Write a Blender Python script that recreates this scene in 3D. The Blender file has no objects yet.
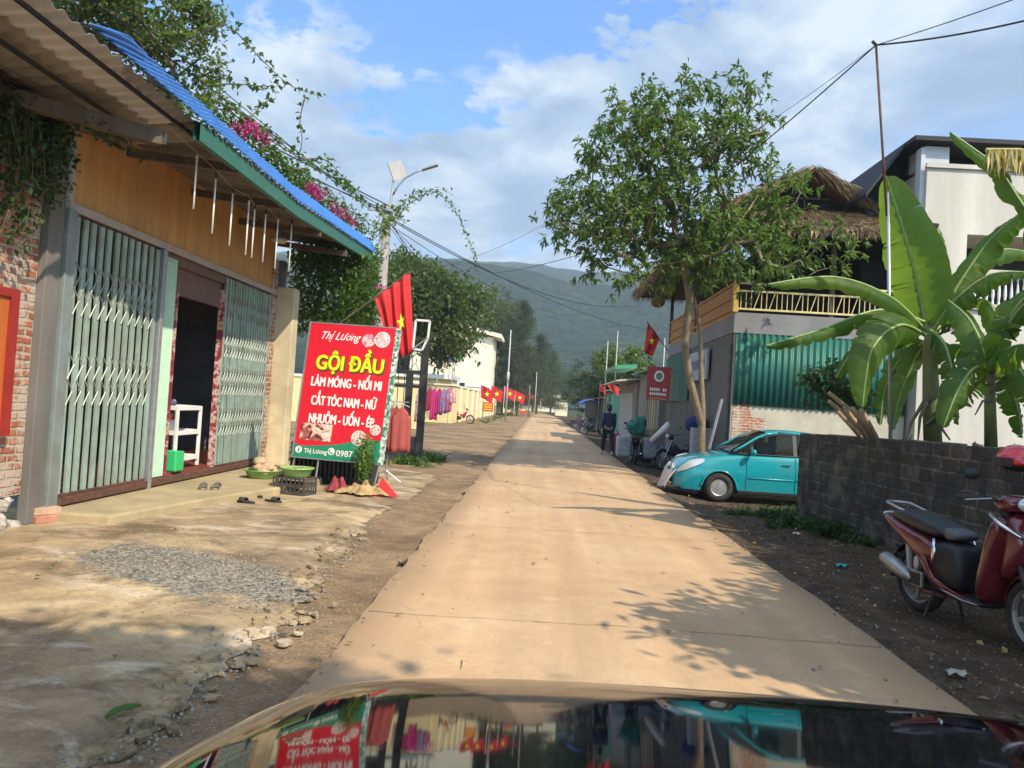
HAZE = 0.0006; EXPO = 0.34; CLX = 0.0; CLY = 0.0
import bpy, math, random
import numpy as np
from mathutils import Vector, Matrix, Quaternion
random.seed(7)
RNG = np.random.default_rng(11)
C = bpy.context.scene.collection
SC = bpy.context.scene
R = math.radians

# ------------------------------------------------------------------ camera
F = 769.0; CX, CY = 512.0, 384.0; VPX, VPY = 540.0, 405.0
CAM = Vector((0, 0, 1.5))
_f = Vector(((VPX-CX)/F, -(VPY-CY)/F, -1)).normalized()        # world +Y seen by the camera
_u = Vector((math.sin(R(3.5)), math.cos(R(3.5)), 0)); _u = (_u - _u.dot(_f)*_f).normalized()
_r = _f.cross(_u)
RW = Matrix((_r, _f, _u))                                      # cam vector -> world vector
cd = bpy.data.cameras.new('camera'); co = bpy.data.objects.new('camera', cd); C.objects.link(co)
cd.sensor_width = 36; cd.lens = 36*F/1024; cd.clip_end = 20000; cd.clip_start = 0.02
co.matrix_world = Matrix.Translation(CAM) @ RW.to_4x4()
SC.camera = co

def ray(px, py):
    return RW @ Vector(((px-CX)/F, -(py-CY)/F, -1))
def P(px, py, Y):
    """point in the place that lies Y metres down the street"""
    d = ray(px, py); return CAM + d*(Y/d.y)
def G(px, py, z=0.0):
    d = ray(px, py); return CAM + d*((z-CAM.z)/d.z)
def PX(px, py, X):
    d = ray(px, py); return CAM + d*(X/d.x)

# ------------------------------------------------------------------ mesh builder
class MB:
    def __init__(s): s.v = []; s.f = []; s.m = []; s.cur = 0
    def add(s, vs, fs):
        b = len(s.v); s.v.extend([tuple(v) for v in vs])
        for f in fs: s.f.append(tuple(b+i for i in f)); s.m.append(s.cur)
        return s
    def box(s, c, sz, rot=None):
        c = Vector(c); h = Vector(sz)/2; vs = []
        for x in (-1, 1):
            for y in (-1, 1):
                for z in (-1, 1):
                    p = Vector((x*h.x, y*h.y, z*h.z))
                    if rot is not None: p = rot @ p
                    vs.append(c+p)
        return s.add(vs, [(0,1,3,2),(4,6,7,5),(0,4,5,1),(2,3,7,6),(0,2,6,4),(1,5,7,3)])
    def bb(s, x0, x1, y0, y1, z0, z1):
        return s.box(((x0+x1)/2, (y0+y1)/2, (z0+z1)/2), (abs(x1-x0), abs(y1-y0), abs(z1-z0)))
    def bar(s, a, b, w, h=None, up=(0,0,1)):
        a = Vector(a); b = Vector(b); h = h or w; d = (b-a); L = d.length
        if L < 1e-6: return s
        d.normalize(); up = Vector(up)
        if abs(d.dot(up)) > .98: up = Vector((1, 0, 0))
        x = d.cross(up).normalized(); z = x.cross(d)
        rot = Matrix((x, d, z)).transposed()
        return s.box((a+b)/2, (w, L, h), rot)
    def tube(s, pts, r, n=6, cap=True):
        pts = [Vector(p) for p in pts]; k = len(pts)
        rs = r if isinstance(r, (list, tuple)) else [r]*k
        prev = None; rings = []
        for i, p in enumerate(pts):
            t = (pts[min(i+1, k-1)]-pts[max(i-1, 0)])
            t = t.normalized() if t.length > 1e-9 else Vector((0, 0, 1))
            if prev is None:
                a = Vector((0, 0, 1)) if abs(t.z) < .9 else Vector((1, 0, 0))
                x = t.cross(a).normalized()
            else:
                x = (prev - prev.dot(t)*t)
                x = x.normalized() if x.length > 1e-6 else t.orthogonal().normalized()
            prev = x; y = t.cross(x)
            rings.append([p + (x*math.cos(2*math.pi*j/n)+y*math.sin(2*math.pi*j/n))*rs[i] for j in range(n)])
        vs = [q for rg in rings for q in rg]; fs = []
        for i in range(k-1):
            for j in range(n):
                fs.append((i*n+j, i*n+(j+1)%n, (i+1)*n+(j+1)%n, (i+1)*n+j))
        if cap: fs.append(tuple(range(n-1, -1, -1))); fs.append(tuple((k-1)*n+j for j in range(n)))
        return s.add(vs, fs)
    def lathe(s, prof, c=(0,0,0), n=20, axis='z', a0=0, a1=2*math.pi):
        """prof: list of (radius, height along axis)"""
        c = Vector(c); vs = []; full = abs(a1-a0-2*math.pi) < 1e-6; m = n if full else n+1
        for (r, h) in prof:
            for j in range(m):
                t = a0+(a1-a0)*j/n; p = (r*math.cos(t), r*math.sin(t), h)
                if axis == 'x': p = (p[2], p[0], p[1])
                if axis == 'y': p = (p[0], p[2], p[1])
                vs.append(c+Vector(p))
        fs = []
        for i in range(len(prof)-1):
            for j in range(n):
                j2 = (j+1) % m if full else j+1
                fs.append((i*m+j, i*m+j2, (i+1)*m+j2, (i+1)*m+j))
        return s.add(vs, fs)
    def torus(s, c, R0, r, axis='y', n=24, k=8, sq=1.0):
        prof = [(R0+r*math.cos(2*math.pi*i/k), r*sq*math.sin(2*math.pi*i/k)) for i in range(k+1)]
        return s.lathe(prof, c, n, axis)
    def disc(s, c, r, axis='y', n=20, th=.01):
        return s.lathe([(0.0001, -th/2), (r, -th/2), (r, th/2), (0.0001, th/2)], c, n, axis)
    def ell(s, c, rad, n=10, k=7, rot=None, jit=0):
        c = Vector(c); vs = []
        for i in range(k+1):
            ph = math.pi*i/k
            for j in range(n):
                t = 2*math.pi*j/n; q = 1+random.uniform(-jit, jit)
                p = Vector((rad[0]*math.sin(ph)*math.cos(t)*q, rad[1]*math.sin(ph)*math.sin(t)*q, rad[2]*math.cos(ph)*q))
                if rot is not None: p = rot @ p
                vs.append(c+p)
        fs = [(i*n+j, (i+1)*n+j, (i+1)*n+(j+1)%n, i*n+(j+1)%n) for i in range(k) for j in range(n)]
        return s.add(vs, fs)
    def grid(s, fn, nu, nv):
        vs = [fn(i/nu, j/nv) for i in range(nu+1) for j in range(nv+1)]
        fs = [(i*(nv+1)+j, (i+1)*(nv+1)+j, (i+1)*(nv+1)+j+1, i*(nv+1)+j+1) for i in range(nu) for j in range(nv)]
        return s.add(vs, fs)
    def prism(s, poly, fn, a, b):
        """poly 2D points; fn(u, v, w) -> 3D; extruded w from a to b"""
        n = len(poly); vs = [fn(u, v, a) for u, v in poly]+[fn(u, v, b) for u, v in poly]
        fs = [tuple(range(n-1, -1, -1)), tuple(range(n, 2*n))]+[(i, (i+1) % n, n+(i+1) % n, n+i) for i in range(n)]
        return s.add(vs, fs)
    def puff(s, poly, y0, w, inset=.78, mid=.6, fn=None):
        """rounded slab from a side outline in x,z; to be subdivided"""
        n = len(poly); cx = sum(p[0] for p in poly)/n; cz = sum(p[1] for p in poly)/n
        fn = fn or (lambda x, y, z: (x, y, z)); vs = []
        for yy, k in ((-w, inset), (-w*mid, 1), (w*mid, 1), (w, inset)):
            for (x, z) in poly: vs.append(fn(cx+(x-cx)*k, y0+yy, cz+(z-cz)*k))
        fs = [tuple(range(n)), tuple(3*n+i for i in range(n-1, -1, -1))]
        for q in range(3):
            for i in range(n): fs.append((q*n+i, (q+1)*n+i, (q+1)*n+(i+1) % n, q*n+(i+1) % n))
        return s.add(vs, fs)
    def build(s, name, mat, parent=None, smooth=False, sub=0, bevel=0, solid=0, label=None):
        me = bpy.data.meshes.new(name); me.from_pydata(s.v, [], s.f)
        for m in (mat if isinstance(mat, (list, tuple)) else [mat]): me.materials.append(m)
        if any(s.m): me.polygons.foreach_set('material_index', s.m)
        return fin(me, name, parent, smooth, sub, bevel, solid, label)

def fin(me, name, parent=None, smooth=False, sub=0, bevel=0, solid=0, label=None):
    if smooth: me.polygons.foreach_set('use_smooth', [True]*len(me.polygons))
    o = bpy.data.objects.new(name, me); C.objects.link(o)
    if parent is not None:
        o.parent = parent
        if parent.parent is None and parent.type == 'EMPTY' and parent.get('wp'):
            o.matrix_parent_inverse = Matrix.Translation(-Vector(parent['org']))
    elif len(me.vertices) < 400000:
        n = len(me.vertices); a = np.empty(n*3); me.vertices.foreach_get('co', a); a = a.reshape(-1, 3)
        lo = a.min(0); hi = a.max(0); c = np.array(((lo[0]+hi[0])/2, (lo[1]+hi[1])/2, lo[2]))
        me.vertices.foreach_set('co', (a-c).ravel()); o.location = c
    me.update()
    if bevel:
        b = o.modifiers.new('b', 'BEVEL'); b.width = bevel; b.segments = 2; b.limit_method = 'ANGLE'; b.angle_limit = R(40)
    if sub:
        b = o.modifiers.new('s', 'SUBSURF'); b.levels = sub; b.render_levels = sub
    if solid:
        b = o.modifiers.new('t', 'SOLIDIFY'); b.thickness = solid; b.offset = 0
    if label: o['label'] = label
    return o

def tag(o, label, cat, group=None, kind=None):
    o['label'] = label; o['category'] = cat
    if group: o['group'] = group
    if kind: o['kind'] = kind
    return o
def struct(o, label=None, kind='structure'):
    o['kind'] = kind
    if label: o['label'] = label
    return o
def thing(name, label, cat, loc=(0,0,0), rotz=0, group=None, world=False):
    """Empty at the thing's base. world=True: its parts are written in street coordinates"""
    o = bpy.data.objects.new(name, None); C.objects.link(o); o.empty_display_size = .2
    o.location = loc; o.rotation_euler = (0, 0, rotz)
    if world: o['wp'] = 1; o['org'] = tuple(loc)
    return tag(o, label, cat, group)
def dup(src, loc=None, rotz=None, label=None, group=None, parent=None):
    c = src.copy(); C.objects.link(c)
    if parent is not None:
        mi = src.matrix_parent_inverse.copy(); c.parent = parent; c.matrix_parent_inverse = mi
    if loc is not None: c.location = loc
    if rotz is not None: c.rotation_euler = (0, 0, rotz)
    if label: c['label'] = label
    if group: c['group'] = group
    for ch in [x for x in KIDS(src)]: dup(ch, parent=c)
    return c
def KIDS(o): return [x for x in bpy.data.objects if x.parent == o]

# ------------------------------------------------------------------ materials
def newmat(name):
    m = bpy.data.materials.new(name); m.use_nodes = True; nt = m.node_tree
    b = nt.nodes['Principled BSDF']; return m, nt, b
def N(nt, typ, **kw):
    n = nt.nodes.new(typ)
    for k, v in kw.items():
        if k in n.inputs: n.inputs[k].default_value = v
        else: setattr(n, k, v)
    return n
def L(nt, a, b): nt.links.new(a, b)
def coord(nt, scale=(1,1,1), obj=False):
    if obj:
        t = N(nt, 'ShaderNodeTexCoord'); src = t.outputs['Object']
    else:
        t = N(nt, 'ShaderNodeNewGeometry'); src = t.outputs['Position']
    mp = N(nt, 'ShaderNodeMapping'); mp.inputs['Scale'].default_value = scale
    L(nt, src, mp.inputs['Vector']); return mp.outputs['Vector']
def noise(nt, vec, scale, detail=4, rough=.55, dist=0):
    n = N(nt, 'ShaderNodeTexNoise'); n.inputs['Scale'].default_value = scale; n.inputs['Detail'].default_value = detail
    n.inputs['Roughness'].default_value = rough; n.inputs['Distortion'].default_value = dist
    if vec is not None: L(nt, vec, n.inputs['Vector'])
    return n.outputs['Fac']
def ramp(nt, fac, stops, interp='LINEAR'):
    r = N(nt, 'ShaderNodeValToRGB'); r.color_ramp.interpolation = interp; e = r.color_ramp.elements
    while len(e) < len(stops): e.new(.5)
    for i, (p, c) in enumerate(stops):
        e[i].position = p; e[i].color = (*c, 1) if len(c) == 3 else c
    L(nt, fac, r.inputs['Fac']); return r.outputs['Color']
def g3(v): return (v, v, v)
def mix(nt, fac, a, b, mode='MIX'):
    m = N(nt, 'ShaderNodeMix', data_type='RGBA', blend_type=mode)
    for s, x in ((m.inputs[6], a), (m.inputs[7], b)):
        if isinstance(x, tuple): s.default_value = (*x, 1) if len(x) == 3 else x
        else: L(nt, x, s)
    if isinstance(fac, (int, float)): m.inputs[0].default_value = fac
    else: L(nt, fac, m.inputs[0])
    return m.outputs[2]
def math_(nt, op, a, b=0, c=None):
    m = N(nt, 'ShaderNodeMath', operation=op)
    for i, x in enumerate((a, b, c)):
        if x is None: continue
        if isinstance(x, (int, float)): m.inputs[i].default_value = x
        else: L(nt, x, m.inputs[i])
    return m.outputs[0]
def bump(nt, b, h, strength=.3, dist=.02):
    n = N(nt, 'ShaderNodeBump'); n.inputs['Strength'].default_value = strength; n.inputs['Distance'].default_value = dist
    L(nt, h, n.inputs['Height']); L(nt, n.outputs['Normal'], b.inputs['Normal'])

def M(name, col, rough=.6, metal=0, var=.18, scale=6, bmp=.15, dirt=0, dirtcol=(.12,.09,.06), spec=.5, coat=0, obj=False, sc3=(1,1,1)):
    """worn paint / plaster / plastic: base colour with mottling, dirt patches and fine bump"""
    m, nt, b = newmat(name)
    v = coord(nt, sc3, obj); n1 = noise(nt, v, scale, 5, .6)
    lo = tuple(max(0, c*(1-var)) for c in col); hi = tuple(min(1, c*(1+var)) for c in col)
    c = ramp(nt, n1, [(.25, lo), (.75, hi)])
    if dirt:
        n2 = noise(nt, v, scale*.45, 6, .7)
        f = ramp(nt, n2, [(.5-.25*dirt, (0,0,0)), (.75-.15*dirt, (1,1,1))])
        f2 = math_(nt, 'MULTIPLY', f, min(1, dirt)); c = mix(nt, f2, c, dirtcol)
    L(nt, c, b.inputs['Base Color'])
    b.inputs['Roughness'].default_value = rough; b.inputs['Metallic'].default_value = metal
    b.inputs['Specular IOR Level'].default_value = spec
    if coat: b.inputs['Coat Weight'].default_value = coat; b.inputs['Coat Roughness'].default_value = .05
    if bmp: bump(nt, b, noise(nt, v, scale*6, 3), bmp, .01)
    return m

def leafmat(name, dark, light, trans=.35, tint=(.25,.4,.04), rough=.45, spread=1.0):
    m, nt, b = newmat(name); g = N(nt, 'ShaderNodeNewGeometry')
    c = ramp(nt, g.outputs['Random Per Island'], [(0, dark), (.75, light), (1, tuple(min(1, x*1.5) for x in light))])
    v = coord(nt); n = noise(nt, v, .9*spread, 2)
    c = mix(nt, .5, c, ramp(nt, n, [(.3, g3(.55)), (.7, g3(1.35))]), 'MULTIPLY')
    L(nt, c, b.inputs['Base Color']); b.inputs['Roughness'].default_value = rough
    b.inputs['Specular IOR Level'].default_value = .35
    t = N(nt, 'ShaderNodeBsdfTranslucent'); L(nt, mix(nt, .6, c, tint), t.inputs['Color'])
    ms = N(nt, 'ShaderNodeMixShader'); ms.inputs[0].default_value = trans
    L(nt, b.outputs[0], ms.inputs[1]); L(nt, t.outputs[0], ms.inputs[2])
    L(nt, ms.outputs[0], nt.nodes['Material Output'].inputs['Surface'])
    return m

# ------------------------------------------------------------------ foliage
class Leaves:
    def __init__(s): s.c = []; s.d = []; s.l = []; s.w = []
    def put(s, c, d, l, w):
        s.c.append(np.asarray(c, float).reshape(-1, 3)); s.d.append(np.asarray(d, float).reshape(-1, 3))
        n = len(s.c[-1]); s.l.append(np.broadcast_to(l, (n,)).astype(float)); s.w.append(np.broadcast_to(w, (n,)).astype(float))
    def build(s, name, mat, parent=None, fold=.35, droop=.25, shape='diamond'):
        c = np.concatenate(s.c); d = np.concatenate(s.d); l = np.concatenate(s.l)[:, None]; w = np.concatenate(s.w)[:, None]
        n = len(c); d = d/np.maximum(np.linalg.norm(d, axis=1, keepdims=True), 1e-9)
        r = RNG.normal(size=(n, 3)); up = np.array((0, 0, 1.))+r*.45
        x = np.cross(d, up); x /= np.maximum(np.linalg.norm(x, axis=1, keepdims=True), 1e-9)
        nn = np.cross(x, d)
        tip = c+d*l; tip[:, 2] -= (l[:, 0]*droop*RNG.random(n))
        mid = c+d*l*.45
        a = mid+x*w*.5+nn*w*fold*.5; b = mid-x*w*.5+nn*w*fold*.5
        if shape == 'diamond':
            V = np.stack([c, a, tip, b], 1).reshape(-1, 3)
            base = np.arange(n)[:, None]*4
            Fc = np.concatenate([base+np.array([[0, 1, 2]]), base+np.array([[0, 2, 3]])], 1).reshape(-1)
            nf = 2*n; k = 3
        me = bpy.data.meshes.new(name); me.vertices.add(len(V)); me.vertices.foreach_set('co', V.ravel())
        me.loops.add(nf*k); me.loops.foreach_set('vertex_index', Fc.astype(np.int32))
        me.polygons.add(nf); me.polygons.foreach_set('loop_start', np.arange(nf, dtype=np.int32)*k)
        me.polygons.foreach_set('loop_total', np.full(nf, k, dtype=np.int32))
        me.materials.append(mat); me.update(calc_edges=True)
        return fin(me, name, parent)

def rand_dirs(n, up=0.0):
    d = RNG.normal(size=(n, 3)); d[:, 2] += up; return d/np.linalg.norm(d, axis=1, keepdims=True)

def grow(trunk, targets, r_tip=.008, step=.35, wob=.12, lift=.15):
    """branches from trunk polyline to each target; returns node positions, parents, radii"""
    pos = [Vector(trunk[0])]; par = [-1]
    for a, b in zip(trunk[:-1], trunk[1:]):
        a = Vector(a); b = Vector(b); k = max(1, int((b-a).length/step))
        for i in range(1, k+1): pos.append(a.lerp(b, i/k)); par.append(len(pos)-2)
    nt = len(pos); arr = np.array([tuple(p) for p in pos]); base = arr[nt-1]
    T = sorted([Vector(t) for t in targets], key=lambda t: (t-Vector(base)).length)
    depth = list(range(nt)); tips = []
    for t in T:
        A = np.array([tuple(p) for p in pos[nt//3:]]); d = np.linalg.norm(A-np.array(tuple(t)), axis=1)
        dz = A[:, 2]-t.z; cost = d+.6*np.maximum(dz+.1, 0)
        i = int(np.argmin(cost))+nt//3; s = pos[i]; v = t-s; Ln = v.length; k = max(1, int(Ln/step)); last = i
        for j in range(1, k+1):
            q = s.lerp(t, j/k)
            if j < k:
                q = q+Vector((random.gauss(0, wob), random.gauss(0, wob), random.gauss(0, wob*.6)))*min(1, Ln)*.6
                q.z += lift*math.sin(math.pi*j/k)*Ln*.4
            pos.append(q); par.append(last); last = len(pos)-1
        tips.append(last)
    cnt = [0]*len(pos)
    for i in tips: cnt[i] = 1
    for i in range(len(pos)-1, 0, -1): cnt[par[i]] += max(cnt[i], 0)
    rad = [r_tip*max(1, c)**.5 for c in cnt]
    return pos, par, rad, tips
def branch_mesh(pos, par, rad, mb, n=5, rmax=None, rmin=0.004):
    for i in range(1, len(pos)):
        a = pos[par[i]]; b = pos[i]; ra = max(rmin, min(rad[par[i]], rad[i]*1.35)); rb = max(rmin, rad[i])
        if rmax: ra = min(ra, rmax); rb = min(rb, rmax)
        mb.tube([a, a.lerp(b, 1.03)], [ra, rb], n if ra > .02 else 3, cap=False)

def ellpts(n, blobs, shell=.35):
    """points in a union of ellipsoids (cx,cy,cz,rx,ry,rz,weight)"""
    out = []; ws = np.array([b[6] if len(b) > 6 else b[3]*b[4]*b[5] for b in blobs]); ws = ws/ws.sum()
    ch = RNG.choice(len(blobs), n, p=ws)
    for k in ch:
        b = blobs[k]; d = RNG.normal(size=3); d /= np.linalg.norm(d); r = RNG.random()**shell
        out.append((b[0]+d[0]*b[3]*r, b[1]+d[1]*b[4]*r, b[2]+d[2]*b[5]*r))
    return np.array(out)

def tree(name, label, cat, base, trunk, blobs, ntarget, per, leaf, matl, matb, group=None, r_tip=.012, spread=.35, rmax=.3, updir=.1, partname='crown', whorl=0, rmin=.004, step=.4):
    """trunk, limbs and a crown of single leaves round the limb ends"""
    t = thing(name, label, cat, base, group=group, world=True)
    tg = ellpts(ntarget, blobs)
    pos, par, rad, tips = grow(trunk, tg, r_tip=r_tip, step=step)
    mb = MB(); branch_mesh(pos, par, rad, mb, rmax=rmax, rmin=rmin); mb.build('trunk', matb, t, smooth=True)
    lv = Leaves(); tp = np.array([tuple(pos[i]) for i in tips])
    pp = np.array([tuple(pos[par[i]]) for i in tips])
    if whorl:
        ns = whorl; ctr = np.repeat(tp, ns, 0)+np.clip(RNG.normal(size=(len(tp)*ns, 3)), -1.6, 1.6)*spread*1.5; ctr[::ns] = tp
        k = per; c = np.repeat(ctr, k, 0)+RNG.normal(size=(len(ctr)*k, 3))*.025; d = rand_dirs(len(c), updir)
        out = np.repeat(ctr-np.repeat(pp, ns, 0), k, 0); out /= np.maximum(np.linalg.norm(out, axis=1, keepdims=True), .01); d = d+out*.6
        lv.put(c, d, leaf[0]*(0.6+.8*RNG.random(len(c))), leaf[1]*(0.6+.8*RNG.random(len(c)))); lv.build(partname, matl, t, droop=.5); return t
    n = len(tp)*per; idx = RNG.integers(0, len(tp), n); s = RNG.random((n, 1))
    c = tp[idx]*s+pp[idx]*(1-s)+RNG.normal(size=(n, 3))*spread*np.array((1, 1, .7))
    d = rand_dirs(n, updir)
    lv.put(c, d, leaf[0]*(0.6+.8*RNG.random(n)), leaf[1]*(0.6+.8*RNG.random(n)))
    lv.build(partname, matl, t)
    return t

def spray(mb, lv, pts, r0=.012, step=.07, leaf=(.07, .045), jit=.05, dens=2):
    """an arching shoot: stem through pts with leaves along it"""
    pts = [Vector(p) for p in pts]; q = []
    k = 8
    for i in range(len(pts)-1):
        p0 = pts[max(i-1, 0)]; p1 = pts[i]; p2 = pts[i+1]; p3 = pts[min(i+2, len(pts)-1)]
        for j in range(k):
            t = j/k
            q.append(.5*((2*p1)+(p2-p0)*t+(2*p0-5*p1+4*p2-p3)*t*t+(3*p1-p0-3*p2+p3)*t*t*t))
    q.append(pts[-1]); m = len(q)
    mb.tube(q, [r0*(1-.75*i/m) for i in range(m)], 4)
    for i in range(m-1):
        Ls = (q[i+1]-q[i]).length; nn = max(1, int(Ls/step))*dens
        tt = RNG.random((nn, 1)); c = np.array(tuple(q[i]))*(1-tt)+np.array(tuple(q[i+1]))*tt+RNG.normal(size=(nn, 3))*jit*.4
        lv.put(c, rand_dirs(nn, -.1), leaf[0]*(.6+.8*RNG.random(nn)), leaf[1]*(.7+.6*RNG.random(nn)))

def text_part(body, name, mat, parent, origin, xdir, ydir, height, width=None, bold=0.0, th=.004, shear=0, align='CENTER', squash=1.0):
    """writing as real flat letters standing 2-4 mm proud of a panel"""
    cu = bpy.data.curves.new(name, 'FONT'); cu.body = body; cu.size = 1; cu.align_x = align; cu.extrude = 0; cu.offset = bold
    cu.shear = shear; cu.resolution_u = 3
    tmp = bpy.data.objects.new('tmp', cu); C.objects.link(tmp)
    dg = bpy.context.evaluated_depsgraph_get(); dg.update()
    me = bpy.data.meshes.new_from_object(tmp.evaluated_get(dg)); bpy.data.objects.remove(tmp)
    n = len(me.vertices); a = np.empty(n*3); me.vertices.foreach_get('co', a); a = a.reshape(-1, 3)
    lo = a.min(0); hi = a.max(0)
    cap = 0.73
    sy = height/cap; sx = sy*squash
    if width: sx = width/(hi[0]-lo[0])
    xdir = Vector(xdir).normalized(); ydir = Vector(ydir).normalized(); nrm = xdir.cross(ydir); o = Vector(origin)
    mx = (lo[0]+hi[0])/2 if align == 'CENTER' else lo[0]
    out = [o+xdir*((v[0]-mx)*sx)+ydir*(v[1]*sy)+nrm*th for v in a]
    me.vertices.foreach_set('co', np.array([tuple(p) for p in out]).ravel())
    me.materials.clear(); me.materials.append(mat); me.update()
    return fin(me, name, parent)
# ------------------------------------------------------------------ light, sky
SUN_EL, SUN_PHI = R(43), R(45)           # phi: from +X towards -Y
sdir = Vector((math.cos(SUN_EL)*math.cos(SUN_PHI), -math.cos(SUN_EL)*math.sin(SUN_PHI), math.sin(SUN_EL)))
ld = bpy.data.lights.new('sun', 'SUN'); ld.energy = 5.0; ld.angle = R(.55); ld.color = (1, .87, .69)
lo_ = bpy.data.objects.new('sun', ld); C.objects.link(lo_); lo_.location = (20, -10, 30)
lo_.rotation_euler = (-sdir).to_track_quat('-Z', 'Y').to_euler()
w = bpy.data.worlds.new('World'); SC.world = w; w.use_nodes = True; nt = w.node_tree
bg = nt.nodes['Background']; sky = N(nt, 'ShaderNodeTexSky'); sky.sky_type = 'NISHITA'; sky.sun_disc = False
sky.sun_elevation = SUN_EL
sky.sun_rotation = math.atan2(sdir.x, sdir.y)      # clockwise from +Y
sky.air_density = 1.0; sky.dust_density = 1.2; sky.ozone_density = 1.5
def skyc(px, py):
    d = ray(px, py).normalized(); z = max(d.z, 0)+.16; return d.x/z, d.y/z
HOLES = [(*skyc(435, 110), .15, .42), (*skyc(400, 18), .13, .24), (*skyc(500, 22), .15, .24), (*skyc(235, 8), .13, .22), (*skyc(610, 12), .11, .34), (*skyc(320, 60), .16, -.14), (*skyc(330, 170), .3, -.10), (*skyc(250, 130), .25, -.10), (*skyc(560, 130), .25, -.10), (*skyc(850, 120), .7, -.12), (*skyc(480, 230), .8, -.10)]
tc = N(nt, 'ShaderNodeTexCoord'); sp = N(nt, 'ShaderNodeSeparateXYZ'); L(nt, tc.outputs['Generated'], sp.inputs[0])
zz = math_(nt, 'ADD', math_(nt, 'MAXIMUM', sp.outputs[2], 0), .16)
cb = N(nt, 'ShaderNodeCombineXYZ'); L(nt, math_(nt, 'DIVIDE', sp.outputs[0], zz), cb.inputs[0]); L(nt, math_(nt, 'DIVIDE', sp.outputs[1], zz), cb.inputs[1])
mp = N(nt, 'ShaderNodeMapping'); mp.inputs['Location'].default_value = (CLX, CLY, 0); mp.inputs['Scale'].default_value = (1.15, 1.0, 1)
L(nt, cb.outputs[0], mp.inputs[0])
n1 = noise(nt, mp.outputs[0], .85, 9, .55, .35)
n2 = noise(nt, mp.outputs[0], 3.1, 8, .6, .2)
cover = math_(nt, 'ADD', math_(nt, 'MULTIPLY', n1, .68), math_(nt, 'MULTIPLY', n2, .32))
wn = N(nt, 'ShaderNodeTexNoise'); wn.inputs['Scale'].default_value = 5.5; wn.inputs['Detail'].default_value = 7; wn.inputs['Roughness'].default_value = .65; L(nt, cb.outputs[0], wn.inputs['Vector'])
wo = N(nt, 'ShaderNodeVectorMath', operation='MULTIPLY_ADD'); L(nt, wn.outputs['Color'], wo.inputs[0]); wo.inputs[1].default_value = (.62, .5, 0); L(nt, cb.outputs[0], wo.inputs[2])
wo2 = N(nt, 'ShaderNodeVectorMath', operation='SUBTRACT'); L(nt, wo.outputs[0], wo2.inputs[0]); wo2.inputs[1].default_value = (.31, .25, 0)
for hx_, hy_, s_, k_ in HOLES:
    vd = N(nt, 'ShaderNodeVectorMath', operation='DISTANCE'); L(nt, wo2.outputs[0], vd.inputs[0]); vd.inputs[1].default_value = (hx_, hy_, 0)
    g_ = math_(nt, 'POWER', 2.718, math_(nt, 'MULTIPLY', math_(nt, 'POWER', math_(nt, 'DIVIDE', vd.outputs['Value'], s_), 2), -1))
    cover = math_(nt, 'SUBTRACT', cover, math_(nt, 'MULTIPLY', g_, k_))
mask = ramp(nt, cover, [(.42, g3(0.05)), (.48, g3(.55)), (.56, g3(1))])
n3 = noise(nt, mp.outputs[0], 2.3, 9, .6, .3)
cl = ramp(nt, n3, [(.36, (2.3, 3.2, 4.7)), (.46, (3.1, 4.15, 5.7)), (.53, (4.2, 5.1, 6.3)), (.62, (5.9, 6.5, 7.1))])
bl_ = mix(nt, 1.0, sky.outputs[0], (.70, 1.38, 2.2), 'MULTIPLY'); m_ = mix(nt, mask, bl_, cl); # unseen sky behind the camera is raised and warmed as added fill light
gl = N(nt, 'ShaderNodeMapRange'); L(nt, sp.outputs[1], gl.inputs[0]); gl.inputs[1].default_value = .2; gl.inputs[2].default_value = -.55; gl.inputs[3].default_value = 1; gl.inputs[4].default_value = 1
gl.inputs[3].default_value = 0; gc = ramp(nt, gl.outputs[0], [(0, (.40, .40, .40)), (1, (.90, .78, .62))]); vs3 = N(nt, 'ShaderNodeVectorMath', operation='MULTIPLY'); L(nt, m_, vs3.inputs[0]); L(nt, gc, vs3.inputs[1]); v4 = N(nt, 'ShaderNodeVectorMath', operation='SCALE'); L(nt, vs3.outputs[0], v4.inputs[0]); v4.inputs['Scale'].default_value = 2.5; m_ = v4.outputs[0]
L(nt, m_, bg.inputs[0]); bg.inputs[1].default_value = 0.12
SC.view_settings.view_transform = 'Standard'; SC.view_settings.look = 'None'; SC.view_settings.exposure = EXPO; SC.view_settings.gamma = 1
SC.render.engine = 'CYCLES'; SC.cycles.use_denoising = True
try: SC.cycles.denoiser = 'OPENIMAGEDENOISE'
except Exception: pass
SC.cycles.max_bounces = 7; SC.cycles.diffuse_bounces = 3; SC.cycles.transparent_max_bounces = 8; SC.cycles.volume_bounces = 0
SC.cycles.sample_clamp_indirect = 6; SC.cycles.caustics_reflective = False; SC.cycles.caustics_refractive = False
SC.cycles.use_adaptive_sampling = True; SC.cycles.adaptive_threshold = .015

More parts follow.
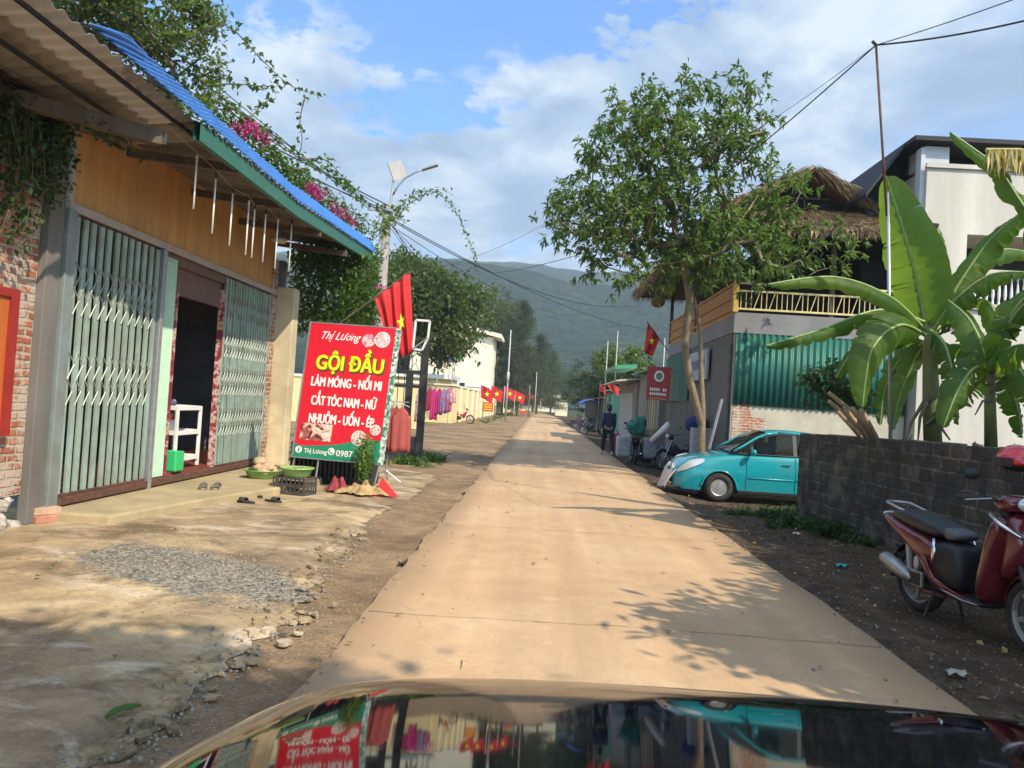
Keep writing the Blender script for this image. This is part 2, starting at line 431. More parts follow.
# ------------------------------------------------------------------ shared materials
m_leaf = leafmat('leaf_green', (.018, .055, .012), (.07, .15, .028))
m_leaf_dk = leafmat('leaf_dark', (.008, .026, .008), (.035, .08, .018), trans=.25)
m_leaf_far = leafmat('leaf_far', (.012, .03, .010), (.05, .085, .022), trans=.25, spread=.3)
m_leaf_con = leafmat('leaf_conifer', (.018, .032, .014), (.07, .085, .035), trans=.15, spread=.3)
m_leaf_boug = leafmat('leaf_bougainvillea', (.02, .06, .012), (.09, .17, .03), trans=.35)
m_flower = leafmat('flower_pink', (.45, .03, .16), (.7, .1, .32), trans=.4, tint=(.8, .1, .4))
m_bark = M('bark', (.16, .12, .085), .9, var=.45, scale=9, bmp=.6)
m_bark_pale = M('bark_pale', (.21, .155, .095), .9, var=.4, scale=7, bmp=.5)
m_steel = M('galvanised_steel', (.38, .40, .42), .45, .6, var=.2, scale=10)
m_black = M('black_plastic', (.015, .015, .016), .5, var=.3)
m_rubber = M('tyre_rubber', (.018, .017, .016), .85, var=.4, scale=20, dirt=.4, dirtcol=(.11, .085, .06))
m_chrome = M('chrome', (.7, .7, .72), .18, 1, var=.08, bmp=0)
m_dkmetal = M('dark_metal', (.035, .036, .04), .55, .3, var=.35, dirt=.3)
m_white = M('white_paint', (.74, .74, .72), .5, var=.06, dirt=.2, dirtcol=(.4, .36, .3))
m_concrete = M('concrete', (.30, .28, .25), .9, var=.25, scale=4, bmp=.35, dirt=.4, dirtcol=(.12, .10, .08))
m_wood = M('weathered_wood', (.11, .085, .06), .85, var=.4, scale=5, sc3=(1, 1, .2), bmp=.4)
m_glass_dk = M('dark_glass', (.012, .014, .016), .06, 0, var=.1, bmp=0, spec=.25)
m_red = M('red_cloth', (.52, .018, .02), .75, var=.12, scale=3)
m_yel = M('yellow_paint', (.75, .52, .06), .6, var=.1)
m_rust = M('rusty_rail', (.13, .06, .04), .8, .2, var=.5, scale=12, bmp=.4)
from mathutils import noise as mn
def fbm(x, y, z=0, o=5, s=1.0):
    return mn.fractal(Vector((x*s, y*s, z)), 1.0, 2.0, o)
RL, RR = -1.13, 2.43                         # road edges
def road_l(y): return RL - .05*fbm(0, y, 3, 4, .8) - .03*mn.noise(Vector((1, y*3.1, 0)))
def road_r(y): return RR + .04*fbm(5, y, 7, 4, .7)
def gz(x, y):
    """height of the bare earth"""
    inroad = RL-.05 < x < RR+.05
    z = -.035
    if inroad: return -.06
    z += .012*fbm(x, y, 0, 4, 1.3)+.010*fbm(x, y, 9, 3, 5)
    if x > RR:
        d = min(1, (x-RR)/.9); k = min(1, max(0, (y-9)/3.0)) if y < 40 else 1
        z -= d*(.02+.10*k)
        if y < 12: z += .10*max(0, min(1, (x-3.7)/.8))     # earth banked against the block wall
    if x < RL:
        e = max(0, min(1, (RL-x)/.5)); z -= .02*math.sin(math.pi*e)
    return max(z, -.3)
# ---- ground sheet
def axis(f0, f1, st, far0, far1, k=1.25):
    a = list(np.arange(f0, f1+1e-6, st)); s = st; v = f1
    while v < far1: s *= k; v += s; a.append(v)
    s = st; v = f0; lo = []
    while v > far0: s *= k; v -= s; lo.append(v)
    return lo[::-1]+a
xs = axis(-6.5, 6.5, .11, -5000, 5000, 1.22); ys = axis(1.5, 22, .11, -900, 6000, 1.13)
gv = [(x, y, gz(x, y) if abs(x) < 40 and -20 < y < 300 else -.06) for y in ys for x in xs]
nx = len(xs); gf = [(j*nx+i, j*nx+i+1, (j+1)*nx+i+1, (j+1)*nx+i) for j in range(len(ys)-1) for i in range(nx-1)]
m, nt, b = newmat('earth'); v = coord(nt)
n1 = noise(nt, v, .55, 6, .6); n2 = noise(nt, v, 4, 6, .7); n3 = noise(nt, v, 40, 4, .7)
c = ramp(nt, n1, [(.3, (.17, .115, .065)), (.5, (.30, .205, .12)), (.7, (.40, .285, .165))])
c = mix(nt, .7, c, ramp(nt, n2, [(.3, g3(.55)), (.7, g3(1.3))]), 'MULTIPLY')
c = mix(nt, .6, c, ramp(nt, n3, [(.35, g3(.5)), (.65, g3(1.4))]), 'MULTIPLY')
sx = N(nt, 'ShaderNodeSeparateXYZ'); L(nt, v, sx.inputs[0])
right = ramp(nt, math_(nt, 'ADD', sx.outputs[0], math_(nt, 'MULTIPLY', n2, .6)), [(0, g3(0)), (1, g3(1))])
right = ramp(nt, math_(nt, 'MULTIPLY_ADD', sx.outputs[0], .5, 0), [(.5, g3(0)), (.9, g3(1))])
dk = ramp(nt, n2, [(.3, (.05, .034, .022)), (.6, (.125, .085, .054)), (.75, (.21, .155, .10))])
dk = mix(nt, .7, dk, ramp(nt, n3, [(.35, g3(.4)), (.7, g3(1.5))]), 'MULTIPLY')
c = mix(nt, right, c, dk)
far = ramp(nt, math_(nt, 'MULTIPLY', sx.outputs[1], .004), [(.5, g3(0)), (.8, g3(1))])
c = mix(nt, far, c, (.045, .075, .025))
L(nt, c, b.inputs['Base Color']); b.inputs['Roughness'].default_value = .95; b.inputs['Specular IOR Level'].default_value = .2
hh = math_(nt, 'ADD', noise(nt, v, 14, 6, .75), math_(nt, 'MULTIPLY', noise(nt, v, 70, 3), .4)); bump(nt, b, hh, .9, .03)
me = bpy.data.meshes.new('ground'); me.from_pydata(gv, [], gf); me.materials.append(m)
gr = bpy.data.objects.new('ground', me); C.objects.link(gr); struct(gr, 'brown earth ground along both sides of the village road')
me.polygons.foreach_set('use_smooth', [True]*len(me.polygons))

# ---- road slab: pale dusty concrete
m, nt, b = newmat('road_concrete'); v = coord(nt)
n1 = noise(nt, v, .35, 5, .6); n2 = noise(nt, v, 3, 7, .7); n3 = noise(nt, v, 60, 4, .7)
c = ramp(nt, n1, [(.3, (.44, .29, .16)), (.5, (.535, .36, .205)), (.7, (.60, .43, .26))])
c = mix(nt, .5, c, ramp(nt, n2, [(.3, g3(.76)), (.7, g3(1.15))]), 'MULTIPLY')
c = mix(nt, .45, c, ramp(nt, n3, [(.3, g3(.72)), (.7, g3(1.2))]), 'MULTIPLY')
# wheel-worn streaks along the road
vs = coord(nt, (1.6, .06, 1)); st = noise(nt, vs, 1.3, 4, .6)
c = mix(nt, .45, c, ramp(nt, st, [(.35, g3(.76)), (.65, g3(1.14))]), 'MULTIPLY')
# earth trodden on to the slab edges
sx = N(nt, 'ShaderNodeSeparateXYZ'); L(nt, v, sx.inputs[0])
ex = math_(nt, 'ABSOLUTE', math_(nt, 'SUBTRACT', sx.outputs[0], (RL+RR)/2))
ex = math_(nt, 'ADD', ex, math_(nt, 'MULTIPLY', math_(nt, 'SUBTRACT', n2, .5), .5))
ed = ramp(nt, math_(nt, 'MULTIPLY', ex, .5), [(.70, g3(0)), (.93, g3(.85))])
c = mix(nt, ed, c, (.25, .165, .095))
# faint tyre tracks wandering along the slab
sxx = N(nt, 'ShaderNodeSeparateXYZ'); L(nt, v, sxx.inputs[0])
cx_ = math_(nt, 'MULTIPLY', math_(nt, 'SINE', math_(nt, 'MULTIPLY', sxx.outputs[1], .21)), .35)
for off in (.05, 1.45, .78):
    d_ = math_(nt, 'ABSOLUTE', math_(nt, 'SUBTRACT', math_(nt, 'SUBTRACT', sxx.outputs[0], cx_ if off != .78 else math_(nt, 'MULTIPLY', sxx.outputs[1], .06)), off if off != .78 else -.1))
    tk = ramp(nt, d_, [(.03, g3(.35 if off != .78 else .22)), (.16 if off != .78 else .06, g3(0))]); tk = math_(nt, 'MULTIPLY', tk, ramp(nt, n2, [(.35, g3(0)), (.6, g3(1))]))
    c = mix(nt, tk, c, (.34, .225, .13))
sp_ = ramp(nt, noise(nt, v, 1.3, 8, .75), [(.58, g3(0)), (.70, g3(.55))]); c = mix(nt, sp_, c, (.62, .47, .31))
sp_ = ramp(nt, noise(nt, v, 2.1, 8, .8), [(.62, g3(0)), (.72, g3(.6))]); c = mix(nt, sp_, c, (.27, .18, .11))
# fine cracks
vc = coord(nt, (.45, .30, 1)); wv = N(nt, 'ShaderNodeTexVoronoi', feature='DISTANCE_TO_EDGE'); wv.inputs['Scale'].default_value = .8
nd = N(nt, 'ShaderNodeTexNoise'); nd.inputs['Scale'].default_value = 2.5; nd.inputs['Detail'].default_value = 6
L(nt, v, nd.inputs['Vector']); vm = N(nt, 'ShaderNodeMixRGB'); vm.inputs[0].default_value = .25; L(nt, vc, vm.inputs[1]); L(nt, nd.outputs['Color'], vm.inputs[2])
L(nt, vm.outputs[0], wv.inputs['Vector']); ck = ramp(nt, wv.outputs['Distance'], [(0, g3(1)), (.006, g3(0))])
ck = math_(nt, 'MULTIPLY', ck, ramp(nt, n1, [(.5, g3(0)), (.6, g3(.6))]))
c = mix(nt, ck, c, (.16, .11, .07))
L(nt, c, b.inputs['Base Color']); b.inputs['Roughness'].default_value = .88; b.inputs['Specular IOR Level'].default_value = .25
bump(nt, b, math_(nt, 'SUBTRACT', math_(nt, 'ADD', n2, math_(nt, 'MULTIPLY', n3, .5)), ck), .35, .012)
ys2 = list(np.arange(-10, 40, .15))+list(np.arange(40, 230, 1.5)); k = 12; vs_ = []; fs_ = []
def bend(y): return 0 if y < 90 else -((y-90)**2)*.0009
joints = [5.35+3.9*i for i in range(-3, 9)]
for j, y in enumerate(ys2):
    l = road_l(y)+bend(y); r = road_r(y)+bend(y)
    row = [(l+.01, -.06)]+[(l+(r-l)*i/k, .0+.012*math.sin(math.pi*i/k)) for i in range(k+1)]+[(r-.01, -.06)]
    vs_ += [(x, y, z+.03*0) for x, z in row]
q = k+3
fs_ = [(j*q+i, j*q+i+1, (j+1)*q+i+1, (j+1)*q+i) for j in range(len(ys2)-1) for i in range(q-1)]
me = bpy.data.meshes.new('road'); me.from_pydata(vs_, [], fs_); me.materials.append(m)
ro = bpy.data.objects.new('road', me); C.objects.link(ro); struct(ro, 'dusty tan concrete village road running straight towards the mountain')
m_crk = M('joint_dirt', (.17, .11, .065), .95, var=.3, scale=20)
mb = MB()
for y in joints:
    if y < -3: continue
    pts = []; x = RL+.03
    while x < RR-.04:
        pts.append((x, y+.02*fbm(x, y, 2, 3, 2.5)+.06*fbm(x*.4, y, 4, 2, 1), .0)); x += .06
    for a, c_ in zip(pts[:-1], pts[1:]):
        f_ = lambda x: .0045+.012*math.sin(math.pi*(x-RL)/(RR-RL))
        wd = .0015+.003*random.random()
        mb.add([(a[0], a[1]-wd, f_(a[0])), (c_[0], c_[1]-wd, f_(c_[0])), (c_[0], c_[1]+wd, f_(c_[0])), (a[0], a[1]+wd, f_(a[0]))], [(0, 1, 2, 3)])
# a long crack wandering up the slab
x, y = -.35, 4.3
while y < 4.4:
    x2 = x+random.gauss(-.004, .02); y2 = y+.07; wd = .002+.003*random.random(); zf = .0045+.012*math.sin(math.pi*(x-RL)/(RR-RL))
    mb.add([(x-wd, y, zf), (x+wd, y, zf), (x2+wd, y2, zf), (x2-wd, y2, zf)], [(0, 1, 2, 3)]); x, y = x2, y2
o = mb.build('road_cracks', m_crk); struct(o, 'dark joints and a long crack across the concrete road')

# ---- concrete apron before the shops on the left
m, nt, b = newmat('apron_concrete'); v = coord(nt)
n1 = noise(nt, v, .6, 6, .6, .6); n2 = noise(nt, v, 3.2, 7, .7, .3); n3 = noise(nt, v, 45, 4, .75)
c = ramp(nt, n1, [(.32, (.18, .13, .085)), (.45, (.35, .26, .155)), (.58, (.49, .37, .21)), (.72, (.60, .47, .29))])
c = mix(nt, .75, c, ramp(nt, n2, [(.3, g3(.5)), (.55, g3(1.0)), (.72, g3(1.35))]), 'MULTIPLY')
vw = coord(nt, (.8, 1.9, 1)); nw = noise(nt, vw, 1.1, 7, .72, .8)
wh = ramp(nt, nw, [(.53, g3(0)), (.66, g3(.8))]); c = mix(nt, wh, c, (.62, .53, .41))
mo = ramp(nt, noise(nt, v, 1.1, 6, .7, .4), [(.50, g3(0)), (.62, g3(.85))]); c = mix(nt, mo, c, (.14, .105, .06))
c = mix(nt, .5, c, ramp(nt, n3, [(.3, g3(.6)), (.7, g3(1.3))]), 'MULTIPLY')
# coarse grey aggregate showing where the surface has worn off
sx = N(nt, 'ShaderNodeSeparateXYZ'); L(nt, v, sx.inputs[0])
dx = math_(nt, 'MULTIPLY_ADD', sx.outputs[0], .62, 2.75*.62); dy = math_(nt, 'MULTIPLY_ADD', sx.outputs[1], 1.0, -6.15)
ax = math_(nt, 'ADD', dx, math_(nt, 'MULTIPLY', dy, .25)); ay = math_(nt, 'SUBTRACT', dy, math_(nt, 'MULTIPLY', dx, -.55))
dd = math_(nt, 'SQRT', math_(nt, 'ADD', math_(nt, 'MULTIPLY', ax, ax), math_(nt, 'MULTIPLY', ay, ay)))
dd = math_(nt, 'ADD', dd, math_(nt, 'MULTIPLY', math_(nt, 'SUBTRACT', n2, .5), 1.1))
pm = ramp(nt, dd, [(.50, g3(1)), (.68, g3(0))])
vo = N(nt, 'ShaderNodeTexVoronoi'); vo.inputs['Scale'].default_value = 38; L(nt, v, vo.inputs['Vector'])
pc = ramp(nt, vo.outputs['Color'], [(0, (.07, .065, .055)), (.5, (.21, .19, .155)), (1, (.44, .40, .32))])
c = mix(nt, pm, c, pc)
L(nt, c, b.inputs['Base Color']); b.inputs['Roughness'].default_value = .92; b.inputs['Specular IOR Level'].default_value = .2
bump(nt, b, math_(nt, 'ADD', math_(nt, 'ADD', n2, math_(nt, 'MULTIPLY', n3, .5)), math_(nt, 'MULTIPLY', math_(nt, 'MULTIPLY', pm, vo.outputs['Distance']), 1.2)), .55, .02)
def apr_r(y):
    base = -1.62 if y < 5 else (-1.95 if y > 8 else -1.62-.33*(y-5)/3)
    return base+.16*fbm(3, y, 1, 5, .9)+.09*mn.noise(Vector((y*4, 0, 0)))+.05*mn.noise(Vector((y*13, 3, 0)))
ysa = list(np.arange(-8, 16.0, .08)); k = 40; vs_ = []
for y in ysa:
    r = apr_r(y); l = -5.6
    if y > 15.4: r -= (y-15.4)*1.2
    for i in range(k+1):
        x = l+(r-l)*i/k; e = min(1, (r-x)/.28); vs_.append((x, y, -.03+.03*e+.008*fbm(x, y, 0, 3, 1.2)))
fs_ = [(j*(k+1)+i, j*(k+1)+i+1, (j+1)*(k+1)+i+1, (j+1)*(k+1)+i) for j in range(len(ysa)-1) for i in range(k)]
me = bpy.data.meshes.new('path'); me.from_pydata(vs_, [], fs_); me.materials.append(m); me.polygons.foreach_set('use_smooth', [True]*len(me.polygons))
ap = bpy.data.objects.new('path', me); C.objects.link(ap); struct(ap, 'stained ochre concrete apron in front of the shop')

# ---- loose stones, leaves and scraps
def stones(name, mat, spots, label, smin, smax, flat=.6):
    mb = MB()
    for (x, y, z) in spots:
        s = random.uniform(smin, smax)*random.uniform(.5, 1)
        q = Quaternion((random.random(), random.random(), random.random()), random.random()*3).to_matrix()
        mb.ell((x, y, z+s*.3), (s, s*random.uniform(.6, 1), s*flat), 5, 3, q, .25)
    o = mb.build(name, mat); struct(o, label, 'stuff'); return o
m_stone = M('pale_stone', (.27, .24, .19), .9, var=.5, scale=30)
m_stone2 = M('grey_stone', (.22, .20, .175), .9, var=.5, scale=30)
sp = []
for _ in range(1500):
    a = random.gauss(0, 1)*.55; b_ = random.gauss(0, 1)*.35
    x = -2.7+a*1.0+.3*b_; y = 6.15-.75*a+b_
    if x < apr_r(y)+.1: sp.append((x, y, .0))
for _ in range(900):
    y = random.uniform(2.6, 9); x = apr_r(y)+random.gauss(.0, .14)
    if x < RL-.05: sp.append((x, y, -.02))
mbb = MB()
for _ in range(170):
    y = random.uniform(2.7, 8.5); x = apr_r(y)+random.gauss(-.02, .10)
    if x > RL-.1: continue
    k = random.randint(5, 9); s_ = random.uniform(.015, .06)*(1 if random.random() < .85 else 1.6); a0 = random.random()*6; pl = [(x+s_*random.uniform(.45, 1.25)*math.cos(a0+i*6.283/k), y+s_*random.uniform(.45, 1.25)*math.sin(a0+i*6.283/k)) for i in range(k)]
    mbb.prism(pl, lambda u, v_, w_: (u, v_, w_+.1*(u-x)*s_), -.03, random.uniform(-.026, -.006) if x > apr_r(y)-.05 else .006)
o = mbb.build('rubble', m); struct(o, 'broken flakes of concrete along the apron edge', 'stuff')
stones('gravel', m_stone, sp, 'loose pale gravel on the apron in front of the shop', .006, .017)
sp = []
for _ in range(1300):
    y = random.uniform(2, 30); x = random.uniform(RL-.9, RL-.02); sp.append((x, y, gz(x, y)))
for _ in range(2600):
    y = 3+27*random.random()**1.3; x = random.uniform(RR+.05, 4.3); sp.append((x, y, gz(x, y)))
for _ in range(220):
    y = random.uniform(2.5, 22); x = random.choice((RL, RR))+random.gauss(0, .25); x = min(max(x, RL+.03), RR-.03); sp.append((x, y, .006))
stones('pebbles', m_stone2, sp, 'small stones and crumbs strewn along the road edges', .005, .016)
lv = Leaves(); n = 420
xx = RNG.uniform(RR+.1, 4.3, n); yy = 3+RNG.random(n)*16
c = np.stack([xx, yy, np.array([gz(a, b_)+.012 for a, b_ in zip(xx, yy)])], 1); d = rand_dirs(n); d[:, 2] *= .12
lv.put(c, d, .03+.07*RNG.random(n), .015+.03*RNG.random(n))
n = 60; xx = RNG.uniform(-4.5, RR, n); yy = 2.6+RNG.random(n)*12; c = np.stack([xx, yy, np.full(n, .022)], 1); d = rand_dirs(n); d[:, 2] *= .1
lv.put(c, d, .03+.05*RNG.random(n), .015+.025*RNG.random(n))
m_dryleaf = leafmat('dry_leaf', (.09, .05, .02), (.28, .19, .07), trans=.1, tint=(.3, .2, .05))
o = lv.build('leaves', m_dryleaf, droop=0); struct(o, 'dry fallen leaves scattered on the ground', 'stuff')
# one large green leaf lying on the apron
def single_leaf(name, label, pos, ln, wd, ang, mat):
    mb = MB(); 
    def fn(u, v_):
        x = (u-.5)*ln; yv = (v_-.5)*wd*math.sin(math.pi*min(.98, max(.02, u)))**.7; ca, sa = math.cos(ang), math.sin(ang)
        return (pos[0]+x*ca-yv*sa, pos[1]+x*sa+yv*ca, pos[2]+.008+.03*abs(v_-.5)+.012*math.sin(u*3))
    mb.grid(fn, 10, 4); o = mb.build(name, mat, smooth=True); return tag(o, label, 'leaf')
g = G(123, 715); single_leaf('fallen_leaf', 'large pale green leaf lying alone on the stained apron near the dark car', (g.x, g.y, .0), .17, .06, 1.1, m_leaf)

# ---- weeds
def weeds(name, spots, label, hmin, hmax, mat, blades=14):
    lv = Leaves()
    for (x, y, z) in spots:
        h = random.uniform(hmin, hmax); k = blades
        c = np.array((x, y, z))+RNG.normal(size=(k, 3))*np.array((h*.4, h*.4, 0)); d = rand_dirs(k, 1.2); d[:, 2] = np.abs(d[:, 2])
        lv.put(c, d, h*(.5+.7*RNG.random(k)), h*.16)
        k2 = blades; c2 = np.array((x, y, z+h*.4))+RNG.normal(size=(k2, 3))*np.array((h*.4, h*.4, h*.2)); lv.put(c2, rand_dirs(k2, .3), h*.3, h*.2)
    o = lv.build(name, mat, droop=.5); struct(o, label, 'stuff')
sp = []
for _ in range(110):
    y = 9.6+4*random.random()**.6; x = 4.28-abs(random.gauss(0, .16)); 
    if y > 12: x = 4.6-abs(random.gauss(0, .5))
    sp.append((x, y, gz(x, y)))
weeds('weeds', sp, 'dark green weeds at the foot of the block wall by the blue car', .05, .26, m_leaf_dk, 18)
sp = []
for _ in range(60):
    y = random.uniform(17.0, 19.5); x = -2.9+random.gauss(0, .28); sp.append((x, y, gz(x, y)))
weeds('grass', sp, 'tuft of bright grass at the foot of the black metal gate', .08, .3, m_leaf)
sp = []
for _ in range(260):
    y = random.uniform(50, 120); x = -4.2+random.gauss(0, .35); sp.append((x, y, gz(x, y)))
weeds('undergrowth', sp, 'low grass along the foot of the yellow wall and road edge', .03, .2, m_leaf)

# ---- mountains
def ridge(az, r):
    x = r*math.sin(az); y = r*math.cos(az)
    f1 = 1/(1+math.exp(-(r-760)/150.)); 
    n = fbm(x, y, 1, 6, 1/420.); n2 = fbm(x, y, 5, 5, 1/110.)
    h1 = 214*f1*(1+.05*fbm(az*3.0, 0, 2, 4, 1.6)+.05*az)*(1 if r < 1300 else max(0, 1-(r-1300)/900.))
    h2 = 62*math.exp(-((r-620)/150.)**2)*(.75+.5*mn.noise(Vector((az*4, 1, 1))))
    return h1+h2+(13*n+8*n2)*min(1, max(0, (r-330)/400.))-.5*max(0, 400-r)*.01-1.5
def mount(name, r0, r1, nr, a0, a1, na, fn, mat, label):
    vs_ = []
    for i in range(nr+1):
        r = r0+(r1-r0)*i/nr
        for j in range(na+1):
            az = a0+(a1-a0)*j/na; vs_.append((r*math.sin(az), r*math.cos(az), fn(az, r)))
    fs_ = [(i*(na+1)+j, i*(na+1)+j+1, (i+1)*(na+1)+j+1, (i+1)*(na+1)+j) for i in range(nr) for j in range(na)]
    me = bpy.data.meshes.new(name); me.from_pydata(vs_, [], fs_); me.materials.append(mat); me.polygons.foreach_set('use_smooth', [True]*len(me.polygons))
    o = bpy.data.objects.new(name, me); C.objects.link(o); struct(o, label); return o
m, nt, b = newmat('forest_slope'); v = coord(nt)
n1 = noise(nt, v, .006, 7, .65); n2 = noise(nt, v, .10, 7, .85); vo = N(nt, 'ShaderNodeTexVoronoi'); vo.inputs['Scale'].default_value = .16; L(nt, v, vo.inputs['Vector'])
c = ramp(nt, n1, [(.35, (.010, .026, .011)), (.52, (.028, .055, .018)), (.66, (.095, .125, .04))])
c = mix(nt, .8, c, ramp(nt, n2, [(.40, g3(.15)), (.60, g3(2.3))]), 'MULTIPLY')
c = mix(nt, .5, c, ramp(nt, vo.outputs['Distance'], [(0, g3(1.4)), (.8, g3(.5))]), 'MULTIPLY')
L(nt, c, b.inputs['Base Color']); b.inputs['Roughness'].default_value = 1; b.inputs['Specular IOR Level'].default_value = 0
bump(nt, b, math_(nt, 'ADD', n2, vo.outputs['Distance']), 1.0, 8)
mount('mountains', 330, 2100, 150, R(-75), R(75), 420, ridge, m, 'forested mountain closing the valley behind the village')
# ---- air
if HAZE:
    m = bpy.data.materials.new('air'); m.use_nodes = True; nt = m.node_tree; nt.nodes.clear()
    out = N(nt, 'ShaderNodeOutputMaterial'); pv = N(nt, 'ShaderNodeVolumePrincipled'); pv.inputs['Color'].default_value = (.70, .86, 1.0, 1)
    pv.inputs['Density'].default_value = HAZE; pv.inputs['Anisotropy'].default_value = 0; L(nt, pv.outputs[0], out.inputs['Volume'])
    mb = MB(); mb.bb(-2300, 2300, -120, 2250, -1.8, 285); o = mb.build('haze', m); struct(o, 'thin blue haze filling the valley', 'stuff')
# ================================================================== the shop on the left
FX = -5.05
shop = thing('shop_house', 'open fronted hair salon with folding green gates under a blue corrugated roof', 'shop', (FX, 11.3, 0), world=True)
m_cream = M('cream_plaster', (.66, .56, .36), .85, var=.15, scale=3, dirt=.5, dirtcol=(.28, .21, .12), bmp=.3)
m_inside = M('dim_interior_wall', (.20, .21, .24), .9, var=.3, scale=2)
m_ply = None
m, nt, b = newmat('orange_plywood'); v = coord(nt, (1, 1, .12)); n1 = noise(nt, v, 9, 4, .6); n2 = noise(nt, coord(nt), .8, 3)
c = ramp(nt, n1, [(.3, (.52, .26, .08)), (.7, (.65, .37, .13))])
sy = N(nt, 'ShaderNodeSeparateXYZ'); L(nt, coord(nt), sy.inputs[0])
gr_ = math_(nt, 'FRACT', math_(nt, 'MULTIPLY', sy.outputs[1], 9.0)); ln = ramp(nt, gr_, [(0, g3(.62)), (.05, g3(1))])
c = mix(nt, .8, c, ln, 'MULTIPLY'); c = mix(nt, .5, c, ramp(nt, n2, [(.3, g3(.8)), (.7, g3(1.2))]), 'MULTIPLY')
L(nt, c, b.inputs['Base Color']); b.inputs['Roughness'].default_value = .55; m_ply = m
m_trim = M('faded_trim', (.42, .37, .31), .7, var=.15)
m_teal = M('gate_green', (.32, .44, .38), .55, .1, var=.18, scale=6, dirt=.45, dirtcol=(.18, .13, .08), bmp=.15)
m_palegreen = M('pale_green_sheet', (.42, .62, .46), .6, var=.1, scale=5, dirt=.25, dirtcol=(.3, .25, .16))
m_lattice = M('lattice_steel', (.34, .36, .30), .5, .25, var=.2, dirt=.3)
m_floorred = M('red_tile_floor', (.24, .06, .04), .4, var=.3)
m_ledge = M('ledge_cement', (.44, .35, .20), .9, var=.2, scale=3, dirt=.5, dirtcol=(.22, .17, .10), bmp=.4)
def brickmat(name, scale=1.0, dark=1.0, rot=False, grey=False):
    m, nt, b = newmat(name); v = coord(nt); sx = N(nt, 'ShaderNodeSeparateXYZ'); L(nt, v, sx.inputs[0])
    cb = N(nt, 'ShaderNodeCombineXYZ'); nz = noise(nt, v, 5, 4, .7)
    L(nt, math_(nt, 'ADD', math_(nt, 'ADD', sx.outputs[1], sx.outputs[0]), math_(nt, 'MULTIPLY', nz, .09)), cb.inputs[0]); L(nt, math_(nt, 'ADD', sx.outputs[2], math_(nt, 'MULTIPLY', nz, .06)), cb.inputs[1])
    br = N(nt, 'ShaderNodeTexBrick'); L(nt, cb.outputs[0], br.inputs['Vector'])
    if grey:
        br.inputs['Brick Width'].default_value = .36; br.inputs['Row Height'].default_value = .155; br.inputs['Mortar Size'].default_value = .016
        br.inputs['Color1'].default_value = (.075, .066, .054, 1); br.inputs['Color2'].default_value = (.13, .115, .09, 1); br.inputs['Mortar'].default_value = (.27, .24, .19, 1)
    else:
        br.inputs['Brick Width'].default_value = .23*scale; br.inputs['Row Height'].default_value = .082*scale; br.inputs['Mortar Size'].default_value = .018
        br.inputs['Color1'].default_value = (.46*dark, .15*dark, .075*dark, 1); br.inputs['Color2'].default_value = (.30*dark, .085*dark, .05*dark, 1); br.inputs['Mortar'].default_value = (.42*dark, .34*dark, .25*dark, 1)
    br.inputs['Scale'].default_value = 1; br.inputs['Mortar Smooth'].default_value = .4; br.inputs['Bias'].default_value = 0
    n2 = noise(nt, v, 3.0, 7, .75); n3 = noise(nt, v, 22, 5, .7)
    c = mix(nt, .7, br.outputs['Color'], ramp(nt, n3, [(.3, g3(.45)), (.7, g3(1.5))]), 'MULTIPLY')
    if grey:
        c = mix(nt, ramp(nt, n2, [(.36, g3(.25)), (.56, g3(.93))]), c, (.026, .024, .020))
        c = mix(nt, ramp(nt, noise(nt, v, 1.7, 6, .7), [(.54, g3(0)), (.68, g3(.6))]), c, (.20, .18, .13))
    else:
        c = mix(nt, ramp(nt, n2, [(.48, g3(0)), (.56, g3(.85))]), c, (.50*dark, .42*dark, .33*dark))
    L(nt, c, b.inputs['Base Color']); b.inputs['Roughness'].default_value = .93
    bump(nt, b, math_(nt, 'SUBTRACT', math_(nt, 'MULTIPLY', n3, .6), br.outputs['Fac']), .9, .02); return m
m_brick = brickmat('rough_red_brick'); m_block = brickmat('mossy_block', grey=True)
# plinth, floor, ledge
mb = MB(); mb.prism([(-5.9, 7.72), (-4.32, 7.75), (-3.98, 9.6), (-3.52, 11.3), (-3.45, 12.4), (-3.8, 13.4), (-4.3, 15.0), (-5.9, 15.0)], lambda u, v_, w_: (u, v_, w_), -.05, .10)
mb.build('step', m_ledge, shop, bevel=.025)
MB().bb(-8.2, FX-.06, 8.0, 14.9, .10, .24).build('floor', m_floorred, shop)
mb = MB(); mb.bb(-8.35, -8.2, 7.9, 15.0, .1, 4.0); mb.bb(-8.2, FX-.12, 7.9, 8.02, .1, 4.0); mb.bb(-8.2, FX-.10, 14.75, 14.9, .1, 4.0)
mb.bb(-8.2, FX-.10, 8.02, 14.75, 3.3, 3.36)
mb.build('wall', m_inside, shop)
MB().bb(FX-.06, FX-.02, 7.86, 14.1, 3.28, 4.40).build('fascia_board', m_ply, shop)
mb = MB(); mb.bb(FX-.015, FX+.03, 7.80, 14.12, 3.235, 3.32); mb.bb(FX-.015, FX+.03, 7.79, 7.86, 3.322, 4.25); mb.build('board_trim', m_trim, shop)
mb = MB(); mb.bb(FX-.10, FX-.03, 7.9, 14.0, 3.10, 3.23); mb.bb(FX-.14, FX-.08, 10.4, 11.9, 2.72, 3.10); mb.build('lintel', M('brown_lintel', (.15, .095, .08), .8), shop)
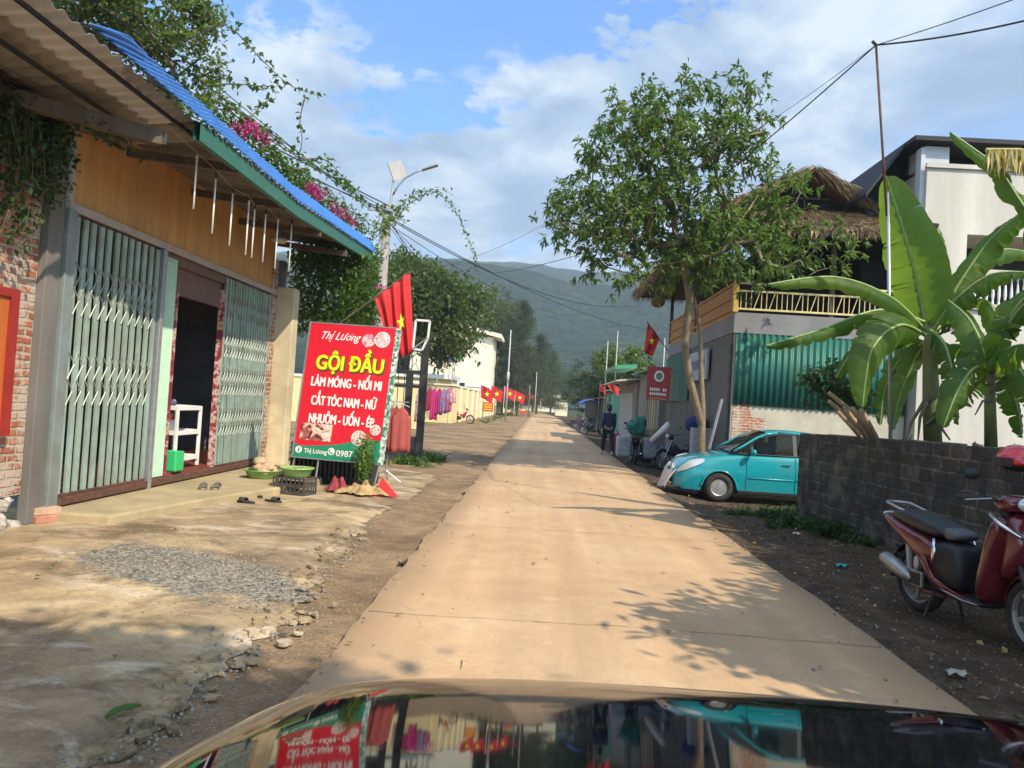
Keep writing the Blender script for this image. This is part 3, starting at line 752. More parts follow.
# end posts of the front
m_post = M('grey_green_post', (.23, .29, .29), .6, .2, var=.3, scale=3, dirt=.6, dirtcol=(.22, .18, .13), bmp=.2)
m_post2 = M('weathered_grey_board', (.17, .16, .145), .85, var=.35, scale=2, sc3=(1, 1, .3), dirt=.4)
MB().bb(FX-.03, FX+.10, 7.70, 7.86, 0, 3.23).build('gate_post', m_post, shop, bevel=.008)
MB().bb(FX-.05, FX+.06, 7.45, 7.69, 0, 4.15).build('gate_post', m_post2, shop, bevel=.01)
MB().bb(FX-.01, FX+.06, 9.80, 9.88, .0, 3.23).build('gate_post', m_steel, shop, bevel=.006)
mb = MB(); mb.bb(FX-.06, FX+.05, 7.87, 13.98, .12, .205); mb.build('gate_rail', m_rust, shop, bevel=.006)
mb = MB(); mb.bb(FX-.3, FX-.12, 7.87, 10.4, .1, .21); mb.build('sill', m_black, shop)
def folding_gate(y0, y1, n, z0, z1, bands, lat=True):
    st = (y1-y0)/n; fr = MB()
    for i in range(n+1):
        y = y0+st*i; j = random.uniform(-.006, .006)
        fr.bb(FX-.012+j, FX+.012+j, y-st*.20, y+st*.30, z0, z1)
        fr.bb(FX-.045+j, FX-.013+j, y+st*.10, y+st*.24, z0, z1)
    g = fr.build('folding_gate', m_teal, shop)
    for (a, b_) in bands:
        lt = MB()
        for i in range(n):
            y = y0+st*i; m_ = (a+b_)/2
            for q in range(2):
                za = a+(b_-a)*q/2; zb = a+(b_-a)*(q+1)/2; zm = (za+zb)/2
                lt.tube([(FX+.022, y+st*.05, zb), (FX+.030, y+st*.62, zm+.02), (FX+.022, y+st*.05, za)], .0075, 4)
                lt.tube([(FX+.018, y+st*1.05, zb), (FX+.026, y+st*.5, zm+.02)], .006, 4)
        lt.build('lattice', m_lattice, g)
    rv = MB(); rv.bb(FX-.03, FX+.02, y0-.03, y1+.05, z0-.03, z0-.002); rv.build('bottom_channel', m_rust, g)
    return g
folding_gate(7.98, 9.72, 11, .24, 3.20, [(2.15, 2.72), (1.18, 1.75)])
folding_gate(11.95, 13.85, 17, .24, 3.20, [(2.5, 2.95), (1.95, 2.35), (1.35, 1.8), (.7, 1.15)])
mb = MB()
def corr(u, v_): return (FX-.03+.010*math.sin(u*2*math.pi*9), 9.88+.46*u, .22+2.95*v_)
mb.grid(corr, 72, 1); gp = mb.build('sheet_panel', m_palegreen, shop, solid=.006)
# door jambs with torn stickers
m, nt, b = newmat('torn_stickers'); v = coord(nt); n1 = noise(nt, v, 7, 5, .7)
L(nt, ramp(nt, n1, [(.36, (.22, .03, .04)), (.46, (.38, .07, .08)), (.52, (.55, .45, .4)), (.6, (.45, .25, .08)), (.68, (.18, .03, .03))], 'CONSTANT'), b.inputs['Base Color']); m_stick = m
for y in (10.37, 11.92):
    MB().bb(FX-.10, FX-.005, y-.012, y+.018, .21, 2.72 if y < 11 else 3.0).build('door_jamb', m_stick if y > 11 else m_stick, shop)
for y in (10.40, 11.90):
    MB().torus((FX+.035, y, 1.25), .022, .007, 'x', 12, 6).build('ring_pull', m_chrome, shop)
# dark screen inside with gold characters running down it
scr = MB().bb(-6.06, -6.0, 11.45, 12.3, .26, 2.5).build('mirror_screen', m_glass_dk, shop)
m_gold = M('gold_letters', (.55, .42, .10), .4, .3)
mb = MB()
for i in range(13):
    z = 2.25-.085*i; 
    for k in range(3):
        y = 11.6+.07*k+random.uniform(-.01, .01); mb.tube([(-5.99, y, z), (-5.99, y+random.uniform(.01, .05), z+random.uniform(-.03, .03)), (-5.99, y+random.uniform(-.03, .03), z-.045)], .006, 4)
mb.build('ornament', m_gold, scr)
# brick and cream pillar at the far end
MB().bb(FX-.10, FX+.02, 13.93, 14.17, 0, 3.9).build('brick_jamb', m_brick, shop, bevel=.01)
MB().bb(FX-.06, FX+.34, 14.18, 14.50, 0, 3.4).build('pillar', m_cream, shop, bevel=.015)
MB().bb(-8.2, FX-.11, 14.9, 15.02, 0, 4.0).build('side_wall', m_cream, shop)
# roof: purlins, underside sheet, blue edge strip and green gutter board
m_blue = M('blue_roof_sheet', (.045, .19, .54), .45, .1, var=.15, scale=5, dirt=.15, dirtcol=(.05, .12, .3))
m_gutter = M('green_gutter', (.035, .16, .11), .5, .1, var=.15, dirt=.2)
m_under = M('roof_underside', (.16, .14, .12), .8, var=.3, scale=2, dirt=.4)
EY0, EY1, EXX = 7.9, 16.0, -3.72
def edz(y): return .05*max(0, y-11)
mb = MB(); mb.grid(lambda u, v_: (EXX+.03+(-5.4)*v_, EY0+(EY1-EY0)*u, 4.22+.02*math.sin(u*2*math.pi*54)+.55*v_+edz(EY0+(EY1-EY0)*u)), 432, 1); mb.build('roof', m_under, shop, solid=.008)
mb = MB(); mb.grid(lambda u, v_: (EXX+[-.05,.02,.02,-.05,-.05][round(v_*4)], 7.8+(EY1-7.8)*u, 4.03+[0,0,.19,.19,0][round(v_*4)]+edz(7.8+(EY1-7.8)*u)), 20, 4); mb.build('gutter', m_gutter, shop)
bl = MB()
def blue(u, v_):
    y = (5.75+.85*v_)+(16.15-5.75-.85*v_)*u
    cz = .016*math.sin((y-5)*2*math.pi*5.6)
    x = EXX+.05-.14*v_+cz; z = 4.235+.26*v_+edz(y)+.015*fbm(0, y, 0, 3, 1.5)
    if u < .05:
        k = (.05-u)/.05; x += .10*k*math.sin(v_*3.1)
    return (x, y, z)
bl.grid(blue, 520, 6); bl.build('roof_edge_sheet', m_blue, shop, smooth=True, solid=.006)
for y in (8.9, 10.6, 12.3, 14.0, 15.7): MB().bar((EXX, y, 4.06), (FX-.3, y, 4.22), .07, .1).build('rafter', m_wood, shop)
MB().lathe([(0.001, 0), (.10, 0), (.13, .03), (.12, .07), (.001, .075)], (-4.5, 12.6, 3.93), 18).build('ceiling_lamp', M('lamp_plastic', (.55, .5, .45), .4), shop, smooth=True)
MB().tube([(-4.5, 12.6, 4.0), (-4.5, 12.6, 4.18)], .01, 5).build('lamp_rod', m_steel, shop)
# light tubes hanging from the eave
m_tube = M('white_light_tube', (.92, .90, .84), .5, bmp=0, var=.03)
tubes = [(197,158,192,208), (216,176,211,233), (233,191,228,245), (249,203,245,255), (255,207,252,258), (266,212,262,262), (278,221,275,269), (292,222,285,268)]
lab = ['first hanging white light tube from the near end of the row, above the folding gate', 'second hanging white light tube, the longest of the row under the eave', 'third hanging white light tube from the near end of the row',
 'nearer tube of the close pair of hanging white light tubes', 'farther tube of the close pair of hanging white light tubes', 'hanging white light tube just before the round ceiling lamp', 'hanging white light tube second from the far end of the row', 'last hanging white light tube of the row, beside the climbing bush']
proto = None
for i, (x0, y0, x1, y1) in enumerate(tubes):
    a = PX(x0, y0, -4.0); b_ = PX(x1, y1, -4.0); ln_ = (a-b_).length
    t = thing('light_tube', lab[i], 'light tube', (-4.0, a.y, a.z), group='white light tubes hanging under the eave')
    MB().tube([(0, 0, 0), (0, .0, -ln_)], .011, 8).build('tube', m_tube, t, smooth=True)
    MB().tube([(0, 0, .03), (0, 0, -.03)], .015, 8).build('cap', m_dkmetal if i % 3 else m_white, t)
    MB().tube([(0, 0, .03), (0, .0, max(.05, 4.1-a.z))], .0025, 4).build('cord', m_black, t)
mb = MB(); pts = [PX(170, 128, -4.02)]+[PX(x0, y0-4+random.uniform(-3, 3), -4.0) for x0, y0, _, _ in tubes]
mb.tube(pts, .004, 4); tag(mb.build('hanging_wire', m_trim), 'thin beige wire looping along under the eave above the light tubes', 'wire')

# ================================================================== neighbour: rough brick house with corrugated awning
bh = thing('brick_house', 'rough red brick house with grey corrugated awning at the near left', 'house', (FX, 3.5, 0), world=True)
mb = MB(); mb.bb(FX-.3, FX-.02, -3, 7.44, .30, 4.2); mb.build('wall', m_brick, bh)
m_rubble = M('pale_rubble', (.42, .38, .32), .95, var=.5, scale=9, bmp=.9)
mb = MB()
for i in range(70):
    y = random.uniform(4, 7.4); z = random.uniform(-.02, .34); s = random.uniform(.05, .12); mb.ell((FX-.05+random.uniform(-.02, .05), y, z), (s, s*1.2, s*.7), 6, 4, None, .2)
mb.build('footing', m_rubble, bh)
m_awn = None
m, nt, b = newmat('grey_awning_sheet'); v = coord(nt); n1 = noise(nt, v, 1.2, 5, .6); n2 = noise(nt, coord(nt, (1, .3, 1)), 6, 5, .7)
c = ramp(nt, n1, [(.3, (.34, .30, .26)), (.7, (.52, .46, .40))]); c = mix(nt, .5, c, ramp(nt, n2, [(.3, g3(.6)), (.7, g3(1.2))]), 'MULTIPLY'); L(nt, c, b.inputs['Base Color'])
b.inputs['Roughness'].default_value = .7; tr = N(nt, 'ShaderNodeBsdfTranslucent'); tr.inputs[0].default_value = (.62, .55, .46, 1)
ms = N(nt, 'ShaderNodeMixShader'); ms.inputs[0].default_value = .4; L(nt, b.outputs[0], ms.inputs[1]); L(nt, tr.outputs[0], ms.inputs[2]); L(nt, ms.outputs[0], nt.nodes['Material Output'].inputs['Surface']); m_awn = m
def awn(y0, y1, dz, x0=-3.82, x1=-5.4):
    n = int((y1-y0)/.19)
    return lambda u, v_: (x0+(x1-x0)*v_, y0+(y1-y0)*u, 4.27-.16*v_+dz+.019*math.sin(2*math.pi*n*u))
mb = MB(); mb.grid(awn(2.0, 8.5, .0), 300, 2); mb.build('awning', m_awn, bh, smooth=True, solid=.004)
mb = MB(); mb.grid(awn(1.2, 8.0, -.055, -4.28, -5.4), 300, 2); mb.build('awning', m_awn, bh, smooth=True, solid=.004, label='inner grey corrugated sheet lapped under the outer one')
mb = MB(); 
for x, z in ((-3.98, 4.215), (-4.45, 4.12), (-4.85, 4.08)): mb.bb(x-.016, x+.016, 1.5, 8.4, z-.02, z+.012)
mb.build('purlin', m_dkmetal, bh)
mb = MB(); mb.bar((-3.92, 7.45, 3.91), (-5.3, 6.3, 3.98), .11, .15); mb.build('beam', m_wood, bh, bevel=.01)
MB().bar((-3.90, 7.43, 3.91), (-3.96, 7.49, 3.91), .085, .11).build('beam_end', m_black, bh)
MB().tube([(-5.0, 4.0, 4.02), (-4.6, 6.4, 4.04), (-4.0, 8.6, 3.97)], .004, 4).build('wire', m_black, bh)
m_shut = M('orange_wood', (.50, .13, .025), .55, var=.25, scale=4, sc3=(1, 1, .2)); m_shutr = M('red_wood_frame', (.30, .025, .018), .5, var=.2)
sh = MB().bb(FX+.02, FX+.05, 6.0, 7.0, .93, 2.26).build('shutter', m_shut, bh)
mb = MB(); mb.bb(FX+.051, FX+.075, 6.98, 7.09, .90, 2.28); mb.bb(FX+.051, FX+.075, 6.0, 6.98, 2.20, 2.28); mb.bb(FX+.051, FX+.075, 6.0, 6.98, .90, .98); mb.build('frame', m_shutr, sh)
# creeper hanging in the shade of the awning
cr = thing('creeper', 'dark leafy creeper hanging down the top of the brick wall under the awning', 'creeper', (FX, 6.6, 2.4), world=True)
lv = Leaves(); st = MB()
for i in range(90):
    y = random.uniform(5.0, 7.4); l = random.uniform(.5, 1.55)*(1 if y < 7.0 else .6); x = FX+.05+random.uniform(0, .18)
    spray(st, lv, [(x, y, 4.0), (x+.08, y+random.uniform(-.15, .15), 4.0-l*.5), (x+.05, y+random.uniform(-.2, .2), 4.0-l)], .006, .05, (.07, .05), .12, 2)
for i in range(10):
    y = 7.1+random.uniform(-.2, .6); spray(st, lv, [(-4.9, y-.4, 3.95), (-4.5, y, 3.92), (-4.25, y+.15, 3.84)], .005, .06, (.06, .045), .08, 1)
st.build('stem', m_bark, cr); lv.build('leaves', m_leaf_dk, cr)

# three-tier white trolley in the doorway and what lies on it
tr_ = thing('trolley', 'white three-tier salon trolley standing just inside the shop door', 'trolley', (-5.45, 11.2, .24), world=True)
x0, x1, y0, y1 = -5.56, -5.18, 10.86, 11.60
for x in (x0, x1):
    for y in (y0, y1): MB().bar((x, y, .26), (x, y, 1.16), .045).build('leg', m_white, tr_, bevel=.006)
for z in (.38, .76, 1.12):
    mb = MB(); mb.bb(x0+.03, x1-.03, y0+.03, y1-.03, z, z+.015)
    mb.bb(x1-.02, x1+.02, y0+.025, y1-.025, z-.02, z+.045); mb.bb(x0-.02, x0+.02, y0+.025, y1-.025, z-.02, z+.045); mb.bb(x0+.025, x1-.025, y0-.02, y0+.02, z-.02, z+.045); mb.bb(x0+.025, x1-.025, y1-.02, y1+.02, z-.02, z+.045)
    mb.build('shelf', m_white, tr_, bevel=.004)
m_gp = M('green_box_plastic', (.04, .50, .16), .4, var=.1)
t_ = MB(); t_.prism([(0,0),(.26,0),(.26,.28),(0,.30)], lambda u, v_, w_: (-5.24+w_, 10.62+u, .245+v_), 0, .2); tag(t_.build('plastic_box', m_gp, bevel=.02), 'bright green plastic box standing on the red floor before the trolley', 'box')
tag(MB().bb(-5.70, -5.42, 11.0, 11.38, .776, .95).build('storage_box', M('greyblue_box', (.45, .48, .56), .5), bevel=.015), 'pale grey box on the middle shelf of the trolley', 'box')
mb = MB(); [mb.ell((-5.5+random.uniform(-.08,.08), 11.12+.045*i, .99), (.02, .02, .06), 6, 4, Matrix.Rotation(random.uniform(-.8,.8), 3, 'X')) for i in range(7)]
tag(mb.build('clips', M('orange_plastic', (.75, .30, .02), .45), smooth=True), 'heap of orange and yellow hair clips above the grey box on the trolley', 'hair clips')
mb = MB(); [mb.ell((-5.52+random.uniform(-.1,.1), 11.02+.08*i, .45), (.07, .06, .05), 8, 5, None, .2) for i in range(6)]
tag(mb.build('towels', M('brown_towel', (.35, .27, .22), .95, var=.5, scale=20), smooth=True), 'crumpled brown and white towels on the lowest shelf of the trolley', 'towels')
mb = MB(); [mb.ell((-5.55+random.uniform(-.1,.1), 11.0+.08*i, 1.19), (.06, .06, .05), 8, 5, None, .2) for i in range(7)]
tag(mb.build('cloths', M('purple_cloth', (.08, .07, .16), .9, var=.6, scale=20), smooth=True), 'dark purple cloths piled on the top shelf of the trolley', 'cloths')

# dim things hung inside the shop
cols_ = [('dark red coat', (.25, .03, .03)), ('black coat', (.02, .02, .025)), ('olive coat', (.12, .12, .06)), ('pale apron', (.5, .48, .42))]
for i, (nm, cc) in enumerate(cols_):
    mb = MB(); y0_ = 10.75+.28*i
    mb.grid(lambda u, v_: (-6.9+.05*math.sin(u*14+i), y0_+.22*(u-.5)*(.8+.3*v_), 1.95-.9*v_), 14, 8); tag(mb.build('hanging_coat', M('coat_%d' % i, cc, .9), smooth=True, solid=.03), nm+' hanging inside the dim shop behind the trolley', 'clothes', 'coats hanging inside the shop')
mb = MB(); mb.ell((-6.3, 10.95, 1.95), (.14, .14, .16), 16, 10); mb.tube([(-6.3, 10.95, 2.1), (-6.3, 10.95, 3.2)], .006, 4); tag(mb.build('paper_lantern', M('paper_lantern', (.5, .42, .32), .7), smooth=True), 'round pale lantern hanging high inside the shop doorway', 'lantern')
# ================================================================== small things before the shop
m_brk = M('loose_brick', (.46, .20, .13), .9, var=.3, scale=9, bmp=.5, dirt=.3, dirtcol=(.5, .42, .34))
m_brk2 = M('loose_brick_dusty', (.48, .30, .20), .9, var=.3, scale=9, bmp=.5, dirt=.5, dirtcol=(.5, .42, .32))
g = G(42, 522)
def brick(loc, rz, label, mat):
    t = MB(); t.box((0, 0, .04), (.13, .27, .075)); 
    o = t.build('brick', mat, bevel=.008); o.location = loc; o.rotation_euler = (0, 0, rz); return tag(o, label, 'brick', 'bricks beside the gate post')
brick((g.x+.02, g.y+.0, .0), -.35, 'lower red brick lying beside the foot of the gate post', m_brk)
brick((g.x+.0, g.y+.03, .077), -.5, 'upper dusty brick lying on the red one by the gate post', m_brk2)
# sandals
m_sand = M('sandal_grey', (.13, .12, .105), .8, var=.25); m_flip = M('sandal_black', (.035, .035, .037), .75, var=.3)
m_sole = M('sole_tan', (.28, .22, .15), .85, var=.2)
def sole(mb, L_, W, z0, z1, c=0):
    n = 22; pr = []
    for i in range(n):
        a = 2*math.pi*i/n; x = math.cos(a); y = math.sin(a); wd = W*(.5+.09*x-.10*(1-x*x)*(1 if y > 0 else .5)); pr.append((x*L_/2, y*wd))
    mb.prism(pr, lambda u, v_, w_: (u, v_, w_), z0, z1)
def sandal(loc, rz, mat, label, kind='slide', group='sandals left before the door'):
    t = thing('sandal', label, 'sandal', loc, rz, group)
    mb = MB(); sole(mb, .27, .105, 0, .028); mb.build('sole', m_sole if kind == 'slide' else mat, t, bevel=.005)
    mb = MB()
    if kind == 'slide':
        mb.grid(lambda u, v_: (.015+.09*v_, .052*math.cos(math.pi*u), .024+.055*math.sin(math.pi*u)*(1-.3*v_)), 14, 3)
        mb.grid(lambda u, v_: (-.115+.02*v_-.018*math.sin(math.pi*u), .045*math.cos(math.pi*u), .028+.05*v_*math.sin(math.pi*u)**.5), 12, 2)
    else:
        mb.grid(lambda u, v_: (.0+.10*v_*(1-.3*abs(2*u-1)), .052*math.cos(math.pi*u), .024+.045*math.sin(math.pi*u)), 14, 3)
    mb.build('strap', mat, t, smooth=True, solid=.006)
    return t
a = G(203, 489, .1); sandal((a.x, a.y, .10), R(-70), m_sand, 'left grey slide sandal of the pair on the step')
a = G(216, 489, .1); sandal((a.x, a.y, .10), R(-78), m_sand, 'right grey slide sandal of the pair on the step')
a = G(246, 503); sandal((a.x, a.y, .0), R(165), m_flip, 'black flip-flop lying nearest the road-facing step edge, the largest of three', 'flip')
a = G(257, 497); sandal((a.x, a.y, .0), R(140), m_flip, 'black flip-flop lying farthest back, nearest the plastic crate', 'flip')
a = G(273, 502); sandal((a.x, a.y, .0), R(-20), m_flip, 'black flip-flop lying on the road side of the other two', 'flip')
# basins
m_basin = M('green_plastic', (.20, .36, .10), .45, var=.12); m_basin2 = M('pale_green_plastic', (.28, .46, .16), .45, var=.12)
def basin(loc, r, mat, label, fill):
    t = thing('basin', label, 'basin', loc, 0, 'green plastic basins')
    MB().lathe([(.001, 0), (r*.72, 0), (r*.8, .02), (r*.98, .13), (r*1.05, .135), (r*1.05, .12), (r*1.0, .118), (r*.95, .125), (r*.76, .012), (.001, .012)], (0, 0, 0), 28).build('bowl', mat, t, smooth=True)
    mb = MB()
    for i in range(26):
        a_ = random.random()*6.28; q = random.random()**.5*r*.62; s = random.uniform(.04, .08)*fill[1]
        mb.ell((q*math.cos(a_), q*math.sin(a_), .07+fill[2]*random.random()*(1-q/r)), (s, s, s*.7), 7, 5, None, .25)
    mb.build('contents', fill[0], t, smooth=True)
m_peel = M('tan_rags', (.50, .36, .22), .95, var=.3, scale=14, bmp=.5); m_greens = M('soaking_greens', (.22, .30, .12), .8, var=.5, scale=18)
a = G(262, 478, .1); basin((a.x, a.y, .10), .27, m_basin, 'green plastic basin heaped with tan rags by the cream pillar', (m_peel, 1.3, .26))
# crate
m_crate = M('grey_black_plastic', (.045, .045, .042), .6, var=.3, dirt=.3, dirtcol=(.2, .17, .13))
def crate(loc, rz, label):
    t = thing('crate', label, 'crate', loc, rz); w_, d_, h_ = .50, .36, .25; mb = MB()
    for s in (-1, 1):
        for (cx_, cy_, wx, wy) in ((0, s*d_/2, w_, .015), (s*w_/2, 0, .015, d_-.016)):
            for z, hh in ((.02, .04), (.135, .05), (.235, .03)): mb.box((cx_, cy_, z), (wx, wy, hh))
            n = 7 if wx > wy else 5
            for i in range(n+1):
                u = -.5+i/n
                mb.box((cx_+(u*(wx-.02) if wx > wy else 0), cy_+(u*(wy-.02) if wy > wx else 0), .13), (.022 if wx > wy else .011, .011 if wx > wy else .022, .22))
    mb.box((0, 0, .012), (w_-.02, d_-.02, .012)); mb.build('slatted_box', m_crate, t); return t
ca = G(290, 496); crate((ca.x-.03, ca.y+.28, 0), R(-12), 'black plastic lattice crate under the green basin beside the sign')
basin((ca.x-.02, ca.y+.30, .245), .235, m_basin2, 'pale green plastic basin of greens set on the black crate', (m_greens, .9, .05))

# ================================================================== the red sign board
SA = Vector((-3.85, 12.05, .45)); SB = Vector((-2.47, 11.95, .44)); SD = Vector((-2.33, 11.95, 2.54)); SCn = Vector((-3.69, 12.05, 2.58))
sg = thing('shop_sign', 'large red hair salon sign board with yellow and white lettering on legs', 'sign', (-3.15, 12.0, 0), world=True)
m_sr = M('sign_red', (.72, .012, .03), .45, var=.05, scale=2, bmp=0); m_sg = M('sign_green', (.015, .26, .14), .45, var=.06, bmp=0)
m_sw = M('sign_white', (.85, .83, .80), .5, var=.04, bmp=0); m_sy = M('sign_yellow', (.88, .80, .02), .5, var=.03, bmp=0); m_dkline = M('sign_shadow_green', (.03, .09, .02), .6, bmp=0)
ux = ((SB-SA)+(SD-SCn)).normalized(); uy = ((SCn-SA)+(SD-SB)).normalized(); un = ux.cross(uy).normalized()   # un faces the camera
W_ = (SB-SA).length; H_ = (SCn-SA).length
def S(u, v_, w_=0): return SA+ux*(u*W_)+uy*(v_*H_)+un*w_
mb = MB(); mb.prism([(0, .0), (1, 0), (1, 1), (0, 1)], lambda u, v_, w_: S(u, v_, w_), -.03, 0); mb.build('board', m_sr, sg)
mb = MB()
mb.prism([(-.02, -.008), (0, -.008), (0, 1.008), (-.02, 1.008)], lambda u, v_, w_: S(u, v_, w_), -.032, .004)
mb.prism([(0, 1), (1, 1), (1, 1.008), (0, 1.008)], lambda u, v_, w_: S(u, v_, w_), -.032, .004)
mb.prism([(0, -.008), (1, -.008), (1, 0), (0, 0)], lambda u, v_, w_: S(u, v_, w_), -.032, .004)
mb.build('edge_trim', m_steel, sg)
m, nt, b = newmat('mosaic_strip'); v = coord(nt); vo = N(nt, 'ShaderNodeTexVoronoi'); vo.inputs['Scale'].default_value = 26; L(nt, v, vo.inputs['Vector'])
L(nt, ramp(nt, vo.outputs['Color'], [(.0, (.05, .22, .14)), (.35, (.35, .5, .42)), (.55, (.75, .75, .72)), (.8, (.1, .3, .2))], 'CONSTANT'), b.inputs['Base Color']); m_mos = m
mb = MB(); mb.prism([(1.0, -.008), (1.05, -.008), (1.05, 1.0), (1.0, 1.0)], lambda u, v_, w_: S(u, v_, w_), -.09, .004); mb.build('side_strip', m_mos, sg)
# green band with a wavy top
poly = [(0, 0), (1, 0), (1, .17)]+[(1-i/14, .115+.055*math.cos(math.pi*i/14*1.0)*(1 if i < 7 else .55)) for i in range(1, 14)]+[(0, .10)]
mb = MB(); mb.add([S(u, v_, .003) for u, v_ in poly], [tuple(range(len(poly)))]); mb.build('green_band', m_sg, sg)
def tx(s_, u, v_, h, w_, mat, bold=0, th=.006, shear=0, nm='lettering'):
    """letters thickened by a few copies set a hair apart, joined as one mesh"""
    offs = [(0, 0)] if not bold else [(bold*a, bold*b_) for a, b_ in ((0, 0), (-1, 0), (1, 0), (0, .7), (0, -.7), (-.7, -.5), (.7, .5), (.7, -.5), (-.7, .5), (-.5, 0), (.5, 0))]
    V = []; Fs = []
    for q, (a, b_) in enumerate(offs):
        o = text_part(s_, nm, mat, None, S(u, v_)+ux*a+uy*b_, ux, uy, h, w_, 0, th+.0003*q, shear); me = o.data; ml = Vector(o.location)
        n0 = len(V); V += [tuple(v.co+ml) for v in me.vertices]; Fs += [tuple(n0+i for i in p.vertices) for p in me.polygons]
        bpy.data.objects.remove(o)
    me = bpy.data.meshes.new(nm); me.from_pydata(V, [], Fs); me.materials.append(mat); return fin(me, nm, sg)
tx('GỘI ĐẦU', .535, .652, .23, W_*.78, m_dkline, .016, .0045, nm='lettering_shadow')
tx('GỘI ĐẦU', .52, .662, .23, W_*.78, m_sy, .013, .0085)
tx('LÀM MÓNG - NỐI MI', .51, .535, .150, W_*.82, m_sw, .0075)
tx('CẮT TÓC NAM - NỮ', .51, .395, .150, W_*.76, m_sw, .0075)
tx('NHUỘM - UỐN - ÉP', .51, .262, .150, W_*.76, m_sw, .0075)
def twidth(t, sh=0):
    cu = bpy.data.curves.new('w', 'FONT'); cu.body = t; cu.size = 1; cu.shear = sh; o = bpy.data.objects.new('w', cu); C.objects.link(o); bpy.context.view_layer.update(); d = max(p[0] for p in o.bound_box)-min(p[0] for p in o.bound_box); bpy.data.objects.remove(o); return d
def name_line(u, v_, h, w_, th, shear):
    # the horn of the letter is drawn on its own
    tx('Thị Lưong', u, v_, h, w_, m_sw, .0022, th=th, shear=shear)
    f_ = twidth('Thị Lưo', shear)/twidth('Thị Lưong', shear); x = -w_/2+w_*f_; hh = h*.72
    a = S(u, v_)+ux*(x-h*.02+shear*hh*0)+uy*hh*.92; MB().add([a+un*(th+.002), a+ux*h*.10+uy*h*.04+un*(th+.002), a+ux*h*.13+uy*h*.20+un*(th+.002), a+ux*h*.07+uy*h*.20+un*(th+.002), a+ux*h*.06+uy*h*.10+un*(th+.002)], [(0, 1, 2, 3, 4)]).build('lettering', m_sw, sg)
name_line(.38, .885, .13, W_*.46, .006, .5)
name_line(.26, .035, .075, W_*.27, .008, 0)
tx('0987', .60, .03, .10, W_*.19, m_sw, .003, th=.008)
def sdisc(u, v_, r, mat, w_=.005, nm='roundel', par=sg):
    mb = MB(); c0 = S(u, v_, w_); mb.add([c0+ux*(r*math.cos(t*math.pi/14))+uy*(r*math.sin(t*math.pi/14)) for t in range(28)], [tuple(range(28))]); return mb.build(nm, mat, par)
sdisc(.06, .055, .055, m_sw, .007); text_part('f', 'lettering', m_sg, sg, S(.062, .035), ux, uy, .075, None, .03, .009)
sdisc(.445, .06, .058, m_sw, .007)
mb = MB(); a0 = S(.445, .06, .011); mb.tube([a0-ux*.025+uy*.028, a0-ux*.025-uy*.0, a0-ux*.0-uy*.022, a0+ux*.028-uy*.026], [.012, .006, .006, .012], 6); mb.build('phone_mark', m_sg, sg)
def photo(nm, cols, sc, seed):
    m, nt, b = newmat(nm); v = coord(nt); mp_ = N(nt, 'ShaderNodeMapping'); mp_.inputs['Location'].default_value = (seed, seed*2, 0); L(nt, v, mp_.inputs[0])
    n1 = noise(nt, mp_.outputs[0], sc, 3, .5, 1.5); st = [(.3+.4*i/(len(cols)-1), c_) for i, c_ in enumerate(cols)]; L(nt, ramp(nt, n1, st), b.inputs['Base Color']); b.inputs['Roughness'].default_value = .4; return m
m_ph1 = photo('print_face', [(.06, .02, .02), (.45, .12, .10), (.75, .5, .38), (.85, .72, .62), (.5, .3, .2), (.05, .04, .04)], 5, 1)
m_ph2 = photo('print_nails', [(.75, .7, .7), (.85, .8, .8), (.7, .2, .25), (.85, .75, .72), (.15, .2, .15)], 10, 4)
m_ph3 = photo('print_eye', [(.75, .55, .45), (.82, .7, .6), (.2, .12, .1), (.7, .5, .45)], 8, 8)
m_ph4 = photo('print_lips', [(.8, .65, .6), (.85, .75, .7), (.5, .05, .06), (.8, .6, .55)], 8, 5)
mb = MB(); mb.add([S(.05, .13, .005), S(.42, .13, .005), S(.42, .255, .005), S(.05, .255, .005)], [(0, 1, 2, 3)]); mb.build('picture', m_ph1, sg)
sdisc(.70, .895, .105, photo('print_roses', [(.7, .3, .35), (.85, .7, .7), (.5, .05, .1), (.8, .5, .5)], 12, 3), .005, 'picture')
sdisc(.86, .91, .125, m_sw, .0065, 'picture_rim'); sdisc(.86, .91, .112, m_ph2, .008, 'picture')
sdisc(.74, .175, .12, m_sw, .006, 'picture_rim'); sdisc(.74, .175, .108, m_ph3, .008, 'picture')
sdisc(.92, .245, .085, m_sw, .0075, 'picture_rim'); sdisc(.92, .245, .075, m_ph4, .0095, 'picture')
for a_, b_ in (((SB+ux*.03), Vector((-2.52, 11.93, -.02))), (S(.30, 0, -.02), Vector((-3.47, 12.05, .0))), (S(.02, 0, -.02), Vector((-3.9, 12.1, .0)))):
    MB().tube([Vector(a_)+Vector((0, .02, .02)), Vector(b_)], .016, 6).build('leg', m_steel, sg)
mb = MB(); mb.tube([S(.25, .9, -.05), Vector((-3.4, 12.9, 0))], .014, 6); mb.build('brace', m_steel, sg)
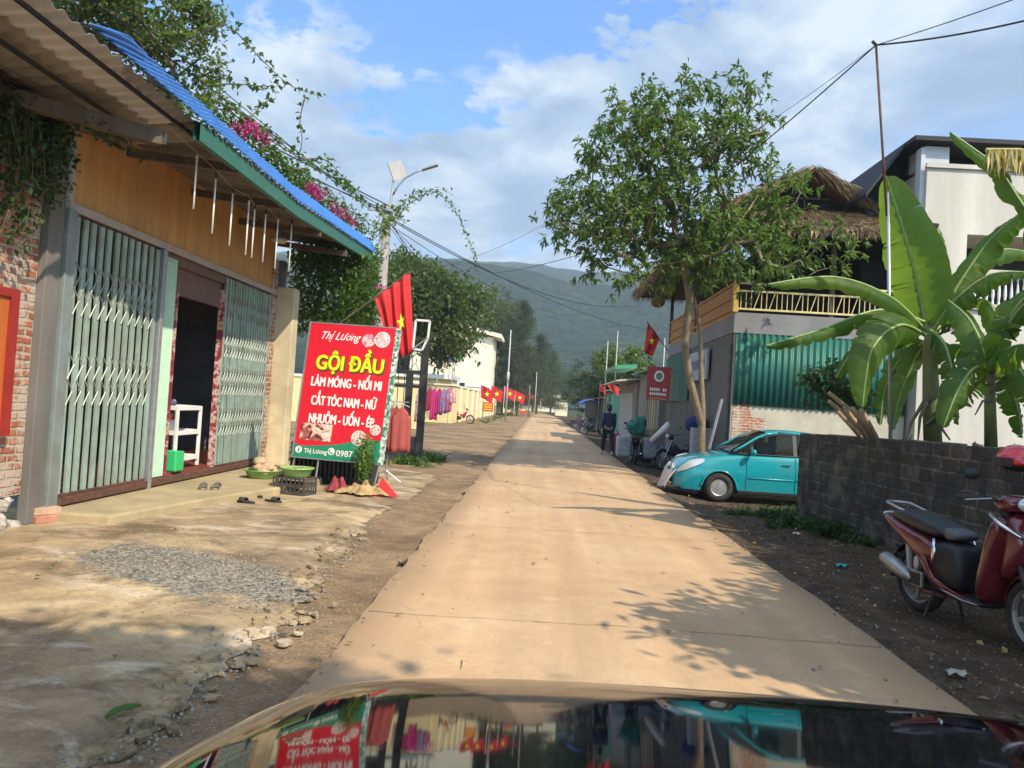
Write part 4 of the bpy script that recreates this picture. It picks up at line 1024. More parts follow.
# slatted dark cage behind the sign foot
cg = thing('slatted_cage', 'dark slatted iron cage standing behind the foot of the red sign', 'cage', (-3.35, 12.75, 0), world=True)
mb = MB()
for i in range(17): mb.bb(-3.95+.072*i-.016, -3.95+.072*i+.016, 12.5, 12.52, .05, .62)
mb.build('bars', m_dkmetal, cg)
mb = MB(); mb.bb(-4.0, -2.72, 12.53, 12.57, .0, .08); mb.bb(-4.0, -2.72, 12.53, 12.57, .6, .66); mb.bb(-2.72, -2.68, 12.53, 13.1, .0, .66); mb.bb(-4.04, -4.0, 12.53, 13.1, .0, .66); mb.bb(-4.0, -2.72, 13.06, 13.1, 0, .62); mb.bb(-4.0, -2.72, 12.6, 13.05, .58, .6)
mb.build('frame', m_black, cg)
# potted plant with cloths at the sign's right foot
pp = thing('potted_plant', 'slender green potted plant standing before the corner of the red sign', 'potted plant', (-2.62, 11.62, 0), world=True)
MB().lathe([(.001, 0), (.10, 0), (.14, .2), (.15, .21), (.13, .2), (.12, .17), (.001, .17)], (-2.62, 11.62, 0), 18).build('pot', M('dark_pot', (.06, .05, .04), .7), pp, smooth=True)
st = MB(); lv = Leaves()
for i in range(16):
    a_ = random.random()*6.28; h = random.uniform(.32, .68); r_ = .16*random.random()
    spray(st, lv, [(-2.62, 11.62, .18), (-2.62+r_*.6*math.cos(a_), 11.62+r_*math.sin(a_), .18+h*.5), (-2.60+r_*1.3*math.cos(a_), 11.62+r_*1.3*math.sin(a_), .18+h)], .006, .045, (.085, .045), .07, 2)
st.build('stem', m_bark, pp); lv.build('leaves', leafmat('pot_leaf', (.05, .11, .02), (.18, .30, .06)), pp)
def cloth(name, label, cat, c, rad, mat, n=5, seed=0):
    mb = MB()
    def fn(u, v_):
        a_ = u*2*math.pi; r_ = v_; w_ = 1+.22*math.sin(5*a_+seed)+.12*math.sin(11*a_)
        x = rad[0]*r_*w_*math.cos(a_); y = rad[1]*r_*w_*math.sin(a_); z = rad[2]*(1-r_**2)*(.7+.9*mn.noise(Vector((x*9, y*9, seed))))+.05*abs(mn.noise(Vector((x*30, y*30, seed))))+.02
        return (c[0]+x, c[1]+y, c[2]+max(.004, z))
    mb.grid(fn, 90, 22); o = mb.build(name, mat, smooth=True); return tag(o, label, cat)
cloth('crumpled_cloth', 'crumpled yellow and tan cloth heaped on the ground round the plant pot', 'cloth', (-2.55, 11.42, 0), (.34, .20, .17), M('yellow_cloth', (.40, .29, .13), .9, var=.45, scale=11, dirt=.3, dirtcol=(.3, .1, .06)), seed=3)
cloth('crumpled_cloth', 'crumpled dark red and green cloth on the ground left of the plant pot', 'cloth', (-2.97, 11.55, 0), (.17, .14, .22), M('dark_red_cloth', (.25, .04, .05), .9, var=.5, scale=14), seed=5)
mb = MB(); a = G(383, 497); mb.add([(a.x-.14, a.y, 0), (a.x+.22, a.y+.05, 0.01), (a.x+.08, a.y+.05, .06), (a.x-.06, a.y+.12, .28)], [(0, 1, 2), (0, 2, 3), (1, 2, 3), (0, 3, 1)])
tag(mb.build('red_pennant', m_red, solid=.01), 'small folded red cloth triangle on the ground beyond the plant pot', 'cloth')

# ================================================================== flag on the shop
def star_pts(r, n=5, k=.39): return [((r if i % 2 == 0 else r*k)*math.sin(math.pi*i/n), (r if i % 2 == 0 else r*k)*math.cos(math.pi*i/n)) for i in range(2*n)]
fl = thing('flag', 'large red flag with a yellow star hanging in folds behind the red sign', 'flag', (-3.0, 14.2, 0), world=True, group='red flags with a yellow star')
fa = P(374, 298, 14.0); fb = P(411, 271, 14.2); fc_ = P(411, 352, 14.2); fd = P(393, 362, 14.05)
def flagsurf(u, v_):
    top = fa.lerp(fb, u); le = 1-.30*0; bot = fd.lerp(fc_, u)
    # left edge is drawn in as the cloth hangs
    p = top.lerp(bot, v_)
    f_ = .055*math.sin(u*2*math.pi*3.2+.5)+.02*math.sin(u*21)
    return p+Vector((.02*math.sin(v_*4+u*5), f_*(0.35+.65*v_), 0))
mb = MB(); mb.grid(flagsurf, 48, 12); mb.build('cloth', m_red, fl, smooth=True, solid=.004)
sp_ = star_pts(.13); mb = MB(); cu, cv = .66, .56
def onflag(x, y, off):
    u = cu+x/(fb-fa).length*.9; v_ = cv-y/1.6; return flagsurf(u, v_)+Vector((0, off, 0))
ctr = onflag(0, 0, -.03); mb.add([ctr]+[onflag(x, y*1.5, -.02) for x, y in sp_], [(0, i+1, (i+1) % 10+1) for i in range(10)]); mb.build('star', m_sy, fl)
pa = fa+(fa-fb)*1.3; MB().tube([pa, fb+(fb-fa)*.04], .012, 6).build('pole', m_wood, fl)

# ================================================================== black metal gate, white frame, clothes
gt = thing('metal_gate', 'open black metal gate leaf standing beyond the red sign', 'gate', (-3.3, 18.5, 0), world=True)
mb = MB(); gx0, gx1, gy = -4.9, -2.85, 18.5
for x in (gx0, gx1): mb.bb(x-.09, x+.09, gy-.05, gy+.05, 0, 2.95 if x == gx1 else 2.75)
mb.bb(gx0+.09, gx1-.09, gy-.03, gy+.03, 2.05, 2.15); mb.bb(gx0+.09, gx1-.09, gy-.03, gy+.03, 1.72, 1.80); mb.bb(gx0+.09, gx1-.09, gy-.03, gy+.03, .06, .55)
mb.bb(gx1-.42, gx1-.25, gy-.035, gy+.035, .55, 2.05); mb.build('frame', m_dkmetal, gt)
mb = MB()
for i in range(11):
    x = gx0+.2+.155*i; mb.tube([(x, gy, .5), (x, gy, 2.5+.1*math.sin(i))], .010, 4)
for i in range(8):
    x = gx0+.25+.21*i; mb.tube([(x, gy, 2.16), (x+.1, gy, 2.34), (x+.2, gy, 2.16)], .010, 4)
mb.build('bars', m_dkmetal, gt)
ff = thing('old_frame', 'old white window frame set on top of the black gate post', 'frame', (-2.65, 18.4, 2.9), world=True)
mb = MB(); q = [P(413, 349, 18.4), P(416, 320, 18.4), P(430, 321, 18.4), P(428, 338, 18.4), P(422, 350, 18.4)]
for a_, b_ in zip(q, q[1:]+q[:1]): mb.bar(a_, b_, .05, .05)
mb.build('frame', m_white, ff)
mb = MB(); mb.bar(q[0], q[3], .12, .03); mb.bar(P(412, 322, 18.5), P(412, 350, 18.5), .10, .06); mb.build('bracket', m_steel, ff)

m_hang = M('hanger_plastic', (.6, .6, .62), .4)
def garment(name, label, p0, wdt, hgt, mat, group, ang=0, wave=6, amp=.025, depth=.05, flare=.15, seed=0):
    """a garment hanging from its top edge centre p0"""
    mb = MB(); ca, sa = math.cos(ang), math.sin(ang)
    def fn(u, v_):
        s = 1 if u < .5 else -1; uu = (u*2 if u < .5 else (1-u)*2)
        x = (uu-.5)*wdt*(.62+.38*min(1, v_*4))*(1+flare*v_); z = -hgt*v_-(.10*abs(uu-.5)*2 if v_ < .15 else 0)+.02*math.sin(uu*9+seed)*v_
        y = s*depth*(.25+.75*min(1, v_*2))*math.sin(math.pi*max(.02, uu))**.5+amp*math.sin(uu*wave*math.pi+seed)*v_
        return (p0[0]+x*ca-y*sa, p0[1]+x*sa+y*ca, p0[2]+z)
    mb.grid(fn, 40, 10); o = mb.build(name, mat, smooth=True, solid=.004); return tag(o, label, 'clothes', group)
rk = thing('clothes_rack', 'thin steel clothes stand carrying red shirts beside the red sign', 'clothes rack', (-2.55, 13.4, 0), world=True)
ka = P(382, 408, 13.4); kb = P(405, 409, 13.4); foot = G(388, 482)
mb = MB(); kc = (ka+kb)/2; mb.tube([Vector((kc.x-.07, 13.4, 0.12)), Vector((kc.x, 13.4, kc.z+.12))], .011, 6); mb.tube([ka+Vector((-.1, 0, .12)), kb+Vector((.06, 0, .12))], .010, 6); mb.build('pole', m_steel, rk)
for dx, dy in ((-.28, -.05), (.28, .0), (0, .28)):
    MB().tube([(kc.x-.07, 13.4, .2), (kc.x-.07+dx, 13.4+dy, 0)], .009, 5).build('leg', m_steel, rk)
cl = [M('brick_red_shirt', (.27, .05, .045), .9, var=.15), M('dull_red_shirt', (.33, .07, .06), .9, var=.15)]
for i in range(4):
    x = ka.x+.02+(kb.x-ka.x)*(i+.35)/4
    garment('hanging_shirt', ['brick red shirt at the left end of the stand', 'second brick red shirt hanging on the stand, from the left', 'third dull red shirt hanging on the stand, from the left', 'dull red shirt at the right end of the stand by the gate'][i], (x, 13.4, ka.z+.05), .34, .76+.03*(i % 2), cl[i % 2], 'red shirts on the steel stand', R(25), 5, .02, .045, .1, i)
    mb = MB(); mb.tube([(x-.12, 13.36, ka.z+.04), (x, 13.4, ka.z+.10), (x+.12, 13.44, ka.z+.04)], .007, 4); mb.tube([(x, 13.4, ka.z+.10), (x, 13.4, ka.z+.125)], .005, 4)
    tag(mb.build('hanger', m_hang), ['white hanger holding the leftmost red shirt', 'white hanger holding the second red shirt from the left', 'white hanger holding the third red shirt from the left', 'white hanger holding the red shirt nearest the gate'][i], 'hanger', 'white hangers on the stand')
# farther rack with printed dresses
RY = 30.0
def pr(nm, cols, sc): return photo(nm, cols, sc, sc)
r0 = P(417, 386, RY); r1 = P(456, 388, RY)
rk = thing('clothes_rack', 'long clothes rail with printed dresses in front of the yellow wall', 'clothes rack', (r0.x, RY, 0), world=True)
mb = MB(); mb.tube([r0, r1], .015, 6); mb.build('rail', m_steel, rk)
for p_ in (r0+Vector((.15, 0, 0)), r1-Vector((.25, 0, 0))):
    MB().tube([p_, Vector((p_.x, p_.y, -.03))], .014, 6).build('leg', m_steel, rk)
gm = [('brown patterned dress', pr('print_brown', [(.12, .05, .04), (.4, .25, .2), (.55, .42, .36), (.2, .05, .05)], 5.1), 420, 1.35), ('mauve patterned blouse', pr('print_mauve', [(.2, .08, .09), (.34, .22, .22), (.12, .06, .09)], 6.3), 425, .75), ('dark red dress', M('cloth_wine', (.28, .02, .05), .9), 430, .9), ('bright magenta dress', M('cloth_magenta', (.45, .02, .15), .8), 435, 1.25), ('magenta skirt', M('cloth_magenta_dark', (.34, .015, .12), .8), 440, 1.05), ('blue printed dress', pr('print_blue', [(.03, .10, .28), (.05, .2, .42), (.35, .2, .25), (.03, .07, .25)], 5.7), 445, 1.0), ('small blue and red shirt', pr('print_bluered', [(.03, .1, .4), (.5, .06, .08), (.1, .3, .5)], 7.2), 449, .95), ('small red shirt', pr('print_redwhite', [(.5, .04, .05), (.6, .4, .4), (.4, .02, .03)], 6.8), 453, .6)]
for i, (nm, mt, px, h) in enumerate(gm):
    p_ = P(px, 387, RY); garment('hanging_dress', nm+' hanging on the rail before the yellow wall', (p_.x, RY, p_.z-.03), .26, h, mt, 'printed clothes on the rail', R(10), 5, .03, .06, .2, i)
# ================================================================== utility pole, lamp, cables
up = thing('utility_pole', 'grey concrete utility pole with a solar street lamp at the shop corner', 'utility pole', (-4.76, 22, 0), world=True)
m_pole = M('pole_concrete', (.33, .30, .26), .9, var=.3, scale=5, bmp=.4, dirt=.4)
PT = P(388, 205, 22)
mb = MB(); mb.tube([(-4.80, 22, -.1), (PT.x, 22, PT.z)], [.165, .12], 10); mb.build('pole', m_pole, up, smooth=True)
mb = MB(); mb.bb(PT.x-.55, PT.x+.45, 21.83, 21.89, PT.z-.22, PT.z-.14); mb.bb(PT.x-.35, PT.x+.3, 21.83, 21.89, PT.z-.62, PT.z-.55); mb.build('crossarm', m_steel, up)
for i in range(5): MB().lathe([(.001, 0), (.035, 0), (.05, .04), (.03, .07), (.05, .1), (.001, .13)], (PT.x-.5+.22*i, 21.86, PT.z-.139), 8).build('insulator', m_dkmetal, up, smooth=True)
l0 = P(389, 205, 22); l1 = P(394, 178, 22)
MB().tube([Vector((l0.x, 22, PT.z-.5)), l1], .035, 8).build('lamp_post', m_steel, up)
arm = [P(393, 195, 22), P(398, 186, 22), P(405, 178, 22), P(416, 172, 22), P(424, 169, 22)]
MB().tube(arm, .028, 8).build('lamp_arm', m_steel, up, smooth=True)
h0 = P(422, 170, 22); h1 = P(438, 165, 22)
mb = MB(); mb.bar(h0, h1, .20, .045); mb.build('lamp_head', M('lamp_housing', (.3, .31, .33), .4), up, bevel=.015)
q = [P(388, 163, 21.7), P(401, 160, 22.2), P(408, 177, 22.5), P(394, 181, 21.9)]
mb = MB(); n_ = (q[1]-q[0]).cross(q[3]-q[0]).normalized()*.03; mb.add(q+[p+n_ for p in q], [(0, 1, 2, 3), (7, 6, 5, 4), (0, 4, 5, 1), (1, 5, 6, 2), (2, 6, 7, 3), (3, 7, 4, 0)])
mb.build('solar_panel', M('solar_back', (.42, .40, .38), .5, var=.1), up)
def cable(a, b, sag, r=.011, n=14):
    a = Vector(a); b = Vector(b); return [a.lerp(b, i/n)-Vector((0, 0, sag*4*(i/n)*(1-i/n))) for i in range(n+1)], r
def wire(label, segs, r=.011):
    mb = MB()
    for a, b, s in segs: pts, _ = cable(a, b, s); mb.tube(pts, r, 4, cap=False)
    o = mb.build('overhead_cable', m_black); return tag(o, label, 'cable', 'overhead cables')
top = Vector((PT.x, 21.86, PT.z-.1))
for i, (px, py, lb) in enumerate([(200, 65, 'uppermost overhead cable running to the utility pole above the blue roof'), (200, 74, 'second overhead cable from the top running to the utility pole above the blue roof'), (202, 92, 'third overhead cable down running to the utility pole above the blue roof'),
        (202, 103, 'fourth overhead cable down running to the utility pole above the blue roof'), (205, 116, 'fifth overhead cable down, close over the blue roof'), (240, 140, 'lowest overhead cable, skimming the blue roof edge')]):
    a = P(px, py, 13); b_ = Vector((top.x-.45+.18*i, 21.86, top.z-(.12 if i < 4 else .5)+.05*i)); d = (a-b_); ext = b_+d*2.6
    wire(lb, [(ext, b_, .12)], .016 if i in (3,) else .011)
ends = [(660, 330, 60, .8, 'overhead cable sagging from the utility pole across the valley to the right'), (640, 305, 50, 1.0, 'upper overhead cable sagging across the road from the utility pole'), (470, 330, 60, .2, 'overhead cable falling steeply beyond the utility pole above the green trees'),
        (510, 322, 62, .5, 'overhead cable running down the left side of the road'), (505, 345, 75, .6, 'lower overhead cable running down the left side of the road'), (600, 312, 70, 1.2, 'middle overhead cable sagging towards the far right trees'), (440, 300, 40, .1, 'short overhead cable dropping behind the red flag')]
for i, (px, py, Y, sg_, lb) in enumerate(ends): wire(lb, [(Vector((top.x-.3+.1*i, 21.86, top.z-.1-.09*i)), P(px, py, Y), sg_)], .016 if i < 2 else .012)
wire('pale cable crossing the sky from the left trees behind the tall roadside tree', [(P(430, 268, 60), P(560, 215, 40), .5), (P(560, 215, 40), P(700, 150, 30), .4)], .012)

# ================================================================== bougainvillea over the shop roof
bg_ = thing('bougainvillea', 'large bougainvillea with pink flowers sprawling over and behind the blue roof', 'bougainvillea', (-4.9, 15.6, 0), world=True)
st = MB(); lv = Leaves(); fw = Leaves()
st.tube([(-4.9, 15.6, 0), (-4.8, 15.5, 1.5), (-4.7, 15.5, 3.0), (-4.5, 15.6, 4.2)], [.09, .07, .06, .05], 6)
def clump(c, r, n, lsz=.085, L_=lv, sh=.45):
    p = ellpts(n, [(c[0], c[1], c[2], r[0], r[1], r[2])], sh); L_.put(p, rand_dirs(n, -.1), lsz*(.6+.8*RNG.random(n)), lsz*.65*(.7+.6*RNG.random(n)))
# hanging mass beside the pillar
for (px, py, Y, rx, ry, rz, n) in [(345, 280, 15.6, .75, .9, .85, 2600), (318, 258, 15.2, .55, .7, .45, 1300), (300, 300, 15.4, .35, .6, .8, 900), (365, 305, 16.2, .45, .7, .5, 1000), (330, 318, 15.6, .7, .6, .35, 900), (355, 255, 16.3, .6, .7, .4, 900)]:
    p = P(px, py, Y); clump((p.x, p.y, p.z), (rx, ry, rz), n, .095)
# along the roof edge
for i in range(15):
    u = i/14; p = P(226+(372-226)*u, 118+(236-118)*u-6, 11.5+5*u); clump((p.x-.3, p.y, p.z), (.35, .5, .20+.18*u), 90+150*(u > .35), .08)
for (px, py, Y, s) in [(240, 132, 12, .2), (262, 137, 12.5, .18), (318, 195, 14.5, .2), (338, 212, 15.3, .25), (350, 222, 16, .22), (312, 188, 14, .15), (381, 290, 17.5, .2), (384, 300, 17.5, .18), (250, 128, 12, .15)]:
    p = P(px, py, Y); clump((p.x, p.y, p.z), (s, s*1.5, s*.8), 150, .06, fw, .6)
shoots = [[(190, 40, 11), (225, 25, 11), (262, 60, 12), (290, 85, 12.5), (322, 97, 12.8)], [(205, 85, 11.5), (235, 84, 12), (262, 86, 12.5), (280, 86, 12.5)], [(305, 97, 12.7), (300, 120, 12.7), (302, 140, 12.8), (298, 160, 13)],
 [(215, 100, 11.5), (250, 120, 12), (290, 150, 13), (330, 175, 14), (352, 190, 15)], [(240, 130, 12), (262, 105, 12.3), (270, 100, 12.3)], [(380, 232, 18), (386, 222, 19), (400, 205, 20), (420, 192, 21), (440, 195, 21.5), (458, 215, 22), (470, 245, 22.5), (478, 272, 23)],
 [(375, 262, 18), (380, 240, 18), (392, 218, 19.5), (405, 222, 20)], [(300, 160, 13), (325, 160, 13.5), (345, 180, 14.5), (365, 205, 16)], [(372, 240, 17), (376, 225, 17.5), (384, 212, 18), (376, 207, 18)],
 [(292, 168, 13.2), (310, 175, 13.6), (300, 190, 14)], [(218, 95, 11.5), (240, 112, 12), (258, 125, 12.3), (280, 140, 12.6)], [(225, 105, 11.6), (260, 140, 12.5), (290, 170, 13.5), (320, 205, 15)], [(392, 225, 19), (405, 208, 20), (432, 190, 21), (450, 193, 21.2)]]
for k, s_ in enumerate(shoots): spray(st, lv, [P(*q_) for q_ in s_], .014, .05, (.10, .07), .10, 2 if k != 2 else 1)
bg_st = st.build('stem', m_bark, bg_); lv.build('leaves', m_leaf_boug, bg_); fw.build('flowers', m_flower, bg_, droop=0)
# tree behind the roofs, top left
def PB(px, py, Y, rx, ry, rz, w_=None):
    p = P(px, py, Y); t = (p.x, p.y, p.z, rx, ry, rz); return t+((w_,) if w_ else ())
tree('broadleaf_tree', 'loose leafy tree rising behind the corrugated roofs at the upper left', 'tree', (-7.5, 13, 0), [(-7.5, 13, 0), (-7.3, 13, 3), (-7.0, 12.8, 5.2)],
     [PB(150, 30, 12.5, 1.5, 1.3, .9), PB(185, 75, 12.5, .9, .9, .8), PB(110, 0, 12, 1.5, 1.3, .8), PB(205, 95, 12.5, .5, .6, .35), PB(170, 5, 13, .8, .8, .6), PB(70, -20, 12, 1.2, 1.2, .9)], 150, 48, (.12, .065), leafmat('leaf_olive', (.03, .055, .015), (.13, .17, .05)), m_bark, spread=.16, r_tip=.009)

# ================================================================== far left: trees, school, wall, flags
tree('big_green_tree', 'large spreading dark green tree beyond the black gate', 'tree', (-9, 42, 0), [(-9, 42, 0), (-8.8, 42, 1.8), (-8.5, 42, 3.4)],
     [PB(418, 300, 42, 2.9, 3.5, 2.0), PB(440, 330, 42, 2.4, 3, 1.6), PB(465, 312, 43, 1.4, 2.5, 1.3), PB(405, 275, 42, 2.2, 3, 1.3), PB(455, 300, 43, 1.8, 3, 1.5), PB(385, 300, 40, 2.2, 3, 2.2), PB(430, 290, 44, 2, 3, 1.5), PB(478, 318, 43, 1.0, 2, 1.1), PB(462, 345, 42, 1.0, 2, 1.0), PB(447, 358, 42, .8, 2, .7)], 300, 60, (.30, .16), leafmat('leaf_mid', (.028, .046, .014), (.095, .125, .04), spread=.3), m_bark, spread=.35, r_tip=.02, rmax=.3)
tree('roadside_tree', 'grey-green feathery tree over the school wall left of the road', 'tree', (-7.0, 104, 0), [(-7.0, 104, 0), (-6.7, 104, 4), (-6.3, 104, 8)],
     [PB(505, 335, 104, 3.6, 3.5, 4.5), PB(492, 308, 104, 3.4, 3, 3.2), PB(513, 358, 104, 2.8, 3, 3.5), PB(515, 320, 105, 2.6, 3, 2.6)], 240, 60, (.36, .16), leafmat('leaf_olive_far', (.03, .045, .016), (.10, .12, .045), spread=.3), m_bark, group='trees along the left side of the road', spread=.5, r_tip=.03)
con = [(524, 302, 100, 390, 'tall grey conifer with a pale bare top at the middle of the far tree row'), (541, 335, 120, 398, 'dark conifer right of the tall one in the far tree row'), (507, 330, 95, 392, 'dark conifer left of the tall one in the far tree row'), (554, 352, 150, 401, 'small bright green conifer nearest the road end')]
for i, (px, py, Y, yb, lb) in enumerate(con):
    tp = P(px, py, Y); t = thing('conifer', lb, 'tree', (tp.x, Y, 0), group='conifers along the far road', world=True); H = tp.z
    mb = MB(); mb.tube([(tp.x, Y, 0), (tp.x, Y, H)], [.22, .03], 6); lv = Leaves()
    nb = 150; wmax = [5.4, 5.6, 4.2, 4.0][i]
    for k in range(nb):
        h = H*(.12+.88*k/nb); w_ = wmax*(1-(k/nb))**.65*random.uniform(.55, 1.15)+.12; a_ = random.random()*6.28
        e = Vector((tp.x+w_*math.cos(a_), Y+w_*math.sin(a_), h-.12*w_+.1)); mb.tube([(tp.x, Y, h), e], [.03, .008], 3, cap=False)
        m_ = int(150*max(.4, w_/wmax)*1.6); tt = RNG.random((m_, 1))**.7; c_ = np.array((tp.x, Y, h))*(1-tt)+np.array(tuple(e))*tt+RNG.normal(size=(m_, 3))*.22
        lv.put(c_, rand_dirs(m_, .1), .28*(.6+.8*RNG.random(m_)), .07)
    mb.build('trunk', m_bark, t); lv.build('crown', leafmat('leaf_bright_con', (.03, .07, .015), (.07, .13, .03), spread=.3) if i == 3 else m_leaf_con, t)
# more broad trees massed behind
for i, (px, py, Y, rx, rz, lb) in enumerate([(535, 372, 170, 7, 4, 'low dark tree behind the flag row at the far road end'), (512, 385, 150, 5, 3, 'bushy dark tree behind the pale poles far down the road'), (590, 385, 90, 3.2, 3.2, 'dark round tree behind the parked motorbikes on the far right'), (622, 362, 62, 2.4, 1.5, 'bright green tree above the pale shed roofs'), (612, 380, 70, 2.6, 2.4, 'dark leafy tree behind the green booth'), (637, 372, 66, 2.0, 1.7, 'small dark tree behind the shed roof ridge'), (565, 385, 210, 6, 5, 'distant dark tree at the bend of the road'), (450, 360, 110, 9, 5, 'broad dark tree behind the school'), (398, 330, 95, 8, 9, 'tall dark tree behind the gate post')]):
    p = P(px, py, Y); b0 = (p.x, Y, 0)
    tree('far_tree', lb, 'tree', b0, [b0, (p.x, Y, max(1, p.z*.5))], [(p.x, Y, p.z, rx, rx, rz), (p.x+rx*.3, Y, p.z-rz*.4, rx*.7, rx, rz*.8), (p.x-rx*.4, Y, p.z-rz*.2, rx*.6, rx, rz*.7)], 110, 50, (.42*max(.7, rx/5), .25*max(.7, rx/5)), leafmat('leaf_bright_far', (.05, .09, .015), (.14, .21, .04), spread=.2) if i == 3 else m_leaf_far, m_bark, group='trees massed at the end of the road', spread=.09*rx, r_tip=.03)  # fourth tree has brighter green leaves than the rest
# school
m_cr = M('cream_wall', (.80, .74, .56), .85, var=.06, scale=1, dirt=.15, dirtcol=(.5, .45, .35)); m_yw = M('yellow_wall', (.74, .62, .31), .85, var=.08, scale=1.5, dirt=.2, dirtcol=(.4, .33, .2))
sA = P(490, 400, 88); sc_ = thing('school_building', 'tall cream school building behind the large green tree', 'building', (sA.x-4, 88, 0), world=True)
zt = P(505, 338, 88).z
mb = MB(); mb.bb(sA.x-9.5, sA.x, 88, 100, 0, zt); mb.build('wall', m_cr, sc_)
mb = MB(); q1 = P(430, 300, 88); mb.add([(sA.x-10.5, 87.3, zt+2.2), (sA.x+.9, 87.3, zt-.1), (sA.x+.9, 101, zt-.1), (sA.x-10.5, 101, zt+2.2), (sA.x-10.5, 87.3, zt+2.55), (sA.x+.9, 87.3, zt+.35), (sA.x+.9, 101, zt+.35), (sA.x-10.5, 101, zt+2.55)], [(0, 1, 2, 3), (7, 6, 5, 4), (0, 4, 5, 1), (1, 5, 6, 2), (2, 6, 7, 3), (3, 7, 4, 0)]); mb.build('roof', m_cr, sc_)
for k in range(2):
    w0 = P(462-14*k, 388, 87.9); f_ = MB().bb(w0.x-.4, w0.x+.4, 87.85, 88.05, w0.z-.7, w0.z+.7).build('window', m_white, sc_)
    MB().bb(w0.x-.3, w0.x+.3, 87.83, 87.848, w0.z-.6, w0.z+.6).build('pane', m_glass_dk, f_)
mb = MB(); mb.bb(sA.x-9.5, sA.x+.05, 87.9, 87.98, 3.1, 3.35); mb.build('cornice', m_white, sc_)
# school gate lodge with round-shaded openings
ga = P(432, 372, 58); gb = P(456, 372, 58)
lg = thing('gate_lodge', 'small yellow and white lodge with dark openings beside the school', 'building', ((ga.x+gb.x)/2, 58, 0), world=True)
mb = MB(); mb.bb(ga.x-6.5, gb.x-.2, 58, 61, 0, 3.0); mb.build('wall', m_yw, lg)
mb = MB(); mb.bb(ga.x-6.9, gb.x, 57.5, 61.4, 3.0, 3.35); mb.bb(ga.x-3.9, ga.x-.5, 57.4, 58.6, 5.0, 5.2); mb.build('roof', m_white, lg)
for k in range(4): MB().bb(ga.x-4.6+1.5*k, ga.x-3.8+1.5*k, 57.95, 58.02, .6, 2.3).build('window', m_glass_dk, lg)
bs = thing('school_signboard', 'blue sign board with pale writing above the school gate', 'sign', (P(446, 358, 56).x, 56, 0), world=True)
p = P(446, 357, 56); MB().bb(p.x-.62, p.x+.62, 56, 56.06, p.z-.36, p.z+.36).build('board', M('sign_blue', (.03, .14, .42), .5, var=.1), bs)
for k, wd in enumerate((.9, .7)):
    mb = MB()
    for i in range(9): mb.bb(p.x-wd/2+wd*i/9, p.x-wd/2+wd*i/9+wd/14, 55.985, 55.998, p.z+.08-.26*k, p.z+.20-.26*k)
    mb.build('lettering', m_sw, bs)
for s in (-.55, .55): MB().tube([(p.x+s, 56.03, 0), (p.x+s, 56.03, p.z+.3)], .04, 6).build('leg', m_steel, bs)
bc = [('red', (.6, .03, .03)), ('green', (.03, .3, .12)), ('yellow', (.7, .5, .04)), ('orange', (.7, .22, .03)), ('dark green', (.02, .2, .1))]
for i, (cn, cc) in enumerate(bc):
    p = P(439+5.0*i, 344+2*i, 56); mb = MB(); mb.grid(lambda u, v_: (p.x+(u-.5)*.5+.1*v_, 56+.05*math.sin(u*9), p.z+.35-.8*v_-.1*u), 8, 4)
    mb.tube([(p.x-.25, 56, p.z-2.2), (p.x-.25, 56, p.z+.45)], .02, 4)
    tag(mb.build('bunting_flag', M('bunting_'+cn.replace(' ', '_'), cc, .8), smooth=True), cn+' festival flag on a thin pole above the blue school sign', 'flag', 'festival flags over the school sign')
# yellow wall with piers
ywl = thing('yellow_wall', 'long yellow school wall with white piers along the left of the road', 'wall', (-5.5, 90, 0), world=True)
mb = MB(); wx = lambda y: PX(0, 0, 1).x*0+(-5.35-.001*(y-50))
mb.bb(-5.65, -5.45, 48, 170, 0, 2.35); mb.bb(-8.9, -5.65, 47.8, 48.0, 0, 2.35); mb.build('wall', m_yw, ywl)
mb = MB(); mb.bb(-5.72, -5.38, 47.7, 170, 2.352, 2.45); mb.bb(-8.9, -5.72, 47.72, 48.08, 2.352, 2.45); mb.build('coping', m_cr, ywl)
for i in range(24): MB().bb(-5.70, -5.32, 52+4.6*i, 52.4+4.6*i, 0, 2.351).build('pier', m_cr, ywl)
nw = thing('garden_wall', 'low yellow wall with a pale coping behind the clothes rail', 'wall', (-8, 36, 0), world=True)
wa = P(388, 372, 36); wb = P(424, 383, 36)
MB().bb(wa.x-5, wb.x, 36, 36.2, 0, wb.z-.05).build('wall', m_yw, nw); MB().bb(wa.x-5, wb.x+.05, 35.95, 36.25, wb.z-.05, wb.z+.08).build('coping', m_cr, nw)
MB().bb(wb.x-2.4, wb.x-1.8, 35.9, 36.3, 0, wb.z+.9).build('pier', m_white, nw)
# red flags on short poles along the wall
def flag_diamond(p, w_, h_, label, group, mat=m_red, tilt=.0, pole=True, star=True, drop=2.2, lean=0):
    t = thing('road_flag', label, 'flag', (p.x, p.y, max(0, p.z-drop)), 0, group)
    z0 = p.z-max(0, p.z-drop)
    mb = MB(); mb.grid(lambda u, v_: (w_*(u-.5)*(1-.15*v_), .08*math.sin(u*7+v_*2), z0+h_*(.5-v_)-tilt*h_*u+.05*math.sin(u*6)), 12, 6); cl_ = mb.build('cloth', mat, t, smooth=True)
    if star:
        sp2 = star_pts(h_*.24); zc = z0-tilt*h_*.5; mb = MB(); mb.add([(0, -.10, zc)]+[(x, -.10, zc+y) for x, y in sp2], [(0, i+1, (i+1) % 10+1) for i in range(10)]); mb.build('star', m_sy, t)
    if pole: MB().tube([(-w_*.5+lean, .0, 0), (-w_*.5, .02, z0+h_*.55)], .025, 5).build('pole', m_white, t)
